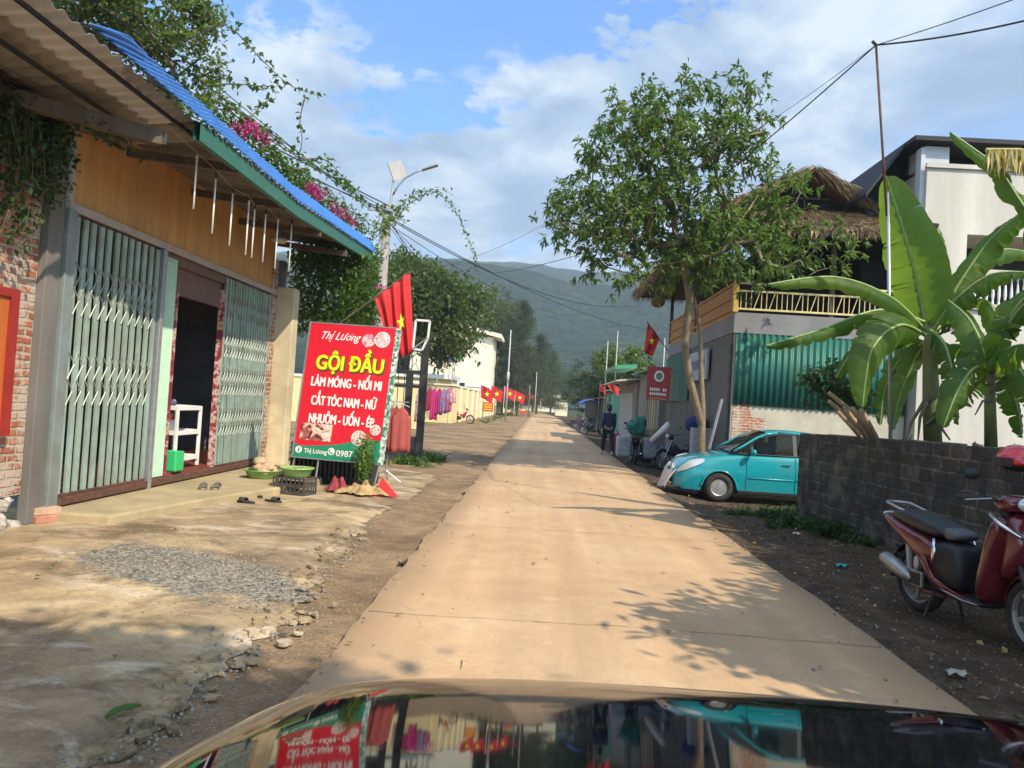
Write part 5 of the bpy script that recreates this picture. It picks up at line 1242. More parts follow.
fls = [(487, 396, 66), (497, 396, 72), (510, 396, 80), (520, 400, 88), (526, 399, 98), (530, 400, 108), (536, 402, 120), (541, 403, 135), (545, 403.5, 150), (551, 403, 165)]
ln_ = ['first and nearest red star flag before the yellow wall', 'second red star flag along the yellow wall, close behind the first', 'third red star flag along the yellow wall', 'fourth red star flag along the yellow wall, lower than the third', 'fifth red star flag along the yellow wall beside the fourth', 'sixth, smaller red flag far down the yellow wall', 'seventh, small orange-red flag far down the wall', 'eighth tiny red flag far down the wall', 'ninth tiny red flag near the road end', 'last tiny red flag at the road end']
for i, (px, py, Y) in enumerate(fls):
    p = P(px, py-4, Y); flag_diamond(p, 1.15 if i < 5 else 1.3, 1.1, ln_[i], 'red star flags along the yellow wall', tilt=.35)
for k, (px, py, Y, lb) in enumerate([(488, 407, 62, 'small orange-red notice board standing on the verge by the parked red motorbike'), (523, 412, 85, 'small red notice board low on the verge farther down the yellow wall')]):
    p = P(px, py, Y); t = thing('notice_board', lb, 'sign', (p.x, Y, 0), group='red notice boards on the verge'); MB().box((0, 0, p.z), (.85, .05, .75 if k == 0 else .3)).build('board', M('orange_red_board', (.55, .09, .03), .6), t)
    for s in (-.35, .35): MB().tube([(s, .03, 0), (s, .03, p.z)], .025, 5).build('leg', m_steel, t)
    mb = MB()
    for r_ in range(3 if k == 0 else 1):
        for i in range(7): mb.box((-.28+.09*i, -.03, p.z+.2-.2*r_), (.06, .006, .08))
    mb.build('lettering', m_sy, t)
m_slim = M('slim_pole', (.46, .45, .42), .7)
# pale poles
for i, (px, pyt, Y, lb, r_) in enumerate([(511, 330, 64, 'pale slender concrete pole before the far trees, left of the road', .075), (537, 372, 90, 'thin pale pole in the far flag row', .06), (541, 398, 110, 'short pale post at the far flag row', .06), (530, 385, 95, 'grey pole beside the pale one in the flag row', .07),
        (608, 341, 40, 'thin pale pole beyond the green booth', .035), (618, 331, 36, 'tall thin pale pole before the white awning', .03), (665, 338, 33, 'short pale pole beside the small red flag', .035)]):
    t_ = P(px, pyt, Y); t = MB(); t.tube([(t_.x, Y, -.1), (t_.x, Y, t_.z)], [r_, r_*.6], 7); 
    if i == 0: t.tube([(t_.x, Y, P(px, 382, Y).z), (t_.x, Y, P(px, 372, Y).z)], [.11, .11], 8)
    tag(t.build('slender_pole', m_slim if i != 3 else m_pole, smooth=True), lb, 'pole', 'slender poles along the road')
# ================================================================== block wall and raised bed on the right
bw = thing('block_wall', 'low mossy dark concrete block wall behind the red scooter', 'wall', (4.5, 8, 0), world=True)
wl = [(4.22, 12.6), (4.40, 10.5), (4.37, 7.2), (4.42, 2.0)]
def wallx(y):
    for (xa, ya), (xb, yb) in zip(wl[:-1], wl[1:]):
        if yb <= y <= ya: return xa+(xb-xa)*(ya-y)/(ya-yb)
    return 4.3
mb = MB()
def wtop(y): return 1.30+.012*(12.6-y)+.012*fbm(0, y, 5, 3, 2)
ny = 212
for side, off in ((0, 0), (1, .2)):
    mb.grid(lambda u, v_: (wallx(12.6-10.6*u)+off+(.012*fbm(u*40, v_*8, 2+side, 3, 1)), 12.6-10.6*u, -.2+(wtop(12.6-10.6*u)+.2)*v_), ny, 18)
mb.grid(lambda u, v_: (wallx(12.6-10.6*u)+.2*v_+.012*fbm(u*40, 8, 2+v_, 3, 1), 12.6-10.6*u, wtop(12.6-10.6*u)), ny, 1)
mb.grid(lambda u, v_: (4.22+.2*u, 12.6, -.2+(wtop(12.6)+.2)*v_), 1, 6)
mb.build('wall', m_block, bw)
mb = MB()
for i in range(24): y = 12.4-.43*i; mb.bb(wallx(y)+.02, wallx(y)+.17, y-.18, y+.16, wtop(y)-.01, wtop(y)+random.choice((.0, .012, .02)))
mb.build('coping', M('cap_mortar', (.13, .12, .10), .95, var=.5, scale=8, bmp=.6), bw)
m_soil = M('dark_soil', (.06, .045, .03), .95, var=.5, scale=4, bmp=.9)
mb = MB(); mb.grid(lambda u, v_: (4.58+3.6*u, 2+10.4*v_, 1.16+.10*fbm(u*4, v_*12, 0, 4, 1)+.04*u), 36, 80); mb.bb(4.62, 8.2, 12.38, 12.42, -.2, 1.15); mb.bb(8.16, 8.2, 2, 12.38, -.2, 1.15)
o = mb.build('terrain', m_soil, smooth=False); struct(o, 'raised dark garden soil behind the block wall')
lv = Leaves(); n = 900; xx = 4.6+3*RNG.random(n); yy = 6+6.3*RNG.random(n); lv.put(np.stack([xx, yy, 1.2+.09*RNG.random(n)], 1), rand_dirs(n, .3)*np.array((1, 1, .5)), .05+.15*RNG.random(n), .03+.03*RNG.random(n))
o = lv.build('litter', m_dryleaf); struct(o, 'dead leaves and plant litter on the raised soil', 'stuff')
# ---- thin pole and its wires
tp_ = thing('thin_pole', 'tall thin steel pole leaning a little behind the block wall', 'pole', (4.55, 10, 1.2), world=True)
a = P(892, 437, 10); b_ = P(888, 193, 10); c_ = P(876, 45, 10)
MB().tube([a-Vector((0, 0, .3)), b_], .024, 8).build('lower_pipe', m_steel, tp_, smooth=True)
MB().tube([b_-Vector((0, 0, .3)), c_], .016, 8).build('upper_rod', m_rust, tp_, smooth=True)
MB().tube([c_, c_+Vector((-.05, 0, .05))], .02, 6).build('clamp', m_dkmetal, tp_)
wire('thick dark cable from the thin pole top off to the upper right', [(c_, P(1060, 12, 8.5), .05)], .012)
wire('fine cable from the thin pole top off to the upper right corner', [(c_, P(1050, -14, 7), .02)], .006)
wire('thick dark cable from the thin pole down through the roadside tree', [(c_, P(640, 235, 20), .15), (P(640, 235, 20), P(490, 273, 45), .2)], .013)
wire('fine cable from the thin pole to the far left', [(c_, P(700, 160, 16), .12)], .005)

# ---- logs and shrub on the bed
m_log = M('cut_log', (.34, .24, .15), .9, var=.35, scale=8, bmp=.5)
lg_ = [((829, 393), (866, 424), .030, 'longest pale log of the heap, leaning up to the left'), ((829, 401), (858, 428), .026, 'second pale log of the heap, just under the longest'), ((852, 408), (874, 440), .032, 'thick log on the right of the heap beside the thin pole'), ((844, 407), (868, 440), .028, 'log crossing the middle of the heap'), ((861, 410), (876, 438), .034, 'short reddish log at the right end of the heap'), ((838, 412), (864, 441), .026, 'lowest thin log of the heap')]
for i, (p0, p1, r_, lb) in enumerate(lg_):
    Y = 10.9-.13*i; a = P(*p0, Y-.1); b_ = P(*p1, Y+.1)
    o = MB().tube([a, a.lerp(b_, .5)+Vector((0, .02, .015)), b_], [r_, r_*1.1, r_*1.15], 8).build('log', m_log, smooth=True); tag(o, lb, 'log', 'cut logs heaped on the raised soil')
tree('shrub', 'dark small-leaved shrub beside the heap of logs', 'shrub', (4.9, 11.6, 1.15), [(4.9, 11.6, 1.15), (4.8, 11.6, 1.4)], [PB(838, 385, 11.6, .45, .5, .3), PB(812, 380, 11.6, .2, .3, .22), PB(850, 400, 11.4, .4, .4, .25), PB(826, 370, 11.6, .22, .3, .13), PB(815, 405, 11.7, .15, .2, .12)], 70, 22, (.09, .05), m_leaf_dk, m_bark, spread=.06, r_tip=.004)

# ================================================================== banana plants
m, nt, b = newmat('banana_leaf'); v = coord(nt); gm_ = N(nt, 'ShaderNodeTexCoord'); sxx = N(nt, 'ShaderNodeSeparateXYZ'); L(nt, gm_.outputs['UV'], sxx.inputs[0])
wv = math_(nt, 'SINE', math_(nt, 'MULTIPLY', math_(nt, 'ADD', sxx.outputs[0], math_(nt, 'MULTIPLY', math_(nt, 'ABSOLUTE', math_(nt, 'SUBTRACT', sxx.outputs[1], .5)), -.25)), 300))
c = ramp(nt, noise(nt, v, 3, 4), [(.3, (.03, .085, .014)), (.7, (.08, .17, .03))]); c = mix(nt, .5, c, ramp(nt, math_(nt, 'MULTIPLY_ADD', wv, .5, .5), [(0, g3(.75)), (1, g3(1.15))]), 'MULTIPLY')
rib = ramp(nt, math_(nt, 'ABSOLUTE', math_(nt, 'SUBTRACT', sxx.outputs[1], .5)), [(.0, g3(1)), (.03, g3(0))]); c = mix(nt, rib, c, (.30, .38, .14))
edg = math_(nt, 'ADD', math_(nt, 'MULTIPLY', math_(nt, 'ABSOLUTE', math_(nt, 'SUBTRACT', sxx.outputs[1], .5)), 2), math_(nt, 'MULTIPLY', math_(nt, 'SUBTRACT', noise(nt, v, 7, 5), .5), .45))
c = mix(nt, ramp(nt, edg, [(.93, g3(0)), (1.02, g3(.9))]), c, (.16, .10, .03))
c = mix(nt, ramp(nt, noise(nt, v, 1.6, 4), [(.5, g3(0)), (.7, g3(.6))]), c, (.16, .21, .03))
L(nt, c, b.inputs['Base Color']); b.inputs['Roughness'].default_value = .5; bump(nt, b, wv, .25, .01)
t_ = N(nt, 'ShaderNodeBsdfTranslucent'); L(nt, mix(nt, .65, c, (.38, .62, .04)), t_.inputs['Color']); ms = N(nt, 'ShaderNodeMixShader'); ms.inputs[0].default_value = .5
L(nt, b.outputs[0], ms.inputs[1]); L(nt, t_.outputs[0], ms.inputs[2]); L(nt, ms.outputs[0], nt.nodes['Material Output'].inputs['Surface']); m_ban = m
m_banrib = M('banana_rib', (.24, .33, .10), .5, var=.2); m_bantr = M('banana_stem', (.16, .20, .07), .6, var=.4, scale=6, sc3=(1, 1, .3), dirt=.5, dirtcol=(.12, .08, .04))
m_bandry = leafmat('banana_dry', (.30, .24, .08), (.62, .55, .22), trans=.3, tint=(.6, .5, .15))
def blade(par, pts, wd, tear=.0, cup=.3, face=(0, -1, 0), label=None, mat=None, seed=0, fold=1.0, stalk=.12):
    """one banana leaf: midrib curve through pts, blade halves in torn strips"""
    rnd = random.Random(seed); pts = [Vector(p) for p in pts]; q = []; K = 12
    for i in range(len(pts)-1):
        p0 = pts[max(i-1, 0)]; p1 = pts[i]; p2 = pts[i+1]; p3 = pts[min(i+2, len(pts)-1)]
        for j in range(K):
            t = j/K; q.append(.5*((2*p1)+(p2-p0)*t+(2*p0-5*p1+4*p2-p3)*t*t+(3*p1-p0-3*p2+p3)*t*t*t))
    q.append(pts[-1]); n = len(q); fc = Vector(face).normalized()
    vs = []; fs = []; uv = []
    m0 = max(1, int(stalk*n))
    def frame(i):
        t = (q[min(i+1, n-1)]-q[max(i-1, 0)]).normalized(); side = t.cross(fc)
        side = side.normalized() if side.length > .05 else t.orthogonal().normalized(); return t, side, side.cross(t)
    for s in (-1, 1):
        groups = []; cur = [m0]
        for i in range(m0+1, n):
            cur.append(i)
            if rnd.random() < tear or i == n-1: groups.append(cur); cur = [i]
        for gidx, gr_i in enumerate(groups):
            if len(gr_i) < 2: continue
            droop = rnd.uniform(0, 1)*tear*1.3; sk = rnd.uniform(-.10, .10)*tear*2
            b0 = len(vs)
            for k, i in enumerate(gr_i):
                u = (i-m0)/(n-1-m0); w_ = wd*.5*(math.sin(math.pi*min(1, max(0, u*.94+.06))**.75)**.55)*(1 if u < .97 else .6); t, side, nn = frame(i)
                shrink = (1-.5*min(1, tear*2)*abs((k/(len(gr_i)-1))-.5))
                for j in range(6):
                    r_ = j/5*w_*(shrink if j > 1 else 1)*fold
                    ang = cup*(j/5)+droop*(j/5)
                    p = q[i]+side*s*r_*math.cos(ang)-nn*r_*math.sin(ang)*1.0+t*sk*r_-t*0; p.z -= droop*.35*(j/5)**2*w_
                    vs.append(p+nn*.008*math.sin(i*2.3+j)); uv.append((u, .5+s*.5*j/5))
            for k in range(len(gr_i)-1):
                for j in range(5):
                    a = b0+k*6+j; fs.append((a, a+1, a+7, a+6) if s > 0 else (a, a+6, a+7, a+1))
    me = bpy.data.meshes.new('leaf'); me.from_pydata([tuple(v_) for v_ in vs], [], fs); me.materials.append(mat or m_ban)
    ul = me.uv_layers.new(name='UVMap'); li = np.empty(len(me.loops), dtype=np.int32); me.loops.foreach_get('vertex_index', li); ul.data.foreach_set('uv', np.array(uv)[li].ravel())
    o = fin(me, 'leaf', par, True, label=label)
    MB().tube([p for p in q], [.022*(1-.8*i/n)+.003 for i in range(n)], 5).build('midrib', m_banrib, o, smooth=True)
    return o
b1 = thing('banana_plant', 'tall banana plant with an upright bright leaf behind the thin pole', 'banana plant', (5.0, 10, 1.2), world=True, group='banana plants behind the block wall')
MB().tube([P(933, 445, 10.1), P(931, 400, 10.05), P(930, 350, 10), P(931, 318, 10)], [.11, .10, .085, .05], 12).build('stem', m_bantr, b1, smooth=True)
def PP(*a): return [P(*q_) for q_ in a]
blade(b1, PP((928, 335, 10), (918, 285, 9.95), (905, 235, 9.9), (886, 176, 10)), .84, .10, .14, (-1, -.75, -.05), seed=1, label='upright bright green leaf lit from behind', stalk=.1)
blade(b1, PP((932, 330, 10.2), (936, 290, 10.5), (940, 255, 10.9), (938, 228, 11.1)), .50, .0, .3, (.3, -1, .2), seed=2)
blade(b1, PP((934, 325, 10), (958, 285, 10.0), (990, 240, 9.9), (1028, 208, 9.6)), .55, .34, .6, (-.2, -.8, .7), seed=3)
blade(b1, PP((925, 330, 9.9), (890, 297, 9.5), (835, 277, 9.2), (768, 284, 9.0)), .38, .28, .9, (0, -.5, 1), seed=4, label='long arching leaf reaching left over the balcony rail')
blade(b1, PP((925, 322, 9.9), (880, 310, 9.8), (820, 330, 9.6), (765, 346, 9.5)), .36, .4, 1.1, (0, -.2, 1), seed=5)
blade(b1, PP((925, 335, 9.8), (900, 325, 9.2), (872, 350, 8.9), (862, 408, 8.9)), .58, .22, .4, (0.15, -1, .1), seed=6, label='broad sunlit leaf hanging in front of the stem')
blade(b1, PP((926, 330, 9.9), (890, 335, 9.9), (855, 350, 9.8), (836, 378, 9.8)), .42, .25, .8, (0, -.6, .8), seed=7)
blade(b1, PP((935, 330, 10), (955, 318, 10.1), (972, 335, 10.1), (978, 372, 10.1)), .5, .6, .7, (0, -.9, .4), seed=8)
blade(b1, PP((934, 330, 9.9), (955, 300, 9.6), (990, 275, 9.4), (1030, 272, 9.2)), .42, .45, .7, (0, -.6, .8), seed=9)
blade(b1, PP((930, 335, 10), (915, 360, 10.3), (900, 395, 10.4), (893, 430, 10.4)), .4, .3, .5, (0, -1, .2), seed=10)
blade(b1, PP((931, 335, 10), (925, 312, 10.8), (915, 318, 11.6), (905, 350, 12.2)), .5, .2, .6, (0, -.2, 1), seed=11)
blade(b1, PP((935, 325, 10.1), (965, 310, 10.4), (985, 345, 10.6), (990, 400, 10.6)), .45, .65, .8, (0, -.8, .5), seed=12)
blade(b1, PP((928, 330, 10.2), (905, 300, 10.8), (878, 310, 11.2), (858, 340, 11.3)), .45, .3, .8, (0, -.6, .8), seed=13)
blade(b1, PP((930, 330, 9.8), (945, 345, 9.4), (955, 385, 9.3), (958, 425, 9.4)), .40, .6, .7, (0, -1, .3), seed=14)
blade(b1, PP((934, 322, 10.1), (960, 275, 10.5), (1000, 250, 10.8), (1040, 255, 11)), .5, .4, .8, (0, -.5, .9), seed=15)
blade(b1, PP((928, 340, 10.0), (900, 360, 10.6), (885, 390, 10.8), (880, 425, 10.8)), .42, .5, .7, (0, -1, .3), seed=16)
for i, (x_, y_, x1_, y1_) in enumerate([(925, 400, 905, 445), (936, 410, 950, 440), (930, 395, 918, 440)]): MB().tube(PP((x_, y_, 10), ((x_+x1_)/2-4, (y_+y1_)/2, 9.8), (x1_, y1_, 9.8)), [.03, .02, .01], 5).build('dry_stalk', m_bark, b1)
b2 = thing('banana_plant', 'smaller banana plant with torn dark leaves at the right, before the white wall', 'banana plant', (5.2, 9, 1.2), world=True, group='banana plants behind the block wall')
MB().tube([P(991, 448, 9.1), P(990, 400, 9.05), P(991, 365, 9)], [.07, .06, .04], 10).build('stem', m_bantr, b2, smooth=True)
blade(b2, PP((990, 372, 9), (975, 368, 8.7), (957, 392, 8.5), (943, 428, 8.5)), .44, .24, .4, (0, -1, .25), seed=21, label='sunlit leaf hanging down to the left')
blade(b2, PP((989, 370, 9), (982, 345, 9.1), (968, 318, 9.3), (948, 300, 9.5)), .46, .25, .5, (.1, -.9, .5), seed=22)
blade(b2, PP((992, 368, 9), (1002, 335, 8.9), (1018, 305, 8.8), (1040, 285, 8.7)), .42, .3, .5, (-.2, -.9, .4), seed=23)
blade(b2, PP((992, 372, 9), (1012, 365, 8.8), (1030, 385, 8.6), (1040, 412, 8.5)), .50, .25, .6, (0, -.9, .4), seed=24)
blade(b2, PP((990, 368, 9), (975, 352, 9.5), (950, 345, 10.0), (925, 362, 10.4)), .5, .3, .9, (0, -.5, .9), seed=25)
blade(b2, PP((991, 366, 9), (998, 325, 9.3), (985, 300, 9.6), (960, 305, 10)), .4, .4, .8, (0, -.6, .8), seed=26)
blade(b2, PP((991, 372, 9), (1000, 355, 8.6), (1020, 345, 8.3), (1045, 350, 8)), .45, .35, .8, (0, -.6, .8), seed=27)
blade(b2, PP((991, 370, 9.1), (975, 385, 9.5), (955, 400, 9.8), (925, 425, 10)), .40, .4, .7, (0, -.8, .6), seed=28)
blade(b2, PP((991, 368, 8.9), (1005, 330, 8.5), (1030, 300, 8.2), (1060, 300, 8)), .42, .7, .8, (0, -.7, .7), seed=29)
blade(b2, PP((991, 372, 9.1), (1008, 385, 9.3), (1018, 410, 9.3), (1022, 438, 9.3)), .40, .4, .7, (0, -1, .3), seed=30)
for i, (x1_, y1_) in enumerate([(970, 395), (1012, 395), (975, 415)]): MB().tube(PP((990, 385+8*i, 9), ((990+x1_)/2, y1_-14, 8.9), (x1_, y1_, 8.9)), [.02, .013, .008], 5).build('dry_stalk', m_bark, b2)
# plant whose leaves reach in at the upper right corner
b3 = thing('banana_plant', 'banana plant off the right edge whose dry fringed leaf hangs in at the top right', 'banana plant', (7.4, 8, 1.2), world=True, group='banana plants behind the block wall')
MB().tube([(7.4, 8.0, 1.0), (7.35, 8.0, 2.6), (7.2, 8.0, 3.9)], [.14, .12, .06], 12).build('stem', m_bantr, b3, smooth=True)
tp3 = (7.2, 8.0, 3.9)
blade(b3, [tp3, P(1040, 200, 8.0), P(1000, 168, 8.0), P(950, 132, 8.1)], .34, .03, .9, (-.3, -.6, .8), seed=31, fold=.8)
blade(b3, [tp3, (7.6, 7.4, 5.0), (8.2, 6.8, 5.6), (9.0, 6.4, 5.4)], .6, .1, .6, (0, 0, 1), seed=32)
blade(b3, [tp3, (7.6, 8.5, 4.8), (8.2, 9.0, 5.2), (9.0, 9.4, 4.9)], .6, .1, .6, (0, 0, 1), seed=33)
blade(b3, [tp3, (7.0, 7.4, 4.7), (6.8, 6.6, 5.2), (6.7, 5.7, 5.1)], .6, .15, .6, (0, 0, 1), seed=34)
blade(b3, [tp3, P(1060, 250, 7.9), P(1030, 215, 7.8), P(1006, 178, 7.9)], .26, .1, .8, (-.3, -.8, .5), seed=35, fold=.8)
lv = Leaves(); 
for i in range(420):
    u = random.random(); p = P(988+60*u, 150+4*u, 7.9); lv.put([tuple(p+Vector((0, random.uniform(-.05, .05), random.uniform(-.03, .03))))], [(random.uniform(-.25, .25), random.uniform(-.2, .2), -1)], random.uniform(.12, .26), .03)
lv.build('dry_fringe', m_bandry, b3, droop=.05)
MB().tube([P(986, 150, 7.9), P(1020, 150, 7.9), P(1060, 160, 7.9), Vector(tp3)], .02, 5).build('dry_midrib', m_bandry, b3)

# ================================================================== the tall roadside tree
TB = Vector((P(702, 449, 17.0).x, 17.0, -.14))
rt = tree('roadside_tree', 'tall light-leaved tree with two twisting pale stems between the road and the thatched house', 'tree', tuple(TB), [tuple(TB), P(702, 425, 17.0), P(690, 380, 16.8), P(685, 345, 16.6), P(690, 300, 16.4), P(684, 262, 16.2), P(672, 225, 16)],
     [PB(650, 165, 16, 1.5, 1.5, 1.5), PB(700, 135, 16, 1.5, 1.4, 1.1), PB(610, 215, 15.6, 1.1, 1.3, 1.1), PB(580, 225, 15.5, .7, 1, .8), PB(620, 265, 15.6, .8, 1.0, .7), PB(640, 120, 16, .9, 1, .6), PB(745, 150, 16, .9, 1, .9), PB(680, 215, 16, 1.5, 1.5, .9), PB(740, 95, 16, .35, .5, .35), PB(705, 85, 16, .45, .5, .35), PB(595, 180, 15.6, .7, .9, .5), PB(555, 205, 15.4, .35, .5, .5), PB(720, 245, 16, 1.3, 1.4, .7), PB(780, 235, 16.2, 1.3, 1.2, .6), PB(830, 250, 16.4, .6, .9, .35), PB(665, 270, 16, .8, 1.1, .6), PB(775, 190, 16.2, .6, .8, .5), PB(745, 268, 16, 1.0, 1.0, .45), PB(800, 262, 16.3, .9, 1.0, .4), PB(760, 215, 16.2, .9, 1.0, .6), PB(700, 265, 16, .8, 1.0, .5)],
     560, 11, (.135, .048), leafmat('leaf_tree', (.03, .07, .018), (.12, .19, .05), trans=.42), m_bark_pale, spread=.12, whorl=4, r_tip=.0065, rmax=.085, updir=-.25, step=.3)
mb = MB(); mb.tube([(TB.x+.05, 17.05, -.15), P(703, 415, 17.1), P(701, 370, 17.1), P(700, 330, 16.9), P(694, 300, 16.6), P(689, 285, 16.4)], [.07, .06, .055, .05, .045, .04], 7); mb.build('second_stem', m_bark_pale, rt, smooth=True)

# ================================================================== thatched house with green sheet wall
HX0, HX1, HY0, HY1 = 4.39, 8.36, 18.0, 27.0
th = thing('thatched_house', 'two storey house with thatched roof, yellow balcony rail and green corrugated wall', 'house', (6.5, 22, 0), world=True)
m_tgreen = M('green_corrugated', (.012, .125, .095), .5, .15, var=.2, scale=3, sc3=(1, 1, .2), dirt=.5, dirtcol=(.06, .12, .09))
m_plast = M('dirty_plaster', (.52, .48, .38), .9, var=.15, scale=2, dirt=.6, dirtcol=(.28, .24, .18), bmp=.3)
m_grey = M('grey_band', (.22, .22, .23), .8, var=.15, scale=2, dirt=.3); m_dkin = M('recess_shade', (.025, .02, .016), .9, var=.4)  # last one: near-black, the shade of recesses and gable opening put into the colour
m_brickl = brickmat('pale_brick', .8, 1.15)
mb = MB(); mb.bb(HX0+.03, HX1, HY0, HY0+.15, -.2, 3.45); mb.build('wall', m_plast, th)
mb = MB(); mb.grid(lambda u, v_: (HX0+.06+.75*(u+(.15*mn.noise(Vector((v_*4, 0, 0))) if u > .9 else 0)), HY0-.012, -.1+1.9*v_*(1 if u < .6 else .85)), 10, 12); mb.build('bare_brick', m_brickl, th)
mb = MB(); mb.grid(lambda u, v_: (HX0+.05+(8.34-HX0-.05)*u, HY0-.05+.022*math.sin(u*2*math.pi*27), 1.80+1.66*v_-.03*u*(1-v_)), 324, 1); mb.build('sheet_wall', m_tgreen, th, smooth=True, solid=.004)
mb = MB(); mb.bb(HX0-.02, HX1, HY0-.06, HY0+.2, 3.455, 3.93); mb.bb(HX0-.02, HX0+.2, HY0+.2, HY1, 3.455, 3.85); mb.build('balcony_floor', m_grey, th)
m_rail = M('yellow_rail', (.62, .42, .08), .55, var=.15, dirt=.25, dirtcol=(.3, .2, .1)); m_railp = M('pale_yellow_rail', (.66, .55, .24), .55, var=.15, dirt=.3)
mb = MB()
for z in (4.02, 4.44, 4.62): mb.bb(HX0, HX1, HY0-.03, HY0+.01, z-.022, z+.022)
n = 32
for i in range(n):
    x = HX0+.12+(HX1-HX0-.2)*i/n
    if i % 8 in (3, 6): mb.bar((x-.05, HY0-.01, 4.04), (x+.07, HY0-.01, 4.42), .018)
    else: mb.bb(x-.009, x+.009, HY0-.02, HY0, 4.04, 4.42)
mb.build('railing', m_railp, th)
m_obal = M('orange_balcony', (.42, .20, .05), .7, var=.3, dirt=.3)
mb = MB()
for z in (4.02, 4.30, 4.62): mb.bb(HX0-.05, HX0-.01, HY0+.1, HY1, z-.03, z+.03)
mb.grid(lambda u, v_: (HX0-.012, HY0+.1+8.8*u, 3.86+.72*v_), 8, 1)
mb.build('side_railing', m_obal, th)
mb = MB(); mb.bb(HX0-.07, HX0+.05, HY0-.09, HY0+.03, 3.93, 4.72); mb.build('corner_post', m_rail, th, bevel=.01)
mb = MB(); mb.bb(HX0-.03, HX0+.03, HY0-.03, HY0+.03, 4.72, 5.95); mb.build('roof_post', m_white, th)
for (x, y) in ((HX1-.05, HY0+.1), (HX0, HY1-.1), (6.6, HY0+.05), (HX0, 22.5)): MB().bb(x-.05, x+.05, y-.05, y+.05, 3.9, 5.95).build('roof_post', m_wood, th)
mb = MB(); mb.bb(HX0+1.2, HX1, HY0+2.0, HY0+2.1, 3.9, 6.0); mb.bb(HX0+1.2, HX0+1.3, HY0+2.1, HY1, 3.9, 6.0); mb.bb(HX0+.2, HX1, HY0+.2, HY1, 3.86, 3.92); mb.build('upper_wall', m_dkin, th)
# street side ground floor
mb = MB(); mb.bb(HX0, HX0+.03, HY0+.16, HY1, -.1, 3.45); mb.bb(HX1-.1, HX1, HY0+.2, HY1, -.1, 3.9); mb.bb(HX0+.1, HX1, HY1-.1, HY1, -.1, 3.9); mb.build('street_wall', M('grey_boards', (.13, .125, .11), .85, var=.4, scale=3, sc3=(1, 1, .15), dirt=.4), th)
mb = MB(); mb.bb(HX0-.05, HX0-.003, 18.1, 19.6, 0, 3.2); mb.build('door', M('grey_metal_door', (.10, .105, .10), .6, .2, var=.3), th)
mb = MB(); mb.grid(lambda u, v_: (HX0-.05+.015*math.sin(u*60), 23+4*u, 1.9+1.5*v_), 80, 1); mb.build('side_sheet', m_tgreen, th)
sgn = MB().bb(HX0-.12, HX0-.06, 20.2, 23.0, 2.45, 3.25).build('faded_banner', M('faded_banner', (.34, .40, .44), .6, var=.3, scale=6), th)
mb = MB()
for i in range(7): mb.bb(HX0-.128, HX0-.123, 20.5+.33*i, 20.72+.33*i, 2.75, 3.0)
mb.build('lettering', M('banner_blue', (.04, .12, .3), .6), sgn)
MB().tube([P(722, 399, 17.4), P(709, 449, 17.4)], .035, 6).build('leaning_pipe', m_steel, th)
# thatch
m_thatch = leafmat('thatch_straw', (.11, .075, .045), (.40, .29, .18), trans=.08, tint=(.4, .3, .2), rough=.9)
m_thb = M('thatch_base', (.13, .095, .06), .95, var=.4, scale=9, bmp=.9)
EX0, EX1, EY0_, EY1_, EZ = 3.25, 8.3, 17.2, 27.8, 5.72
MX0, MX1, MY0, MY1, MZ = 4.75, 7.5, 19.3, 26, 6.75
RXc, RZ = 6.27, 7.65
quads = [((EX0, EY0_, EZ), (EX1, EY0_, EZ+.12), (MX1, MY0, MZ), (MX0, MY0, MZ)), ((EX1, EY0_, EZ+.12), (EX1, EY1_, EZ), (MX1, MY1, MZ), (MX1, MY0, MZ)),
         ((EX1, EY1_, EZ), (EX0, EY1_, EZ), (MX0, MY1, MZ), (MX1, MY1, MZ)), ((EX0, EY1_, EZ), (EX0, EY0_, EZ), (MX0, MY0, MZ), (MX0, MY1, MZ)),
         ((MX0-.55, MY0-.5, MZ-.12), (MX0-.55, MY1+.3, MZ-.12), (RXc, MY1+.3, RZ), (RXc, MY0-.65, RZ)), ((MX1+.55, MY1+.3, MZ-.12), (MX1+.55, MY0-.5, MZ-.12), (RXc, MY0-.65, RZ), (RXc, MY1+.3, RZ))]
mb = MB(); lv = Leaves()
for qd in quads:
    A_, B_, C_, D_ = [Vector(q_) for q_ in qd]; nn = (B_-A_).cross(D_-A_).normalized(); 
    if nn.z < 0: nn = -nn
    mb.grid(lambda u, v_: (A_.lerp(B_, u)).lerp(D_.lerp(C_, u), v_)-nn*.03, 8, 6); mb.grid(lambda u, v_: (A_.lerp(B_, u)).lerp(D_.lerp(C_, u), v_)-nn*.16, 8, 6)
    area = (B_-A_).length*(D_-A_).length; n = int(area*330); u = RNG.random((n, 1)); v_ = RNG.random((n, 1))**.9
    a_, b__, c__, d__ = [np.array(tuple(q_)) for q_ in (A_, B_, C_, D_)]
    pos_ = (a_*(1-u)+b__*u)*(1-v_)+(d__*(1-u)+c__*u)*v_; dn = (a_*(1-u)+b__*u)-(d__*(1-u)+c__*u)
    dn = dn/np.linalg.norm(dn, axis=1, keepdims=True)+RNG.normal(size=(n, 3))*.16
    lv.put(pos_+np.array(tuple(nn))*(.04*RNG.random((n, 1))), dn, .25+.3*RNG.random(n), .022)
    ne = int((B_-A_).length*110); u = RNG.random((ne, 1)); pe = a_*(1-u)+b__*u; de = np.tile(np.array((0, 0, -1.)), (ne, 1))+RNG.normal(size=(ne, 3))*.18+dn[:1]*.6
    lv.put(pe+RNG.normal(size=(ne, 3))*.03, de, .16+.2*RNG.random(ne), .022)
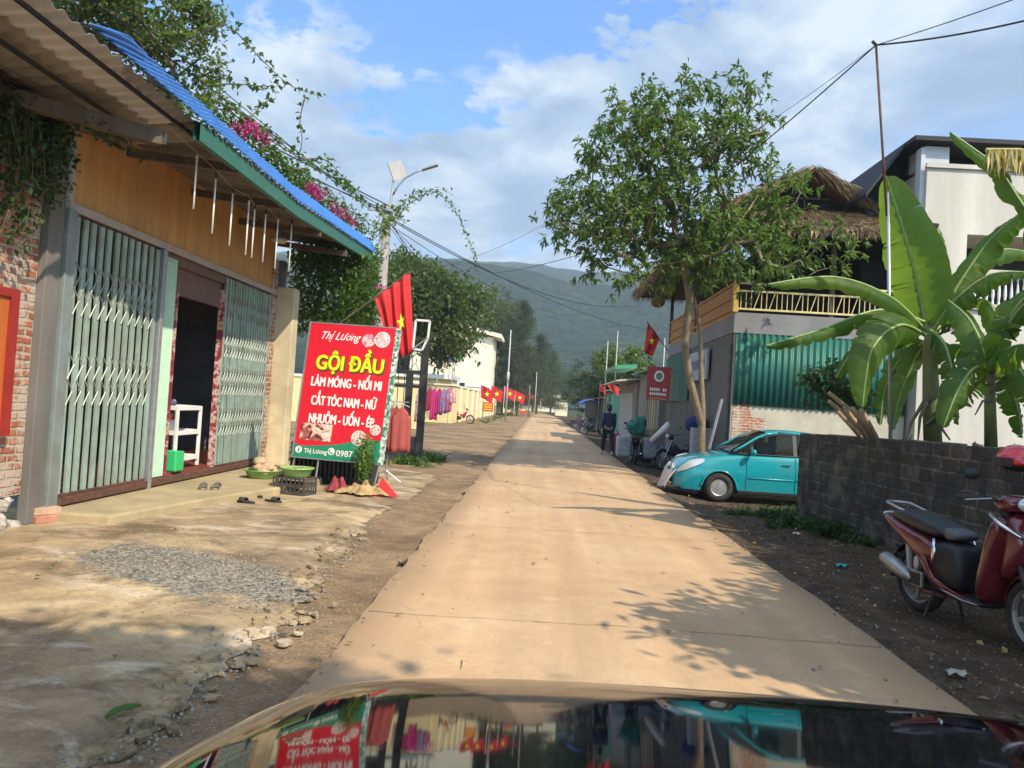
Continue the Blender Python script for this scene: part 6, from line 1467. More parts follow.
# verge bundles along the gablet
for s, X_ in ((-1, MX0-.55), (1, MX1+.55)):
    n = 900; u = RNG.random((n, 1)); a_ = np.array((X_, MY0-.5, MZ-.12)); b__ = np.array((RXc, MY0-.65, RZ)); pe = a_*(1-u)+b__*u+RNG.normal(size=(n, 3))*.05
    d_ = (a_-b__)/np.linalg.norm(a_-b__)+RNG.normal(size=(n, 3))*.22+np.array((0, -.25, -.35)); lv.put(pe, d_, .2+.3*RNG.random(n), .022)
mb.build('roof', m_thb, th); lv.build('thatch', m_thatch, th, droop=.05)
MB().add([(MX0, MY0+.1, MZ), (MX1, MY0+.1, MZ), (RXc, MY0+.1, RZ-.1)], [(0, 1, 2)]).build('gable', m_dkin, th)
mb = MB(); mb.bar((MX0-.4, MY0-.2, MZ-.02), (RXc, MY0-.35, RZ-.1), .05); mb.bar((MX1+.4, MY0-.2, MZ-.02), (RXc, MY0-.35, RZ-.1), .05); mb.bar((RXc, MY0, MZ), (RXc, MY0, RZ-.1), .05); mb.bar((MX0, MY0, MZ+.3), (MX1, MY0, MZ+.3), .05); mb.build('gable_frame', m_wood, th)
# lanterns at the roof corner
m_lan = M('brown_red_lantern', (.16, .05, .03), .8, var=.4, scale=12)
for i, (px, py, Y, lb) in enumerate([(658, 302, 19, 'lower round brown-red lantern hanging from the thatch corner'), (669, 290, 18.6, 'upper round brown-red lantern hanging from the thatch corner'), (680, 270, 18.4, 'brown-red lantern half hidden in leaves by the thatch corner')]):
    p = P(px, py, Y); t = thing('lantern', lb, 'lantern', tuple(p-Vector((0, 0, .15))), 0, 'round lanterns under the thatch')
    mb = MB(); mb.ell((0, 0, .15), (.17, .17, .14), 14, 8); mb.build('shade', m_lan, t, smooth=True); MB().tube([(0, 0, .29), (0, 0, max(.4, EZ-p.z+.15))], .006, 4).build('cord', m_black, t); MB().lathe([(.001, .28), (.05, .28), (.05, .31), (.001, .31)], (0, 0, 0), 10).build('cap', m_dkmetal, t)

# ================================================================== white house at the right
wh_ = thing('white_house', 'plain white walled house with dark sloping roof at the right', 'house', (11, 20, 0), world=True)
m_whw = M('white_plaster', (.58, .55, .48), .85, var=.10, scale=2.5, dirt=.6, dirtcol=(.36, .33, .27), bmp=.15, sc3=(1, 1, .16))
WX = 8.42; WZ = P(960, 165, 17.6).z
BX0 = P(966, 262, 17.6).x; zt_ = P(1000, 236, 17.6).z; zr = P(1000, 262, 17.6).z; zb_ = P(1000, 300, 17.6).z
mb = MB(); mb.bb(WX, BX0, 17.6, 26, -.2, WZ-.1); mb.bb(BX0, 15.5, 17.6, 26, zt_, WZ-.1); mb.bb(BX0, 15.5, 17.6, 26, -.2, zb_-.15); mb.bb(BX0, 15.5, 19.0, 26, zb_-.15, zt_); mb.build('wall', m_whw, wh_)
mb = MB(); mb.bb(WX-.04, 15.5, 17.54, 17.6, WZ-.098, WZ); mb.build('cornice', m_whw, wh_)
mb = MB(); mb.bb(WX-.10, WX-.003, 17.7, 17.95, 3.0, WZ+.40); mb.bb(WX+.0, WX+.55, 17.75, 18.5, WZ+.002, WZ+.45); mb.build('corner_pier', M('bluish_plaster', (.48, .50, .52), .8, var=.06), wh_)
mb = MB()
nb_ = 26
for i in range(nb_):
    x = BX0+.1+.135*i; H_b = zr-zb_
    mb.lathe([(.028, 0), (.028, .06), (.018, .1), (.035, .22), (.03, .34), (.016, .5), (.016, .55), (.028, .58), (.028, .64)], (x, 17.63, zb_-.12), 8)
mb.build('baluster_row', m_white, wh_, smooth=True)
mb = MB(); mb.bb(BX0-.05, 15.5, 17.52, 17.74, zb_+.52, zb_+.66); mb.bb(BX0-.05, 15.5, 17.52, 17.74, zb_-.25, zb_-.12); mb.build('handrail', m_whw, wh_)
mb = MB(); mb.bb(BX0, 15.5, 18.95, 18.998, zb_-.14, zt_); mb.build('window', m_dkin, wh_)  # not a window: dark sheet painting the niche's shade on its back wall
rz = P(910, 147, 18).z; rx = P(905, 147, 18).x; lx, lz = P(866, 197, 18).x, P(866, 197, 18).z
mb = MB()
def slab(a, b_, y0, y1, th_=.10): mb.prism([(a[0], a[1]), (b_[0], b_[1]), (b_[0], b_[1]+th_), (a[0], a[1]+th_)], lambda u, v_, w_: (u, w_, v_), y0, y1)
slab((lx, lz), (rx, rz), 18.0, 26.5); slab((rx+.002, rz), (15.5, rz-.02), 17.5, 26.5)
mb.build('roof', M('dark_roof_sheet', (.028, .03, .032), .8, var=.4, scale=2, sc3=(6, .5, 1)), wh_)
mb = MB(); mb.prism([(lx+.3, 4), (WX-.13, 4), (WX-.13, rz-.05), (rx+.1, rz-.03), (lx+.3, lz+.2)], lambda u, v_, w_: (u, w_, v_), 18.8, 18.9); mb.bb(WX, 15.5, 18.6, 18.7, WZ, rz-.03); mb.build('void_shade', M('void_shade_green', (.012, .02, .018), .9), wh_)  # shade of the void under the roof, put in as dark sheets
mb = MB(); mb.bar((WX-.3, 18.2, P(920, 222, 18).z), (WX+.25, 17.5, P(930, 228, 17.6).z), .05, .16); mb.build('gutter_end', m_wood, wh_)

# ================================================================== sheds and street row beyond
def shed(name, label, x0, x1, y0, y1, z, mat, rmat, over=.35, slope=.35, parts=None):
    t = thing(name, label, 'shed', ((x0+x1)/2, (y0+y1)/2, 0), world=True)
    mb = MB(); mb.bb(x0, x1, y0, y1, -.1, z); mb.build('wall', mat, t)
    mb = MB(); mb.prism([(x0-over, z+.02), (x1+.2, z+slope), (x1+.2, z+slope+.06), (x0-over, z+.08)], lambda u, v_, w_: (u, w_, v_), y0-.15, y1+.15); mb.build('roof', rmat, t); return t
m_bdoor = M('board_door', (.40, .33, .22), .85, var=.35, scale=5, sc3=(1, 1, .15)); m_palesheet = M('pale_sheet', (.58, .57, .52), .6, var=.1, dirt=.3); m_gsheet = M('green_sheet', (.05, .27, .15), .5, var=.12)
m_shw = M('shed_grey', (.24, .22, .18), .85, var=.35, scale=3, sc3=(1, 1, .15), dirt=.4)
s1 = shed('shed', 'grey board shed with pale wooden doors behind the red hanging sign', 4.2, 8, 27.4, 33, 3.0, m_shw, m_gsheet)
mb = MB(); mb.bb(4.14, 4.198, 27.9, 29.7, 0, 2.5); mb.build('door', m_bdoor, s1); mb = MB()
for y in (28.2, 28.8, 29.3): mb.bb(4.12, 4.139, y, y+.05, 0, 2.5)
mb.build('door_batten', m_wood, s1)
mb = MB(); mb.bb(4.15, 4.198, 30.1, 32.7, .1, 2.4); mb.build('door', m_shw, s1)
s2 = shed('shed', 'shed with a pale sloping awning and grey doors before the green booth', 4.1, 8, 33.3, 40, 2.7, m_shw, m_palesheet, .9, .7)
mb = MB(); mb.bb(4.04, 4.098, 34, 39.4, .1, 2.3); mb.build('door', M('pale_grey_door', (.36, .36, .34), .7, var=.2), s2)
mb = MB(); mb.prism([(3.3, 3.35), (4.3, 3.45), (4.3, 3.62), (3.3, 3.52)], lambda u, v_, w_: (u, w_, v_), 35, 41); mb.build('fascia', m_gsheet, s2)
s3 = shed('green_booth', 'dark green market booth beyond the pale awning', 4.0, 6.2, 44, 47, 2.5, M('booth_green', (.02, .11, .09), .6, var=.25), m_gsheet)
mb = MB(); mb.bb(3.95, 3.998, 44.4, 46.6, 2.0, 2.25); mb.build('band', m_gsheet, s3)
s4 = shed('shed', 'low dark shed behind the row of parked motorbikes', 4.4, 9, 52, 75, 2.2, M('shed_dark', (.05, .05, .045), .9, var=.4), M('rusty_roof', (.16, .09, .06), .8, var=.3))
s5 = shed('market_stall', 'tiny far stall with white roof and yellow front at the road end', 2.6, 4.6, 128, 131, 2.2, m_cr, m_white)
mb = MB(); mb.bb(2.9, 4.0, 127.9, 127.98, 1.2, 2.0); mb.build('front_panel', m_yw, s5)
s6 = shed('far_house', 'far pinkish house with a red roof at the very end of the road', -6, 5, 190, 200, 4.5, m_cr, M('red_tile_roof', (.38, .10, .06), .8))
# blue tarpaulin over bikes
mb = MB(); mb.grid(lambda u, v_: (2.9+1.6*u, 56+6*v_, 1.75+.35*math.sin(math.pi*u)+.06*math.sin(v_*9)), 10, 10); tag(mb.build('blue_tarpaulin', M('tarp_blue', (.05, .10, .42), .6), smooth=True, solid=.01), 'blue tarpaulin spread over the parked motorbikes in front of the dark shed', 'tarpaulin')
# red hanging sign
hs = thing('hanging_sign', 'dark red hanging sign with a round green emblem beyond the thatched house', 'sign', (P(658, 385, 25).x, 25, 2), world=True)
q = [P(646, 399, 25.2), P(669, 401, 24.9), P(672, 368, 24.9), P(648, 366, 25.2)]
m_sgr = M('sign_dark_red', (.36, .03, .035), .6, var=.15)
mb = MB(); dn_ = Vector((0, .05, 0)); mb.add(q+[p+dn_ for p in q], [(0, 1, 2, 3), (7, 6, 5, 4), (0, 4, 5, 1), (1, 5, 6, 2), (2, 6, 7, 3), (3, 7, 4, 0)]); mb.build('board', m_sgr, hs)
def Q(u, v_, w_=.012): return q[0].lerp(q[1], u).lerp(q[3].lerp(q[2], u), v_)-Vector((0, w_, 0))
mb = MB(); mb.add([Q(.5+.21*math.cos(t*.3142), .72+.17*math.sin(t*.3142)) for t in range(20)], [tuple(range(20))]); mb.build('emblem_rim', m_sw, hs)
mb = MB(); mb.add([Q(.5+.14*math.cos(t*.3142), .72+.115*math.sin(t*.3142), .02) for t in range(20)], [tuple(range(20))]); mb.build('emblem', M('emblem_green', (.12, .25, .17), .6), hs)
for r_, (v0, v1, k, mt) in enumerate([(.27, .36, 8, m_sw), (.14, .22, 8, m_sw), (.02, .07, 1, M('sign_orange', (.5, .22, .05), .6))]):
    mb = MB()
    for i in range(k):
        u0 = .14+.73*i/k; u1 = u0+.73/k*(.66 if k > 1 else 1)
        if r_ == 0 and i == 5: continue
        mb.add([Q(u0, v0), Q(u1, v0), Q(u1, v1), Q(u0, v1)], [(0, 1, 2, 3)])
    mb.build('lettering', mt, hs)
MB().tube([P(670, 372, 24.9), Vector((HX0, 24.9, P(670, 370, 24.9).z))], .02, 5).build('bracket', m_steel, hs)
fl2 = thing('flag', 'small red flag with a yellow star on a slanting stick above the hanging sign', 'flag', (P(665, 345, 24).x, 24, 3), world=True, group='red flags with a yellow star')
fa2, fb2 = P(648, 323, 24), P(660, 338, 24); fd2, fc2 = P(644, 352, 24), P(652, 357, 24)
def fs2(u, v_): return fa2.lerp(fb2, u).lerp(fd2.lerp(fc2, u), v_)+Vector((0, .05*math.sin(u*9+v_*3), 0))
mb = MB(); mb.grid(fs2, 16, 8); mb.build('cloth', m_red, fl2, smooth=True, solid=.004)
mb = MB(); c0_ = fs2(.5, .45)+Vector((0, -.07, 0)); mb.add([c0_]+[c0_+Vector((x*.8, 0, y*1.2)) for x, y in star_pts(.12)], [(0, i+1, (i+1) % 10+1) for i in range(10)]); mb.build('star', m_sy, fl2)
MB().tube([fa2+(fa2-fb2)*.1, P(669, 352, 24)], .015, 5).build('pole', m_wood, fl2)
for k, (pA, pB, pC, pD, Y, lb) in enumerate([((600, 383), (606, 389), (606, 395), (601, 391), 43, 'small orange-red flag left of the green booth'), ((606, 383), (619, 387), (619, 396), (612, 392), 42, 'red flag across the top right of the green booth')]):
    t = thing('flag', lb, 'flag', tuple(P(*pA, Y)), world=True, group='red flags by the green booth'); q_ = [P(*a_, Y) for a_ in (pA, pB, pC, pD)]
    mb = MB(); mb.grid(lambda u, v_: q_[0].lerp(q_[1], u).lerp(q_[3].lerp(q_[2], u), v_)+Vector((0, .05*math.sin(u*8), 0)), 8, 4); mb.build('cloth', m_red, t, solid=.005); MB().tube([q_[0]+Vector((0, 0, .1)), Vector((q_[0].x-.05, Y, 0))], .02, 5).build('pole', m_wood, t)
# ================================================================== vehicles
def paint(name, col, rough=.25, coat=.8, dirt=.15):
    return M(name, col, rough, .0, var=.05, scale=3, bmp=0, dirt=dirt, dirtcol=(.2, .16, .11), coat=coat)
m_teal_car = paint('turquoise_paint', (.006, .27, .31)); m_scred = paint('wine_red_paint', (.11, .004, .010), .22, .9, .2); m_hood = M('black_car_paint', (.0035, .0045, .006), .03, 0, var=.1, scale=2, bmp=0, spec=.1, coat=.27)
m_lamp = M('lamp_glass', (.62, .64, .62), .12, .3, var=.15, scale=20, bmp=0)
m_alum = M('dusty_aluminium', (.42, .41, .39), .45, .7, var=.2, scale=12, dirt=.3, dirtcol=(.2, .16, .12))
def wheel(par, c, R0, tw, mats, spokes=5, axis='y', hub=.06, arcs=20):
    ty = MB(); ty.torus(c, R0-tw*.5, tw*.5, axis, 32, 10, 1.15); t = ty.build('tyre', mats[0], par, smooth=True)
    rm = MB(); ri = R0-tw*.92; rm.lathe([(ri, -tw*.35), (ri+.012, -tw*.40), (ri+.012, tw*.40), (ri, tw*.35), (ri-.012, 0), (ri, -tw*.35)], c, 28, axis)
    rm.disc(c, hub, axis, 14, tw*.9)
    for k in range(spokes):
        a = 2*math.pi*k/spokes+.3; d = Vector((math.cos(a), 0, math.sin(a))); rm.bar(Vector(c)+d*hub*.8, Vector(c)+d*(ri+.004), .035, .02, up=(0, 1, 0))
    rm.build('rim', mats[1], t, smooth=False); return t

def lump(c, rad, amp=.28):
    mb = MB(); c = Vector(c)
    def fn(u, v_):
        th_ = v_*math.pi; d = Vector((math.sin(th_)*math.cos(u*2*math.pi), math.sin(th_)*math.sin(u*2*math.pi), math.cos(th_))); k = 1+amp*mn.noise(d*1.6+c)+amp*.5*mn.noise(d*4+c); k *= 1-.12*max(0, -d.z)
        return (c.x+rad[0]*d.x*k, c.y+rad[1]*d.y*k, c.z+rad[2]*max(-.85, d.z)*k)
    return mb.grid(fn, 36, 20)
m_cglass = bpy.data.materials.new('car_glass'); m_cglass.use_nodes = True; nt = m_cglass.node_tree; b = nt.nodes['Principled BSDF']
b.inputs['Base Color'].default_value = (.008, .01, .011, 1); b.inputs['Roughness'].default_value = .04; b.inputs['Specular IOR Level'].default_value = .5
tr = N(nt, 'ShaderNodeBsdfTransparent'); tr.inputs[0].default_value = (.35, .38, .38, 1); ms = N(nt, 'ShaderNodeMixShader'); fr = N(nt, 'ShaderNodeFresnel'); L(nt, math_(nt, 'MULTIPLY_ADD', fr.outputs[0], 1.0, .25), ms.inputs[0]); L(nt, tr.outputs[0], ms.inputs[1]); L(nt, b.outputs[0], ms.inputs[2]); L(nt, ms.outputs[0], nt.nodes['Material Output'].inputs['Surface'])
# ---- turquoise hatchback
car = thing('hatchback_car', 'small turquoise hatchback parked nose to the road behind the block wall', 'car', (2.68, 15.72, -.15), math.pi)
# local: x = back from the nose is negative; nose at 0, tail at -3.55
Lc = 3.55
def lerp_tab(tab, x):
    for (xa, ya), (xb, yb) in zip(tab[:-1], tab[1:]):
        if x <= xb: 
            t = max(0, min(1, (x-xa)/(xb-xa))); t = t*t*(3-2*t) if False else t; return ya+(yb-ya)*t
    return tab[-1][1]
Wt = [(0, .50), (.06, .62), (.18, .70), (.4, .765), (.8, .795), (1.6, .80), (2.8, .795), (3.3, .76), (3.5, .70), (3.55, .62)]
Tt = [(0, .56), (.05, .64), (.2, .76), (.5, .85), (.85, .915), (1.15, .955), (1.3, .965), (2.0, .965), (3.4, .99), (3.55, .80)]
Stt = [(0, .54), (.1, .62), (.3, .71), (.7, .79), (1.2, .87), (2, .90), (3.3, .95), (3.55, .78)]
AR = [(.84, .335), (3.02, .335)]
def zbot(x):
    z = .21 if .15 < x < 3.4 else .24
    for c_, r_ in AR:
        if abs(x-c_) < r_: z = max(z, .27+math.sqrt(r_*r_-(x-c_)**2))
    return z
stn = sorted(set([round(.0+i*.055, 4) for i in range(65) if i*.055 <= Lc]+[.506, .51, 1.17, 1.174, 2.686, 2.69, 3.35, 3.354, Lc]))
def csec(x):
    W = lerp_tab(Wt, x); T = lerp_tab(Tt, x); S_ = lerp_tab(Stt, x); zb = zbot(x); pts = []
    for t in (0, .12, .3, .5, .7, .88, 1):
        z = zb+(S_-zb)*t; k = (z-.21)/(S_-.21+1e-6)
        y = W*(.955+.06*math.sin(math.pi*min(1, max(0, k*.85+.1)))-.025*max(0, k-.75)*4*.5)
        if abs(z-.40) < .05: y -= .01
        pts.append((y, z))
    pts += [(W*.93, S_+(T-S_)*.45), (W*.82, S_+(T-S_)*.8), (W*.55, T), (W*.25, T+.012), (0, T+.016)]
    return pts
mb = MB(); cs = []
for x in stn:
    h = csec(x); row = [(-x, -y, z) for y, z in h]+[(-x, y, z) for y, z in h[-2::-1]]; cs.append(row)
nr = len(cs[0]); vs = [p for r_ in cs for p in r_]; fs = [(i*nr+j, i*nr+j+1, (i+1)*nr+j+1, (i+1)*nr+j) for i in range(len(cs)-1) for j in range(nr-1)]
fs.append(tuple(range(nr))); fs.append(tuple((len(cs)-1)*nr+j for j in range(nr-1, -1, -1)))
mb.add(vs, fs); body = mb.build('body', m_teal_car, car, smooth=True)
em = body.modifiers.new('e', 'EDGE_SPLIT'); em.split_angle = R(50)
# dark inside of arches and underbody
mb = MB(); mb.bb(-3.45, -.15, -.66, .66, .17, .60); mb.build('underbody', m_black, car)
# greenhouse: profile rows
gtab = [(1.06, .965, .965), (1.28, 1.11, .95), (1.54, 1.29, .95), (1.74, 1.385, .95), (1.95, 1.425, .95), (2.3, 1.43, .95), (2.8, 1.40, .955), (3.10, 1.34, .96), (3.30, 1.19, .97), (3.44, .985, .975)]
def gsec(x, zt, zb, off=0):
    H = max(.001, zt-zb); wb = .735+off; wt = .735-.36*min(.48, H)+off; pts = []
    if H < .02: wt = wb*.9
    for t in (0, .35, .7, .9): pts.append((wb+(wt-wb)*t, zb+H*t))
    pts += [(wt*.93, zb+H*.985+off*.4), (wt*.6, zt+.012+off), (0, zt+.02+off)]
    return pts
def loft(rows, name, mat, par, sm=True, caps=False):
    mb = MB(); nr = len(rows[0]); vs = [p for r_ in rows for p in r_]
    fs = [(i*nr+j, i*nr+j+1, (i+1)*nr+j+1, (i+1)*nr+j) for i in range(len(rows)-1) for j in range(nr-1)]
    if caps: fs.append(tuple(range(nr))); fs.append(tuple((len(rows)-1)*nr+j for j in range(nr-1, -1, -1)))
    mb.add(vs, fs); return mb.build(name, mat, par, smooth=sm)
rows = []
for x, zt, zb in gtab: h = gsec(x, zt, zb); rows.append([(-x, -y, z) for y, z in h]+[(-x, y, z) for y, z in h[-2::-1]])
loft(rows, 'windows', m_cglass, car)
for x_ in (-1.75, -2.65):
    for y_ in (-.36, .36):
        mb = MB(); mb.box((x_-.12, y_, .98), (.13, .44, .42), Matrix.Rotation(R(-12), 3, 'Y')); mb.box((x_-.17, y_, 1.24), (.09, .24, .13)); mb.build('seat', m_black, car, bevel=.03)
mb = MB(); mb.torus((-1.42, .36, 1.02), .17, .014, 'x', 20, 6); mb.build('steering_wheel', m_black, car)
rows = []
for x, zt, zb in gtab[3:8]: h = gsec(x, zt, zb, .006)[3:]; rows.append([(-x, -y, z) for y, z in h]+[(-x, y, z) for y, z in h[-2::-1]])
loft(rows, 'roof', m_teal_car, car)
for s in (-1, 1):
    def gp(x, t):
        for (xa, za, ba), (xb, zb2, bb2) in zip(gtab[:-1], gtab[1:]):
            if x <= xb: k = (x-xa)/(xb-xa); zt = za+(zb2-za)*k; zb_ = ba+(bb2-ba)*k; break
        h = gsec(x, zt, zb_, .008); H = zt-zb_; z = zb_+H*t; wb = .743; wt = .735-.36*min(.48, H)+.008; return Vector((-x, s*(wb+(wt-wb)*t), z))
    mb = MB(); mb.tube([gp(1.10, .9), gp(1.28, .93), gp(1.54, .93), gp(1.74, .93), gp(1.95, .93)], .028, 6); mb.tube([gp(1.95, .93), gp(2.4, .93), gp(3.0, .93), gp(3.25, .6), gp(3.40, .3)], .026, 6); mb.build('pillar', m_teal_car, car, smooth=True)
    mb = MB(); mb.bar(gp(2.27, .02), gp(2.27, .88), .07, .012, up=(0, 1, 0)); mb.bar(gp(1.45, .02), gp(1.45, .55), .03, .012, up=(0, 1, 0)); mb.build('window_post', m_black, car)
    mb = MB(); mb.tube([gp(x_, .015)+Vector((0, s*.004, 0)) for x_ in (1.2, 1.4, 1.7, 2.2, 2.8, 3.2)], .011, 5); mb.tube([gp(x_, .86)+Vector((0, s*.004, 0)) for x_ in (1.62, 1.95, 2.3, 2.8, 3.05)], .010, 5); mb.build('window_trim', m_black, car)
    mb = MB(); mb.tube([Vector((-x_, s*(lerp_tab(Wt, x_)*1.012), .50)) for x_ in (1.38, 1.7, 2.24)], .014, 5); mb.tube([Vector((-x_, s*(lerp_tab(Wt, x_)*1.012), .50)) for x_ in (2.3, 2.45, 2.62)], .014, 5); mb.build('side_moulding', m_teal_car, car, smooth=True)
    mb = MB(); mb.lathe([(.335, s*.735), (.352, s*.80), (.335, s*.812), (.32, s*.80)], (-.84, 0, .27), 24, 'y', R(8), R(172)); mb.build('arch_lip', m_teal_car, car, smooth=True); mb = MB(); mb.lathe([(.335, s*.735), (.352, s*.80), (.335, s*.812), (.32, s*.80)], (-3.02, 0, .27), 24, 'y', R(8), R(172)); mb.build('arch_lip', m_teal_car, car, smooth=True)
    # door seams and sill
    mb = MB()
    for xs_, z0, z1 in ((1.34, .26, .90), (2.27, .26, .92)):
        pr_ = [Vector((-xs_, s*(lerp_tab(Wt, xs_)*(.955+.06*math.sin(math.pi*min(1, max(0, ((z-.21)/(.90-.21))*.85+.1))))+.001), z)) for z in np.linspace(z0, z1, 9)]; mb.tube(pr_, .004, 4)
    mb.build('door_seam', m_black, car)
    MB().bar((-1.20, s*.782, .225), (-2.66, s*.782, .225), .03, .05).build('sill', m_black, car)
    mb = MB(); mb.box((-2.10, s*.822, .80), (.17, .02, .028)); mb.build('door_handle', m_teal_car, car, bevel=.006)
    mb = MB(); mb.ell((-1.43, s*.90, 1.0), (.055, .10, .065), 14, 10); mr = mb.build('mirror', m_teal_car, car, smooth=True); MB().bar((-1.40, s*.74, .955), (-1.41, s*.86, .975), .04, .03).build('mirror_arm', m_black, mr)
    # headlight wraps the corner
    rows = []
    for i in range(9):
        x = .06+.06*i; hh = csec(x); W = lerp_tab(Wt, x); S_ = lerp_tab(Stt, x); k = math.sin(math.pi*(i+.4)/9)**.6; zc = S_-.045+.01*i; dz = .075*k
        rows.append([(-x+.004, s*(W*(1.005 if z_ < 0 else .985)+.008-.0*z_), zc+dz*z_) for z_ in (-1, -.4, .2, .7, 1)])
    loft(rows, 'headlight', m_lamp, car)
    mb = MB(); mb.ell((-.03-.05, s*.56, .36), (.035, .06, .045), 12, 8); mb.build('fog_lamp', m_black, car, smooth=True)
    for xw in (-.84, -3.02):
        w_ = wheel(car, (xw, s*.725, .285), .285, .15, (m_rubber, m_alum), 7, hub=.065)
        mb = MB(); mb.lathe([(.001, -.03*0+s*.045), (.05, s*.045), (.14, s*.03), (.205, s*.035), (.205, s*.0)], (xw, s*.725+s*.02, .285), 24, 'y'); mb.build('hub_cap', m_alum, w_, smooth=True)
mb = MB(); mb.bb(-.035, .008, -.36, .36, .30, .42); mb.bb(-.03, .012, -.30, .30, .52, .575); mb.build('grille', m_black, car, bevel=.01)
MB().bb(.008, .022, -.22, .22, .43, .51).build('number_plate', m_white, car)
mb = MB(); mb.tube([(-1.14, -.5, .99), (-1.30, -.1, 1.13)], .008, 4); mb.tube([(-1.14, .1, .99), (-1.30, .5, 1.12)], .008, 4); mb.build('wiper', m_black, car)
for s in (-1, 1): MB().ell((-3.50, s*.62, .80), (.06, .09, .14), 10, 8).build('tail_light', M('tail_red', (.3, .01, .01), .2), car, smooth=True)
mb = MB(); mb.grid(lambda u, v_: (2.50+.22*v_+.03*math.sin(u*17), 15.15+.75*u, .02+.44*v_+.05*math.sin(u*11+v_*4)), 20, 10)
tag(mb.build('pale_sheet', M('pale_plastic', (.60, .52, .45), .5, var=.3), smooth=True, solid=.01), 'pale crumpled plastic sheet stood against the nose of the turquoise car', 'plastic sheet')

# ---- the red scooter
hd = Vector((3.45-3.23, 5.5-6.68)); ang = math.atan2(hd.y, hd.x)
sc = thing('scooter', 'dark red scooter with black seat parked beside the block wall', 'scooter', (3.31, 6.68, -.045), ang)
WB = 1.22; Rw = .285
def side(poly, y, w_, name, mat, par=sc, sub=2, ins=.78, mid=.6): return MB().puff(poly, y, w_, ins, mid).build(name, mat, par, smooth=True, sub=sub)
m_plate = M('plate_white', (.7, .7, .68), .5)
m_seat = M('black_vinyl', (.022, .022, .024), .42, var=.2); m_seatg = M('grey_vinyl', (.10, .10, .11), .5, var=.15)
wheel(sc, (0, 0, Rw), Rw, .095, (m_rubber, m_alum), 6, hub=.06); wheel(sc, (WB, 0, Rw), Rw, .085, (m_rubber, m_alum), 6, hub=.05)
side([(-.33, .80), (-.20, .855), (.02, .85), (.24, .80), (.40, .765), (.44, .71), (.36, .665), (.05, .69), (-.25, .75)], 0, .155, 'seat', m_seat)
side([(.34, .782), (.46, .772), (.54, .735), (.53, .69), (.42, .665), (.34, .68)], 0, .115, 'seat_nose', m_seatg)
side([(-.40, .80), (-.28, .785), (-.02, .715), (.24, .675), (.36, .60), (.37, .50), (.30, .435), (.18, .45), (.02, .55), (-.20, .67), (-.38, .765)], 0, .185, 'tail_cowl', m_scred)
side([(.20, .66), (.52, .69), (.60, .60), (.62, .36), (.56, .27), (.34, .27), (.26, .38), (.30, .5)], 0, .16, 'centre_panel', m_black)
side([(.02, .56), (.14, .47), (.22, .36), (.36, .265), (.60, .225), (.84, .235), (.86, .27), (.62, .275), (.42, .33), (.32, .42), (.26, .50), (.16, .58)], 0, .19, 'lower_cowl', m_scred)
for s in (-1, 1):
    mb = MB(); mb.tube([(.36, s*.175, .675), (.385, s*.188, .60), (.385, s*.190, .52), (.35, s*.185, .455)], [.012, .022, .020, .006], 6); mb.build('chrome_strip', m_chrome, sc, smooth=True)
    mb = MB(); mb.tube([(.33, s*.165, .36), (.5, s*.175, .295), (.70, s*.178, .272), (.84, s*.17, .275)], [.004, .008, .008, .005], 5); mb.build('trim_strip', m_steel, sc, smooth=True)
MB().bb(.56, .86, -.16, .16, .262, .292).build('floorboard', m_black, sc, bevel=.01)
side([(-.43, .80), (-.33, .80), (-.26, .74), (-.33, .71), (-.40, .74)], 0, .12, 'tail_light', m_lamp)
MB().tube([(-.05, -.11, .82), (-.34, -.11, .875), (-.42, -.05, .875), (-.42, .05, .875), (-.34, .11, .875), (-.05, .11, .82)], .012, 8).build('grab_rail', m_alum, sc, smooth=True)
# leg shield and front
side([(.78, .26), (.86, .26), (.93, .42), (.985, .62), (1.03, .86), (1.035, .97), (.97, 1.0), (.92, .90), (.87, .66), (.81, .42)], 0, .215, 'leg_shield', m_scred, ins=.7)
side([(.93, .46), (1.02, .50), (1.12, .62), (1.17, .76), (1.13, .90), (1.05, 1.0), (.99, .98), (.96, .7)], 0, .135, 'front_cowl', m_scred)
for s in (-1, 1):
    mb = MB(); mb.tube([(.96, s*.205, .965), (1.04, s*.185, .90), (1.12, s*.12, .84), (1.16, s*.05, .78)], [.010, .017, .015, .006], 6); mb.build('chrome_strip', m_chrome, sc, smooth=True)
mb = MB()
def fend(u, v_):
    a = R(-10)+R(185)*u; ca, sa = math.cos(a), math.sin(a); r_ = Rw+.035; w_ = .075*math.sin(math.pi*min(.97, max(.03, u)))**.4; t = (v_-.5)*2; rr = r_-.045*t*t; return (WB+rr*ca, w_*t, Rw+rr*sa)
mb.grid(fend, 24, 8); mb.build('front_fender', m_scred, sc, smooth=True, solid=.006)
mb = MB(); mb.grid(lambda u, v_: ((Rw+.04-.03*((v_-.5)*2)**2)*math.cos(R(40)+R(150)*u), .07*(v_-.5)*2, Rw+(Rw+.04-.03*((v_-.5)*2)**2)*math.sin(R(40)+R(150)*u)), 20, 6); mb.tube([(-.26, 0, .46), (-.40, 0, .32)], [.06, .03], 6); mb.build('rear_fender', m_black, sc, smooth=True, solid=.006)
for s in (-1, 1): MB().tube([(.99, s*.05, .80), (WB-.04, s*.065, .45), (WB, s*.065, Rw)], .020, 8).build('fork', m_dkmetal, sc, smooth=True)
side([(.86, 1.0), (.92, 1.10), (1.02, 1.12), (1.10, 1.06), (1.07, .99), (.97, .96)], 0, .15, 'handlebar_cover', m_scred); MB().ell((1.095, 0, 1.05), (.03, .10, .055), 12, 8).build('headlight', m_lamp, sc, smooth=True)
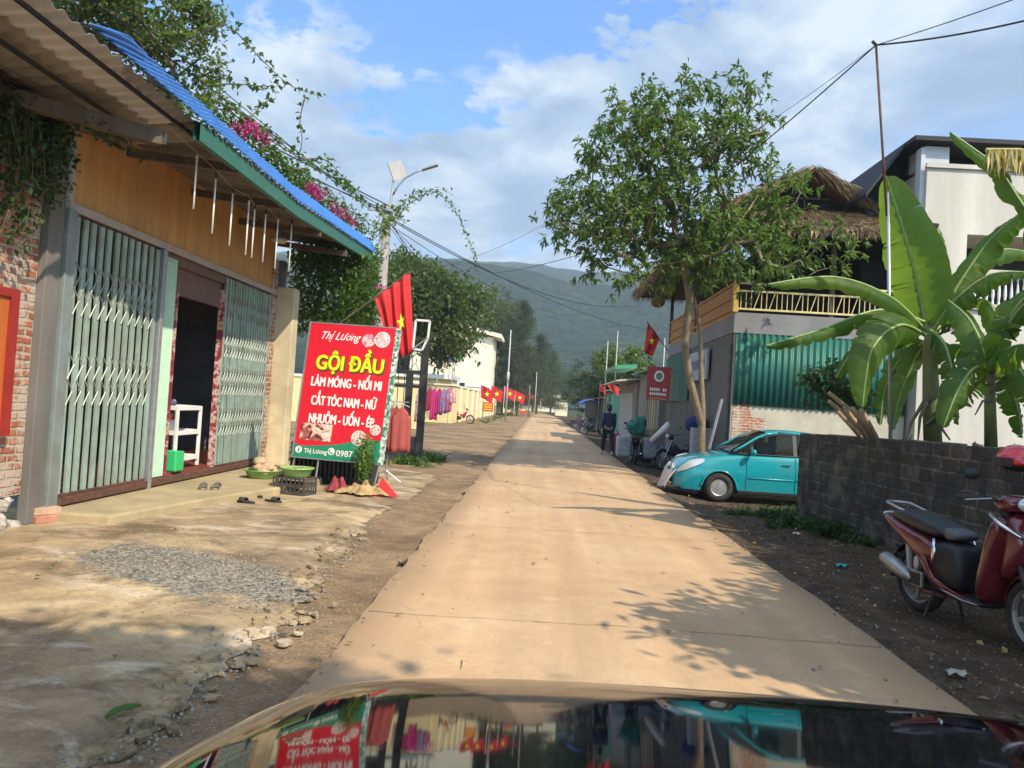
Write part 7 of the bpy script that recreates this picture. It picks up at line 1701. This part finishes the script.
for s in (-1, 1):
    MB().tube([(.93, s*.10, 1.06), (.88, s*.26, 1.075), (.84, s*.35, 1.065)], .012, 8).build('handlebar', m_dkmetal, sc); MB().tube([(.875, s*.25, 1.075), (.835, s*.37, 1.063)], .019, 10).build('grip', m_rubber, sc)
    MB().tube([(.97, s*.20, 1.075), (.88, s*.34, 1.05)], .006, 5).build('brake_lever', m_alum, sc)
    mr = MB().tube([(.91, s*.20, 1.08), (.90, s*.27, 1.2)], .006, 6).build('mirror_stem', m_dkmetal, sc); MB().ell((.89, s*.30, 1.24), (.02, .065, .042), 12, 8).build('mirror', m_black, mr, smooth=True)
# exhaust, engine, stand on the right-hand side
ex = MB().tube([(-.32, -.145, .40), (-.28, -.148, .395), (-.14, -.15, .36), (.0, -.15, .315), (.08, -.145, .29)], [.030, .055, .068, .055, .028], 14).build('exhaust', m_alum, sc, smooth=True)
mb = MB(); mb.tube([(.08, -.145, .29), (.2, -.12, .22), (.38, -.06, .22)], .018, 8); mb.build('exhaust_pipe', m_rust, ex, smooth=True)
side([(-.06, .36), (.06, .40), (.30, .36), (.40, .26), (.30, .19), (.05, .20), (-.06, .25)], .02, .085, 'engine', m_dkmetal)
side([(.13, .50), (.17, .50), (.20, .42), (.17, .36), (.13, .40)], -.165, .018, 'peg_cover', m_alum)
gh = MB(); gh.box((.14, -.145, .31), (.15, .03, .13)); gg = gh.build('radiator_grille', m_alum, sc, bevel=.008)
mb = MB(); [mb.box((.085+.022*i, -.163, .31), (.008, .006, .10)) for i in range(6)]; [mb.box((.14, -.166, .275+.022*i), (.12, .006, .006)) for i in range(4)]; mb.build('grille_bars', m_black, gg)
mb = MB(); mb.tube([(.30, -.10, .24), (.26, -.16, .01)], .012, 6); mb.tube([(.30, .10, .24), (.26, .2, .01)], .012, 6); mb.build('stand', m_dkmetal, sc); MB().tube([(-.02, -.12, .66), (0, -.10, Rw+.02)], .028, 8).build('shock_absorber', m_steel, sc)
mb = MB()
for k in range(3): mb.tube([(.90, -.22+.03*k, 1.07), (.99, -.24+.05*k, 1.03), (1.02, -.10, .93), (.98, -.05, .80)], .005, 5)
mb.build('cable', m_black, sc); mb = MB(); mb.tube([(.02, -.09, .30), (.18, -.10, .40), (.32, -.10, .46)], .012, 6); mb.build('hose', m_black, sc)
# helmet hung on the mirror
hx = P(1017, 458, 5.95)
hm = thing('helmet', 'bright red half helmet hanging on the handlebar of the scooter', 'helmet', (hx.x, hx.y, hx.z-.10), ang)
m_hred = paint('helmet_red', (.62, .012, .02), .18, 1, 0)
mb = MB(); mb.grid(lambda u, v_: ((.150-.0*v_)*math.sin(v_*1.75)*math.cos(u*2*math.pi), .125*math.sin(v_*1.75)*math.sin(u*2*math.pi), .07+.125*math.cos(v_*1.75)), 28, 12); sh = mb.build('shell', m_hred, hm, smooth=True, solid=.012)
mb = MB(); mb.grid(lambda u, v_: (.135+.05*v_*math.cos((u-.5)*2.2), .12*math.sin((u-.5)*2.2), .085-.02*v_), 14, 3); mb.build('peak', m_hred, hm, smooth=True, solid=.008)
mb = MB(); mb.ell((0, 0, .055), (.128, .105, .06), 18, 8); mb.build('lining', m_black, hm, smooth=True)
mb = MB(); mb.grid(lambda u, v_: (-.09+.18*u, -.118-.012*math.sin(u*3.14), .10-.07*v_), 10, 4); mb.build('side_plate', m_black, hm, smooth=True, solid=.01); MB().tube([(.0, -.11, .04), (.02, -.06, -.08), (.0, .06, -.08), (0, .11, .04)], .006, 5).build('strap', m_black, hm)

# ---- plainer motorbikes farther off
def make_moto(name, label, loc, rz, mp_, group=None, seatm=None):
    t = thing(name, label, 'motorbike', loc, rz, group); r_ = .29
    wheel(t, (0, 0, r_), r_, .075, (m_rubber, m_alum), 8, hub=.055); wheel(t, (1.24, 0, r_), r_, .07, (m_rubber, m_alum), 8, hub=.05)
    side([(-.35, .80), (-.1, .82), (.2, .76), (.5, .74), (.55, .70), (.2, .68), (-.3, .74)], 0, .12, 'seat', seatm or m_seat, t, 1)
    side([(-.42, .76), (-.1, .73), (.35, .68), (.5, .62), (.45, .50), (.2, .48), (-.1, .60), (-.4, .70)], 0, .12, 'tail_cowl', mp_, t, 1)
    side([(.5, .66), (.62, .60), (.78, .60), (.92, .82), (1.02, .82), (.98, .62), (.88, .34), (.78, .32), (.7, .48), (.5, .52)], 0, .16, 'leg_shield', mp_, t, 1)
    side([(.25, .48), (.55, .50), (.70, .40), (.62, .22), (.3, .20), (.2, .32)], 0, .11, 'engine', m_dkmetal, t, 1)
    side([(.90, .86), (.95, 1.02), (1.06, 1.04), (1.12, .95), (1.04, .84)], 0, .11, 'headlight_cowl', mp_, t, 1); MB().ell((1.11, 0, .95), (.03, .075, .06), 10, 7).build('headlight', m_lamp, t, smooth=True)
    mb = MB(); mb.grid(lambda u, v_: (1.24+(r_+.03-.03*((v_-.5)*2)**2)*math.cos(R(5)+R(150)*u), .06*(v_-.5)*2, r_+(r_+.03-.03*((v_-.5)*2)**2)*math.sin(R(5)+R(150)*u)), 14, 4); mb.build('front_fender', mp_, t, smooth=True, solid=.006)
    mb = MB(); mb.grid(lambda u, v_: ((r_+.03)*math.cos(R(50)+R(140)*u), .06*(v_-.5)*2, r_+(r_+.03)*math.sin(R(50)+R(140)*u)), 14, 4); mb.build('rear_fender', m_black, t, smooth=True, solid=.006)
    for s in (-1, 1):
        MB().tube([(.98, s*.06, .85), (1.24, s*.065, r_)], .02, 6).build('fork', m_steel, t); MB().tube([(.95, s*.05, 1.0), (.86, s*.33, 1.04)], .015, 6).build('handlebar', m_black, t); MB().tube([(0, s*.09, r_), (.05, s*.10, .66)], .022, 6).build('shock_absorber', m_steel, t)
        mr = MB().tube([(.90, s*.2, 1.03), (.88, s*.26, 1.18)], .006, 4).build('mirror_stem', m_black, t); MB().ell((.87, s*.28, 1.21), (.015, .055, .035), 8, 6).build('mirror', m_black, mr)
    MB().tube([(-.40, -.13, .36), (-.1, -.13, .30), (.15, -.12, .26), (.4, -.06, .2)], [.04, .045, .035, .02], 8).build('exhaust', m_chrome, t, smooth=True)
    MB().tube([(.3, .0, .25), (.22, .18, .0)], .012, 5).build('stand', m_black, t)
    return t
m_navy = paint('navy_paint', (.012, .018, .05)); m_mred = paint('bright_red_paint', (.38, .01, .03)); m_mblk = paint('black_paint', (.012, .012, .014))
g = G(664, 470, -.12); md = make_moto('motorbike', 'dark motorbike with its front wheel to the road just beyond the turquoise car', (g.x+1.05, g.y+.5, -.12), R(205), m_navy, 'parked motorbikes')
g = G(456, 423, -.04); make_moto('motorbike', 'red motorbike parked before the yellow wall on the left', (g.x-.3, g.y, -.04), R(-8), m_mred, 'parked motorbikes')
far_ = [(3.0, 46, 165, m_mblk, 'black motorbike parked at the near end of the far right-hand row'), (3.1, 50, 172, m_navy, 'navy motorbike second in the far right-hand row'), (2.9, 54, 160, m_mblk, 'black motorbike third in the far right-hand row'), (3.0, 58, 170, m_mred, 'red motorbike fourth in the far right-hand row under the tarpaulin'), (3.1, 62, 165, m_mblk, 'black motorbike at the far end of the right-hand row')]
for x, y, a_, mt, lb in far_: make_moto('motorbike', lb, (x+.9, y, -.14), R(a_), mt, 'parked motorbikes')
g = G(632, 465, -.1); lm = make_moto('motorbike', 'loaded motorbike seen from behind carrying pale checked bags', (g.x+.1, g.y+.15, -.10), R(88), m_mblk, 'parked motorbikes')
m_bag = photo('checked_bag', [(.3, .31, .3), (.14, .2, .25), (.38, .38, .36), (.2, .07, .08)], 7, 2.2)
for k, (dx, lb) in enumerate(((-.36, 'pale checked pannier bag hanging on the road side of the loaded motorbike'), (.40, 'pale checked pannier bag hanging on the shop side of the loaded motorbike'))):
    mb = MB(); mb.box((0, 0, .32), (.42, .62, .62)); o = mb.build('pannier_bag', m_bag, bevel=.07); o.location = (lm.location.x+dx, lm.location.y+.0, .12); tag(o, lb, 'bag', 'bags on the loaded motorbike')
mb = lump((0, 0, .27), (.29, .27, .30), .4); o = mb.build('green_sack', M('green_sack_cloth', (.02, .15, .11), .7, var=.35, scale=8), smooth=True); o.location = (lm.location.x-.02, lm.location.y+.05, .74); tag(o, 'bulging green sack on top of the loaded motorbike', 'sack')
mb = MB(); mb.box((0, 0, .3), (.34, .4, .58)); o = mb.build('blue_drum', M('blue_grey_plastic', (.16, .28, .33), .6, var=.2), bevel=.05); o.location = (lm.location.x+.72, lm.location.y+.4, -.1+.0); tag(o, 'blue-grey plastic container on the ground beside the loaded motorbike', 'container')

# clutter before the grey shed
g = G(655, 468, -.1)
mb = MB(); a = P(652, 441, 21.5); b_ = P(669, 424, 21.0); mb.tube([a, b_], .085, 12); tag(mb.build('white_pipe', m_white, smooth=True), 'thick white plastic pipe leaning over the dark motorbike', 'pipe')
mb = lump((0, 0, .2), (.45, .35, .22)); o = mb.build('straw_sack', M('straw_cloth', (.34, .27, .16), .9, var=.4, scale=10), smooth=True); p = P(645, 433, 24); o.location = (p.x, p.y, p.z-.2); tag(o, 'tan straw sack piled before the shed door', 'sack')
mb = lump((0, 0, .32), (.4, .35, .34)); o = mb.build('dark_sack', M('dark_cloth', (.05, .05, .05), .9), smooth=True); o.location = (p.x, p.y, -.1); tag(o, 'dark sack under the tan one before the shed door', 'sack')
mb = MB(); 
for i in range(5): mb.box((random.uniform(-.25, .25), random.uniform(-.15, .15), .1+.11*i), (.3, .25, .16), Matrix.Rotation(random.uniform(-.4, .4), 3, 'Z'))
o = mb.build('pale_boxes', M('pale_card', (.45, .48, .47), .8, var=.2)); p = G(648, 456, -.1); o.location = (p.x, p.y, -.1); tag(o, 'small stack of pale boxes on the ground left of the dark motorbike', 'boxes')
p = P(703, 441, 19.5); tag(MB().bb(p.x-.28, p.x+.28, 19.4, 19.8, -.1, p.z+.32).build('grey_bin', M('grey_bin', (.30, .32, .36), .6), bevel=.03), 'grey square bin behind the twisting tree stem', 'bin')
p = P(697, 425, 20.2); tag(lump((p.x, p.y, p.z), (.30, .25, .24)).build('blue_cloth', M('navy_cloth', (.02, .035, .16), .9), smooth=True), 'navy blue cloth bundle on the dark motorbike behind the tree stem', 'cloth')

# ================================================================== the dark car the picture was taken from
hc = thing('dark_car', 'glossy black car bonnet in the near foreground', 'car', (.40, .9, 0), world=True)
st_ = [(a_, b_+(.028 if a_ < 1.72 and b_ > .8 else .012), c_) for a_, b_, c_ in [(.45, 1.16, .80), (.7, 1.11, .84), (.9, 1.07, .865), (1.1, 1.03, .875), (1.3, .99, .875), (1.45, .957, .865), (1.55, .930, .845), (1.63, .898, .82), (1.70, .858, .80), (1.76, .805, .78), (1.80, .74, .765), (1.83, .65, .75), (1.84, .5, .745), (1.83, .3, .74), (1.78, .2, .73)]]
def hcat(tab, k):
    """Catmull-Rom through the stations so reflections run smoothly"""
    n = len(tab)-1; f_ = k*n; i = min(n-1, int(f_)); t = f_-i; g_ = lambda j: tab[max(0, min(n, j))]
    return tuple(.5*((2*b1_)+(c1-a1)*t+(2*a1-5*b1_+4*c1-d1)*t*t+(3*b1_-a1-3*c1+d1)*t**3) for a1, b1_, c1, d1 in zip(g_(i-1), g_(i), g_(i+1), g_(i+2)))
def hood(u, v_):
    y, zc, w_ = hcat(st_, u); s = (v_-.5)*2; a = abs(s)
    crown = .016*a**2+.13*a**14
    yy = y-.13*a**3.5*min(1, max(0, (y-.9)/.7)); x = .40+s*(w_+.04)
    return (x, yy, zc-crown*min(1, max(.15, (zc-.2)/.6)))
mb = MB(); mb.grid(hood, 90, 90); mb.build('bonnet', m_hood, hc, smooth=True)
for s in (-1, 1):
    def fnd(u, v_):
        p = hood(u*.9, 0 if s < 0 else 1); return (p[0]+s*(.03*math.sin(math.pi*min(1, v_*1.2))), p[1], p[2]*(1-v_)+.25*v_)
    mb = MB(); mb.grid(fnd, 40, 10); mb.build('fender', m_hood, hc, smooth=True)
    wheel(hc, (.40+s*.83, .95, .31), .31, .19, (m_rubber, m_alum), 7, axis='x', hub=.07)
    MB().ell((.40+s*.62, 1.76, .63), (.13, .08, .06), 14, 8).build('headlight', m_lamp, hc, smooth=True)
mb = MB(); mb.bb(-.05, .85, 1.84, 1.872, .33, .5); mb.build('grille', m_black, hc)
mb = MB(); mb.bb(-.38, 1.18, .40, 1.6, .18, .7); mb.build('engine_bay', m_black, hc)
mb = MB(); mb.bb(-.42, 1.22, .30, .45, .3, .98); mb.build('firewall', m_black, hc)
# ================================================================== person walking at the right edge of the road
def skin_obj(name, joints, edges, mat, parent, sub=2):
    """joints: {key: (pos, radius or (rx, ry))}; first key is the root"""
    keys = list(joints); me = bpy.data.meshes.new(name); me.from_pydata([joints[k][0] for k in keys], [(keys.index(a), keys.index(b)) for a, b in edges], [])
    me.materials.append(mat); o = bpy.data.objects.new(name, me); C.objects.link(o); o.parent = parent
    sk = o.modifiers.new('skin', 'SKIN'); sk.use_smooth_shade = True
    for i, k in enumerate(keys):
        r_ = joints[k][1]; r_ = r_ if isinstance(r_, tuple) else (r_, r_); me.skin_vertices[0].data[i].radius = r_; me.skin_vertices[0].data[i].use_root = (i == 0)
    s_ = o.modifiers.new('sub', 'SUBSURF'); s_.levels = sub; s_.render_levels = sub; return o
gp_ = G(607, 455, -.02)
pn = thing('person', 'person in dark jacket and trousers walking along the road edge with a pink bag', 'person', (gp_.x, gp_.y, -.01), R(100))
m_skin = M('skin', (.38, .22, .14), .6, var=.08); m_jk = M('navy_jacket', (.018, .028, .075), .8, var=.2); m_tr = M('dark_trousers', (.012, .012, .014), .85, var=.2); m_hair = M('black_hair', (.008, .007, .006), .5, var=.3); m_shoe = M('grey_shoes', (.35, .33, .3), .7)
# local +x is forward, +y is the person's left
J = {'pelvis': ((0, 0, .90), (.13, .12)), 'belly': ((.01, 0, 1.05), (.125, .11)), 'chest': ((.03, 0, 1.25), (.15, .12)), 'neckb': ((.04, 0, 1.38), .06), 'neck': ((.055, 0, 1.44), .05), 'head': ((.075, 0, 1.53), (.08, .085)), 'crown': ((.07, 0, 1.60), (.065, .07))}
E = [('pelvis', 'belly'), ('belly', 'chest'), ('chest', 'neckb'), ('neckb', 'neck'), ('neck', 'head'), ('head', 'crown')]
for s, t_, f in ((1, 'l', .16), (-1, 'r', -.14)):
    J.update({'sh'+t_: ((.02, s*.17, 1.33), .055), 'el'+t_: ((.0-f*.5, s*.22, 1.07), .042), 'wr'+t_: ((.07-f*.7, s*.23, .84), .028), 'pa'+t_: ((.08-f*.75, s*.23, .77), (.04, .022)), 'hp'+t_: ((0, s*.09, .84), .085), 'kn'+t_: ((f+.03, s*.10, .48), .055), 'an'+t_: ((f*1.7-.03, s*.10, .09), .035), 'to'+t_: ((f*1.7+.13, s*.11, .035), .032)})
    E += [('chest', 'sh'+t_), ('sh'+t_, 'el'+t_), ('el'+t_, 'wr'+t_), ('wr'+t_, 'pa'+t_), ('pelvis', 'hp'+t_), ('hp'+t_, 'kn'+t_), ('kn'+t_, 'an'+t_), ('an'+t_, 'to'+t_)]
    px_ = .08-f*.75
    for q in range(4):
        J['f%s%d' % (t_, q)] = ((px_-.025+.017*q, s*.23, .735), .0085); J['g%s%d' % (t_, q)] = ((px_-.02+.017*q, s*(.222), .70), .008); E += [('pa'+t_, 'f%s%d' % (t_, q)), ('f%s%d' % (t_, q), 'g%s%d' % (t_, q))]
    J['th'+t_] = ((px_+.05, s*.225, .765), .009); E.append(('pa'+t_, 'th'+t_))
skin_obj('body', J, E, m_skin, pn, 2)
K_ = {'b': ((0, 0, .86), (.165, .15)), 'm': ((.01, 0, 1.08), (.16, .14)), 'c': ((.03, 0, 1.25), (.18, .145)), 'n': ((.045, 0, 1.37), .085)}; E2 = [('b', 'm'), ('m', 'c'), ('c', 'n')]
T_ = {'p': ((0, 0, .93), (.15, .14))}; E3 = []
for s, t_, f in ((1, 'l', .16), (-1, 'r', -.14)):
    K_.update({'s'+t_: ((.02, s*.175, 1.33), .075), 'e'+t_: ((.0-f*.5, s*.225, 1.07), .06), 'w'+t_: ((.06-f*.68, s*.23, .87), .045)}); E2 += [('c', 's'+t_), ('s'+t_, 'e'+t_), ('e'+t_, 'w'+t_)]
    T_.update({'h'+t_: ((0, s*.09, .84), .11), 'k'+t_: ((f+.03, s*.10, .48), .078), 'a'+t_: ((f*1.7-.03, s*.10, .12), .062)}); E3 += [('p', 'h'+t_), ('h'+t_, 'k'+t_), ('k'+t_, 'a'+t_)]
    MB().ell((f*1.7+.05, s*.11, .045), (.14, .05, .045), 12, 8).build('shoe', m_shoe, pn, smooth=True)
skin_obj('jacket', K_, E2, m_jk, pn); skin_obj('trousers', T_, E3, m_tr, pn)
mb = MB(); mb.ell((.055, 0, 1.60), (.105, .092, .095), 16, 10); mb.ell((.0, 0, 1.53), (.07, .085, .11), 14, 8); mb.build('hair', m_hair, pn, smooth=True)
mb = MB(); mb.ell((.158, 0, 1.53), (.018, .014, .022), 8, 6); mb.ell((.145, 0, 1.49), (.012, .025, .006), 8, 5); mb.build('face', m_skin, pn, smooth=True)
for s in (-1, 1):
    MB().ell((.145, s*.032, 1.555), (.010, .014, .008), 8, 5).build('eye', m_hair, pn); MB().ell((.07, s*.088, 1.53), (.02, .01, .03), 8, 6).build('ear', m_skin, pn, smooth=True)
bgx = G(614, 455, -.05); mb = MB(); mb.box((0, 0, .36), (.30, .26, .70)); o = mb.build('pink_bag', M('pink_plastic', (.50, .08, .26), .5, var=.2), bevel=.08); o.location = (bgx.x, bgx.y-.2, .02); tag(o, 'tall bright pink bag carried at the side of the walking person', 'bag')
mb = MB(); mb.tube([(bgx.x-.12, bgx.y-.2, .72), (bgx.x-.05, bgx.y-.2, .86), (bgx.x+.1, bgx.y-.2, .72)], .012, 5); tag(mb.build('bag_handle_rope', m_black), 'dark cord handle looped over the pink bag', 'cord')

# litter on the right verge
m_lit = M('white_litter', (.6, .6, .58), .6)
for i, (px, py, lb, cc) in enumerate([(682, 480, 'scrap of white litter on the dark verge before the turquoise car', None), (797, 528, 'white crumpled paper on the verge near the block wall', None), (842, 563, 'small turquoise scrap on the verge below the wall', (.03, .35, .3)), (957, 671, 'pale flat stone on the verge at lower right', (.4, .36, .3)), (872, 538, 'bright green leaf scrap at the wall foot beside the scooter', (.1, .45, .08)), (405, 561, 'tiny dark twig scrap on the left edge of the road', (.05, .04, .03)), (407, 580, 'small grey-green scrap on the left road edge', (.2, .25, .22))]):
    p = G(px, py, 0); mb = MB(); s = .05+.02*random.random()
    mb.grid(lambda u, v_: (p.x+s*(u-.5)*2, p.y+s*(v_-.5), gz(p.x, p.y)+.02+.03*math.sin(u*5+v_*3)**2), 6, 4); tag(mb.build('litter_scrap', m_lit if cc is None else M('scrap_%d' % i, cc, .7), smooth=True, solid=.004), lb, 'litter', 'scraps on the ground')

# ================================================================== trees standing just outside the picture on the right: they cast the shade
def shade_tree(lb, base, blobs, nt_=160, per=60, lf=(.20, .10), seed=0):
    b0 = Vector(base); zt = min(b_[2] for b_ in blobs)
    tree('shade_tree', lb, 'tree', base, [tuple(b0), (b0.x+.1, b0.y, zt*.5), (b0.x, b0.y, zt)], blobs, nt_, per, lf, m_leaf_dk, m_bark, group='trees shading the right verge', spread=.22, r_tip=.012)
shade_tree('leafy tree off the right edge shading the scooter and block wall', (8.3, 4.6, 1.1), [(6.4, 3.0, 4.1, 1.5, 1.4, .9), (7.4, 4.6, 4.2, 1.5, 1.5, 1.0), (8.2, 6.2, 4.3, 1.3, 1.4, .9), (8.7, 7.9, 4.6, 1.2, 1.2, .8), (5.5, 2.2, 3.9, 1.0, 1.0, .6)], 320, 75)
shade_tree('tall leafy tree beside the road behind the dark car', (5.2, -2.4, 0), [(3.2, -1.9, 6.6, 1.5, 1.1, .8), (2.3, -1.2, 6.2, .9, .8, .5), (4.8, -2.4, 6.6, 1.4, 1.3, 1.0), (1.2, -1.9, 6.0, .7, .8, .4), (.4, -2.6, 6.3, .6, .7, .4)], 190, 80)
shade_tree('small fan-leaved tree by the road beside the dark car', (4.9, 2.0, 0), [(4.15, 2.95, 3.2, .75, .5, .3), (4.7, 2.2, 3.4, .6, .6, .4), (3.8, 3.5, 3.3, .35, .3, .15)], 60, 36)
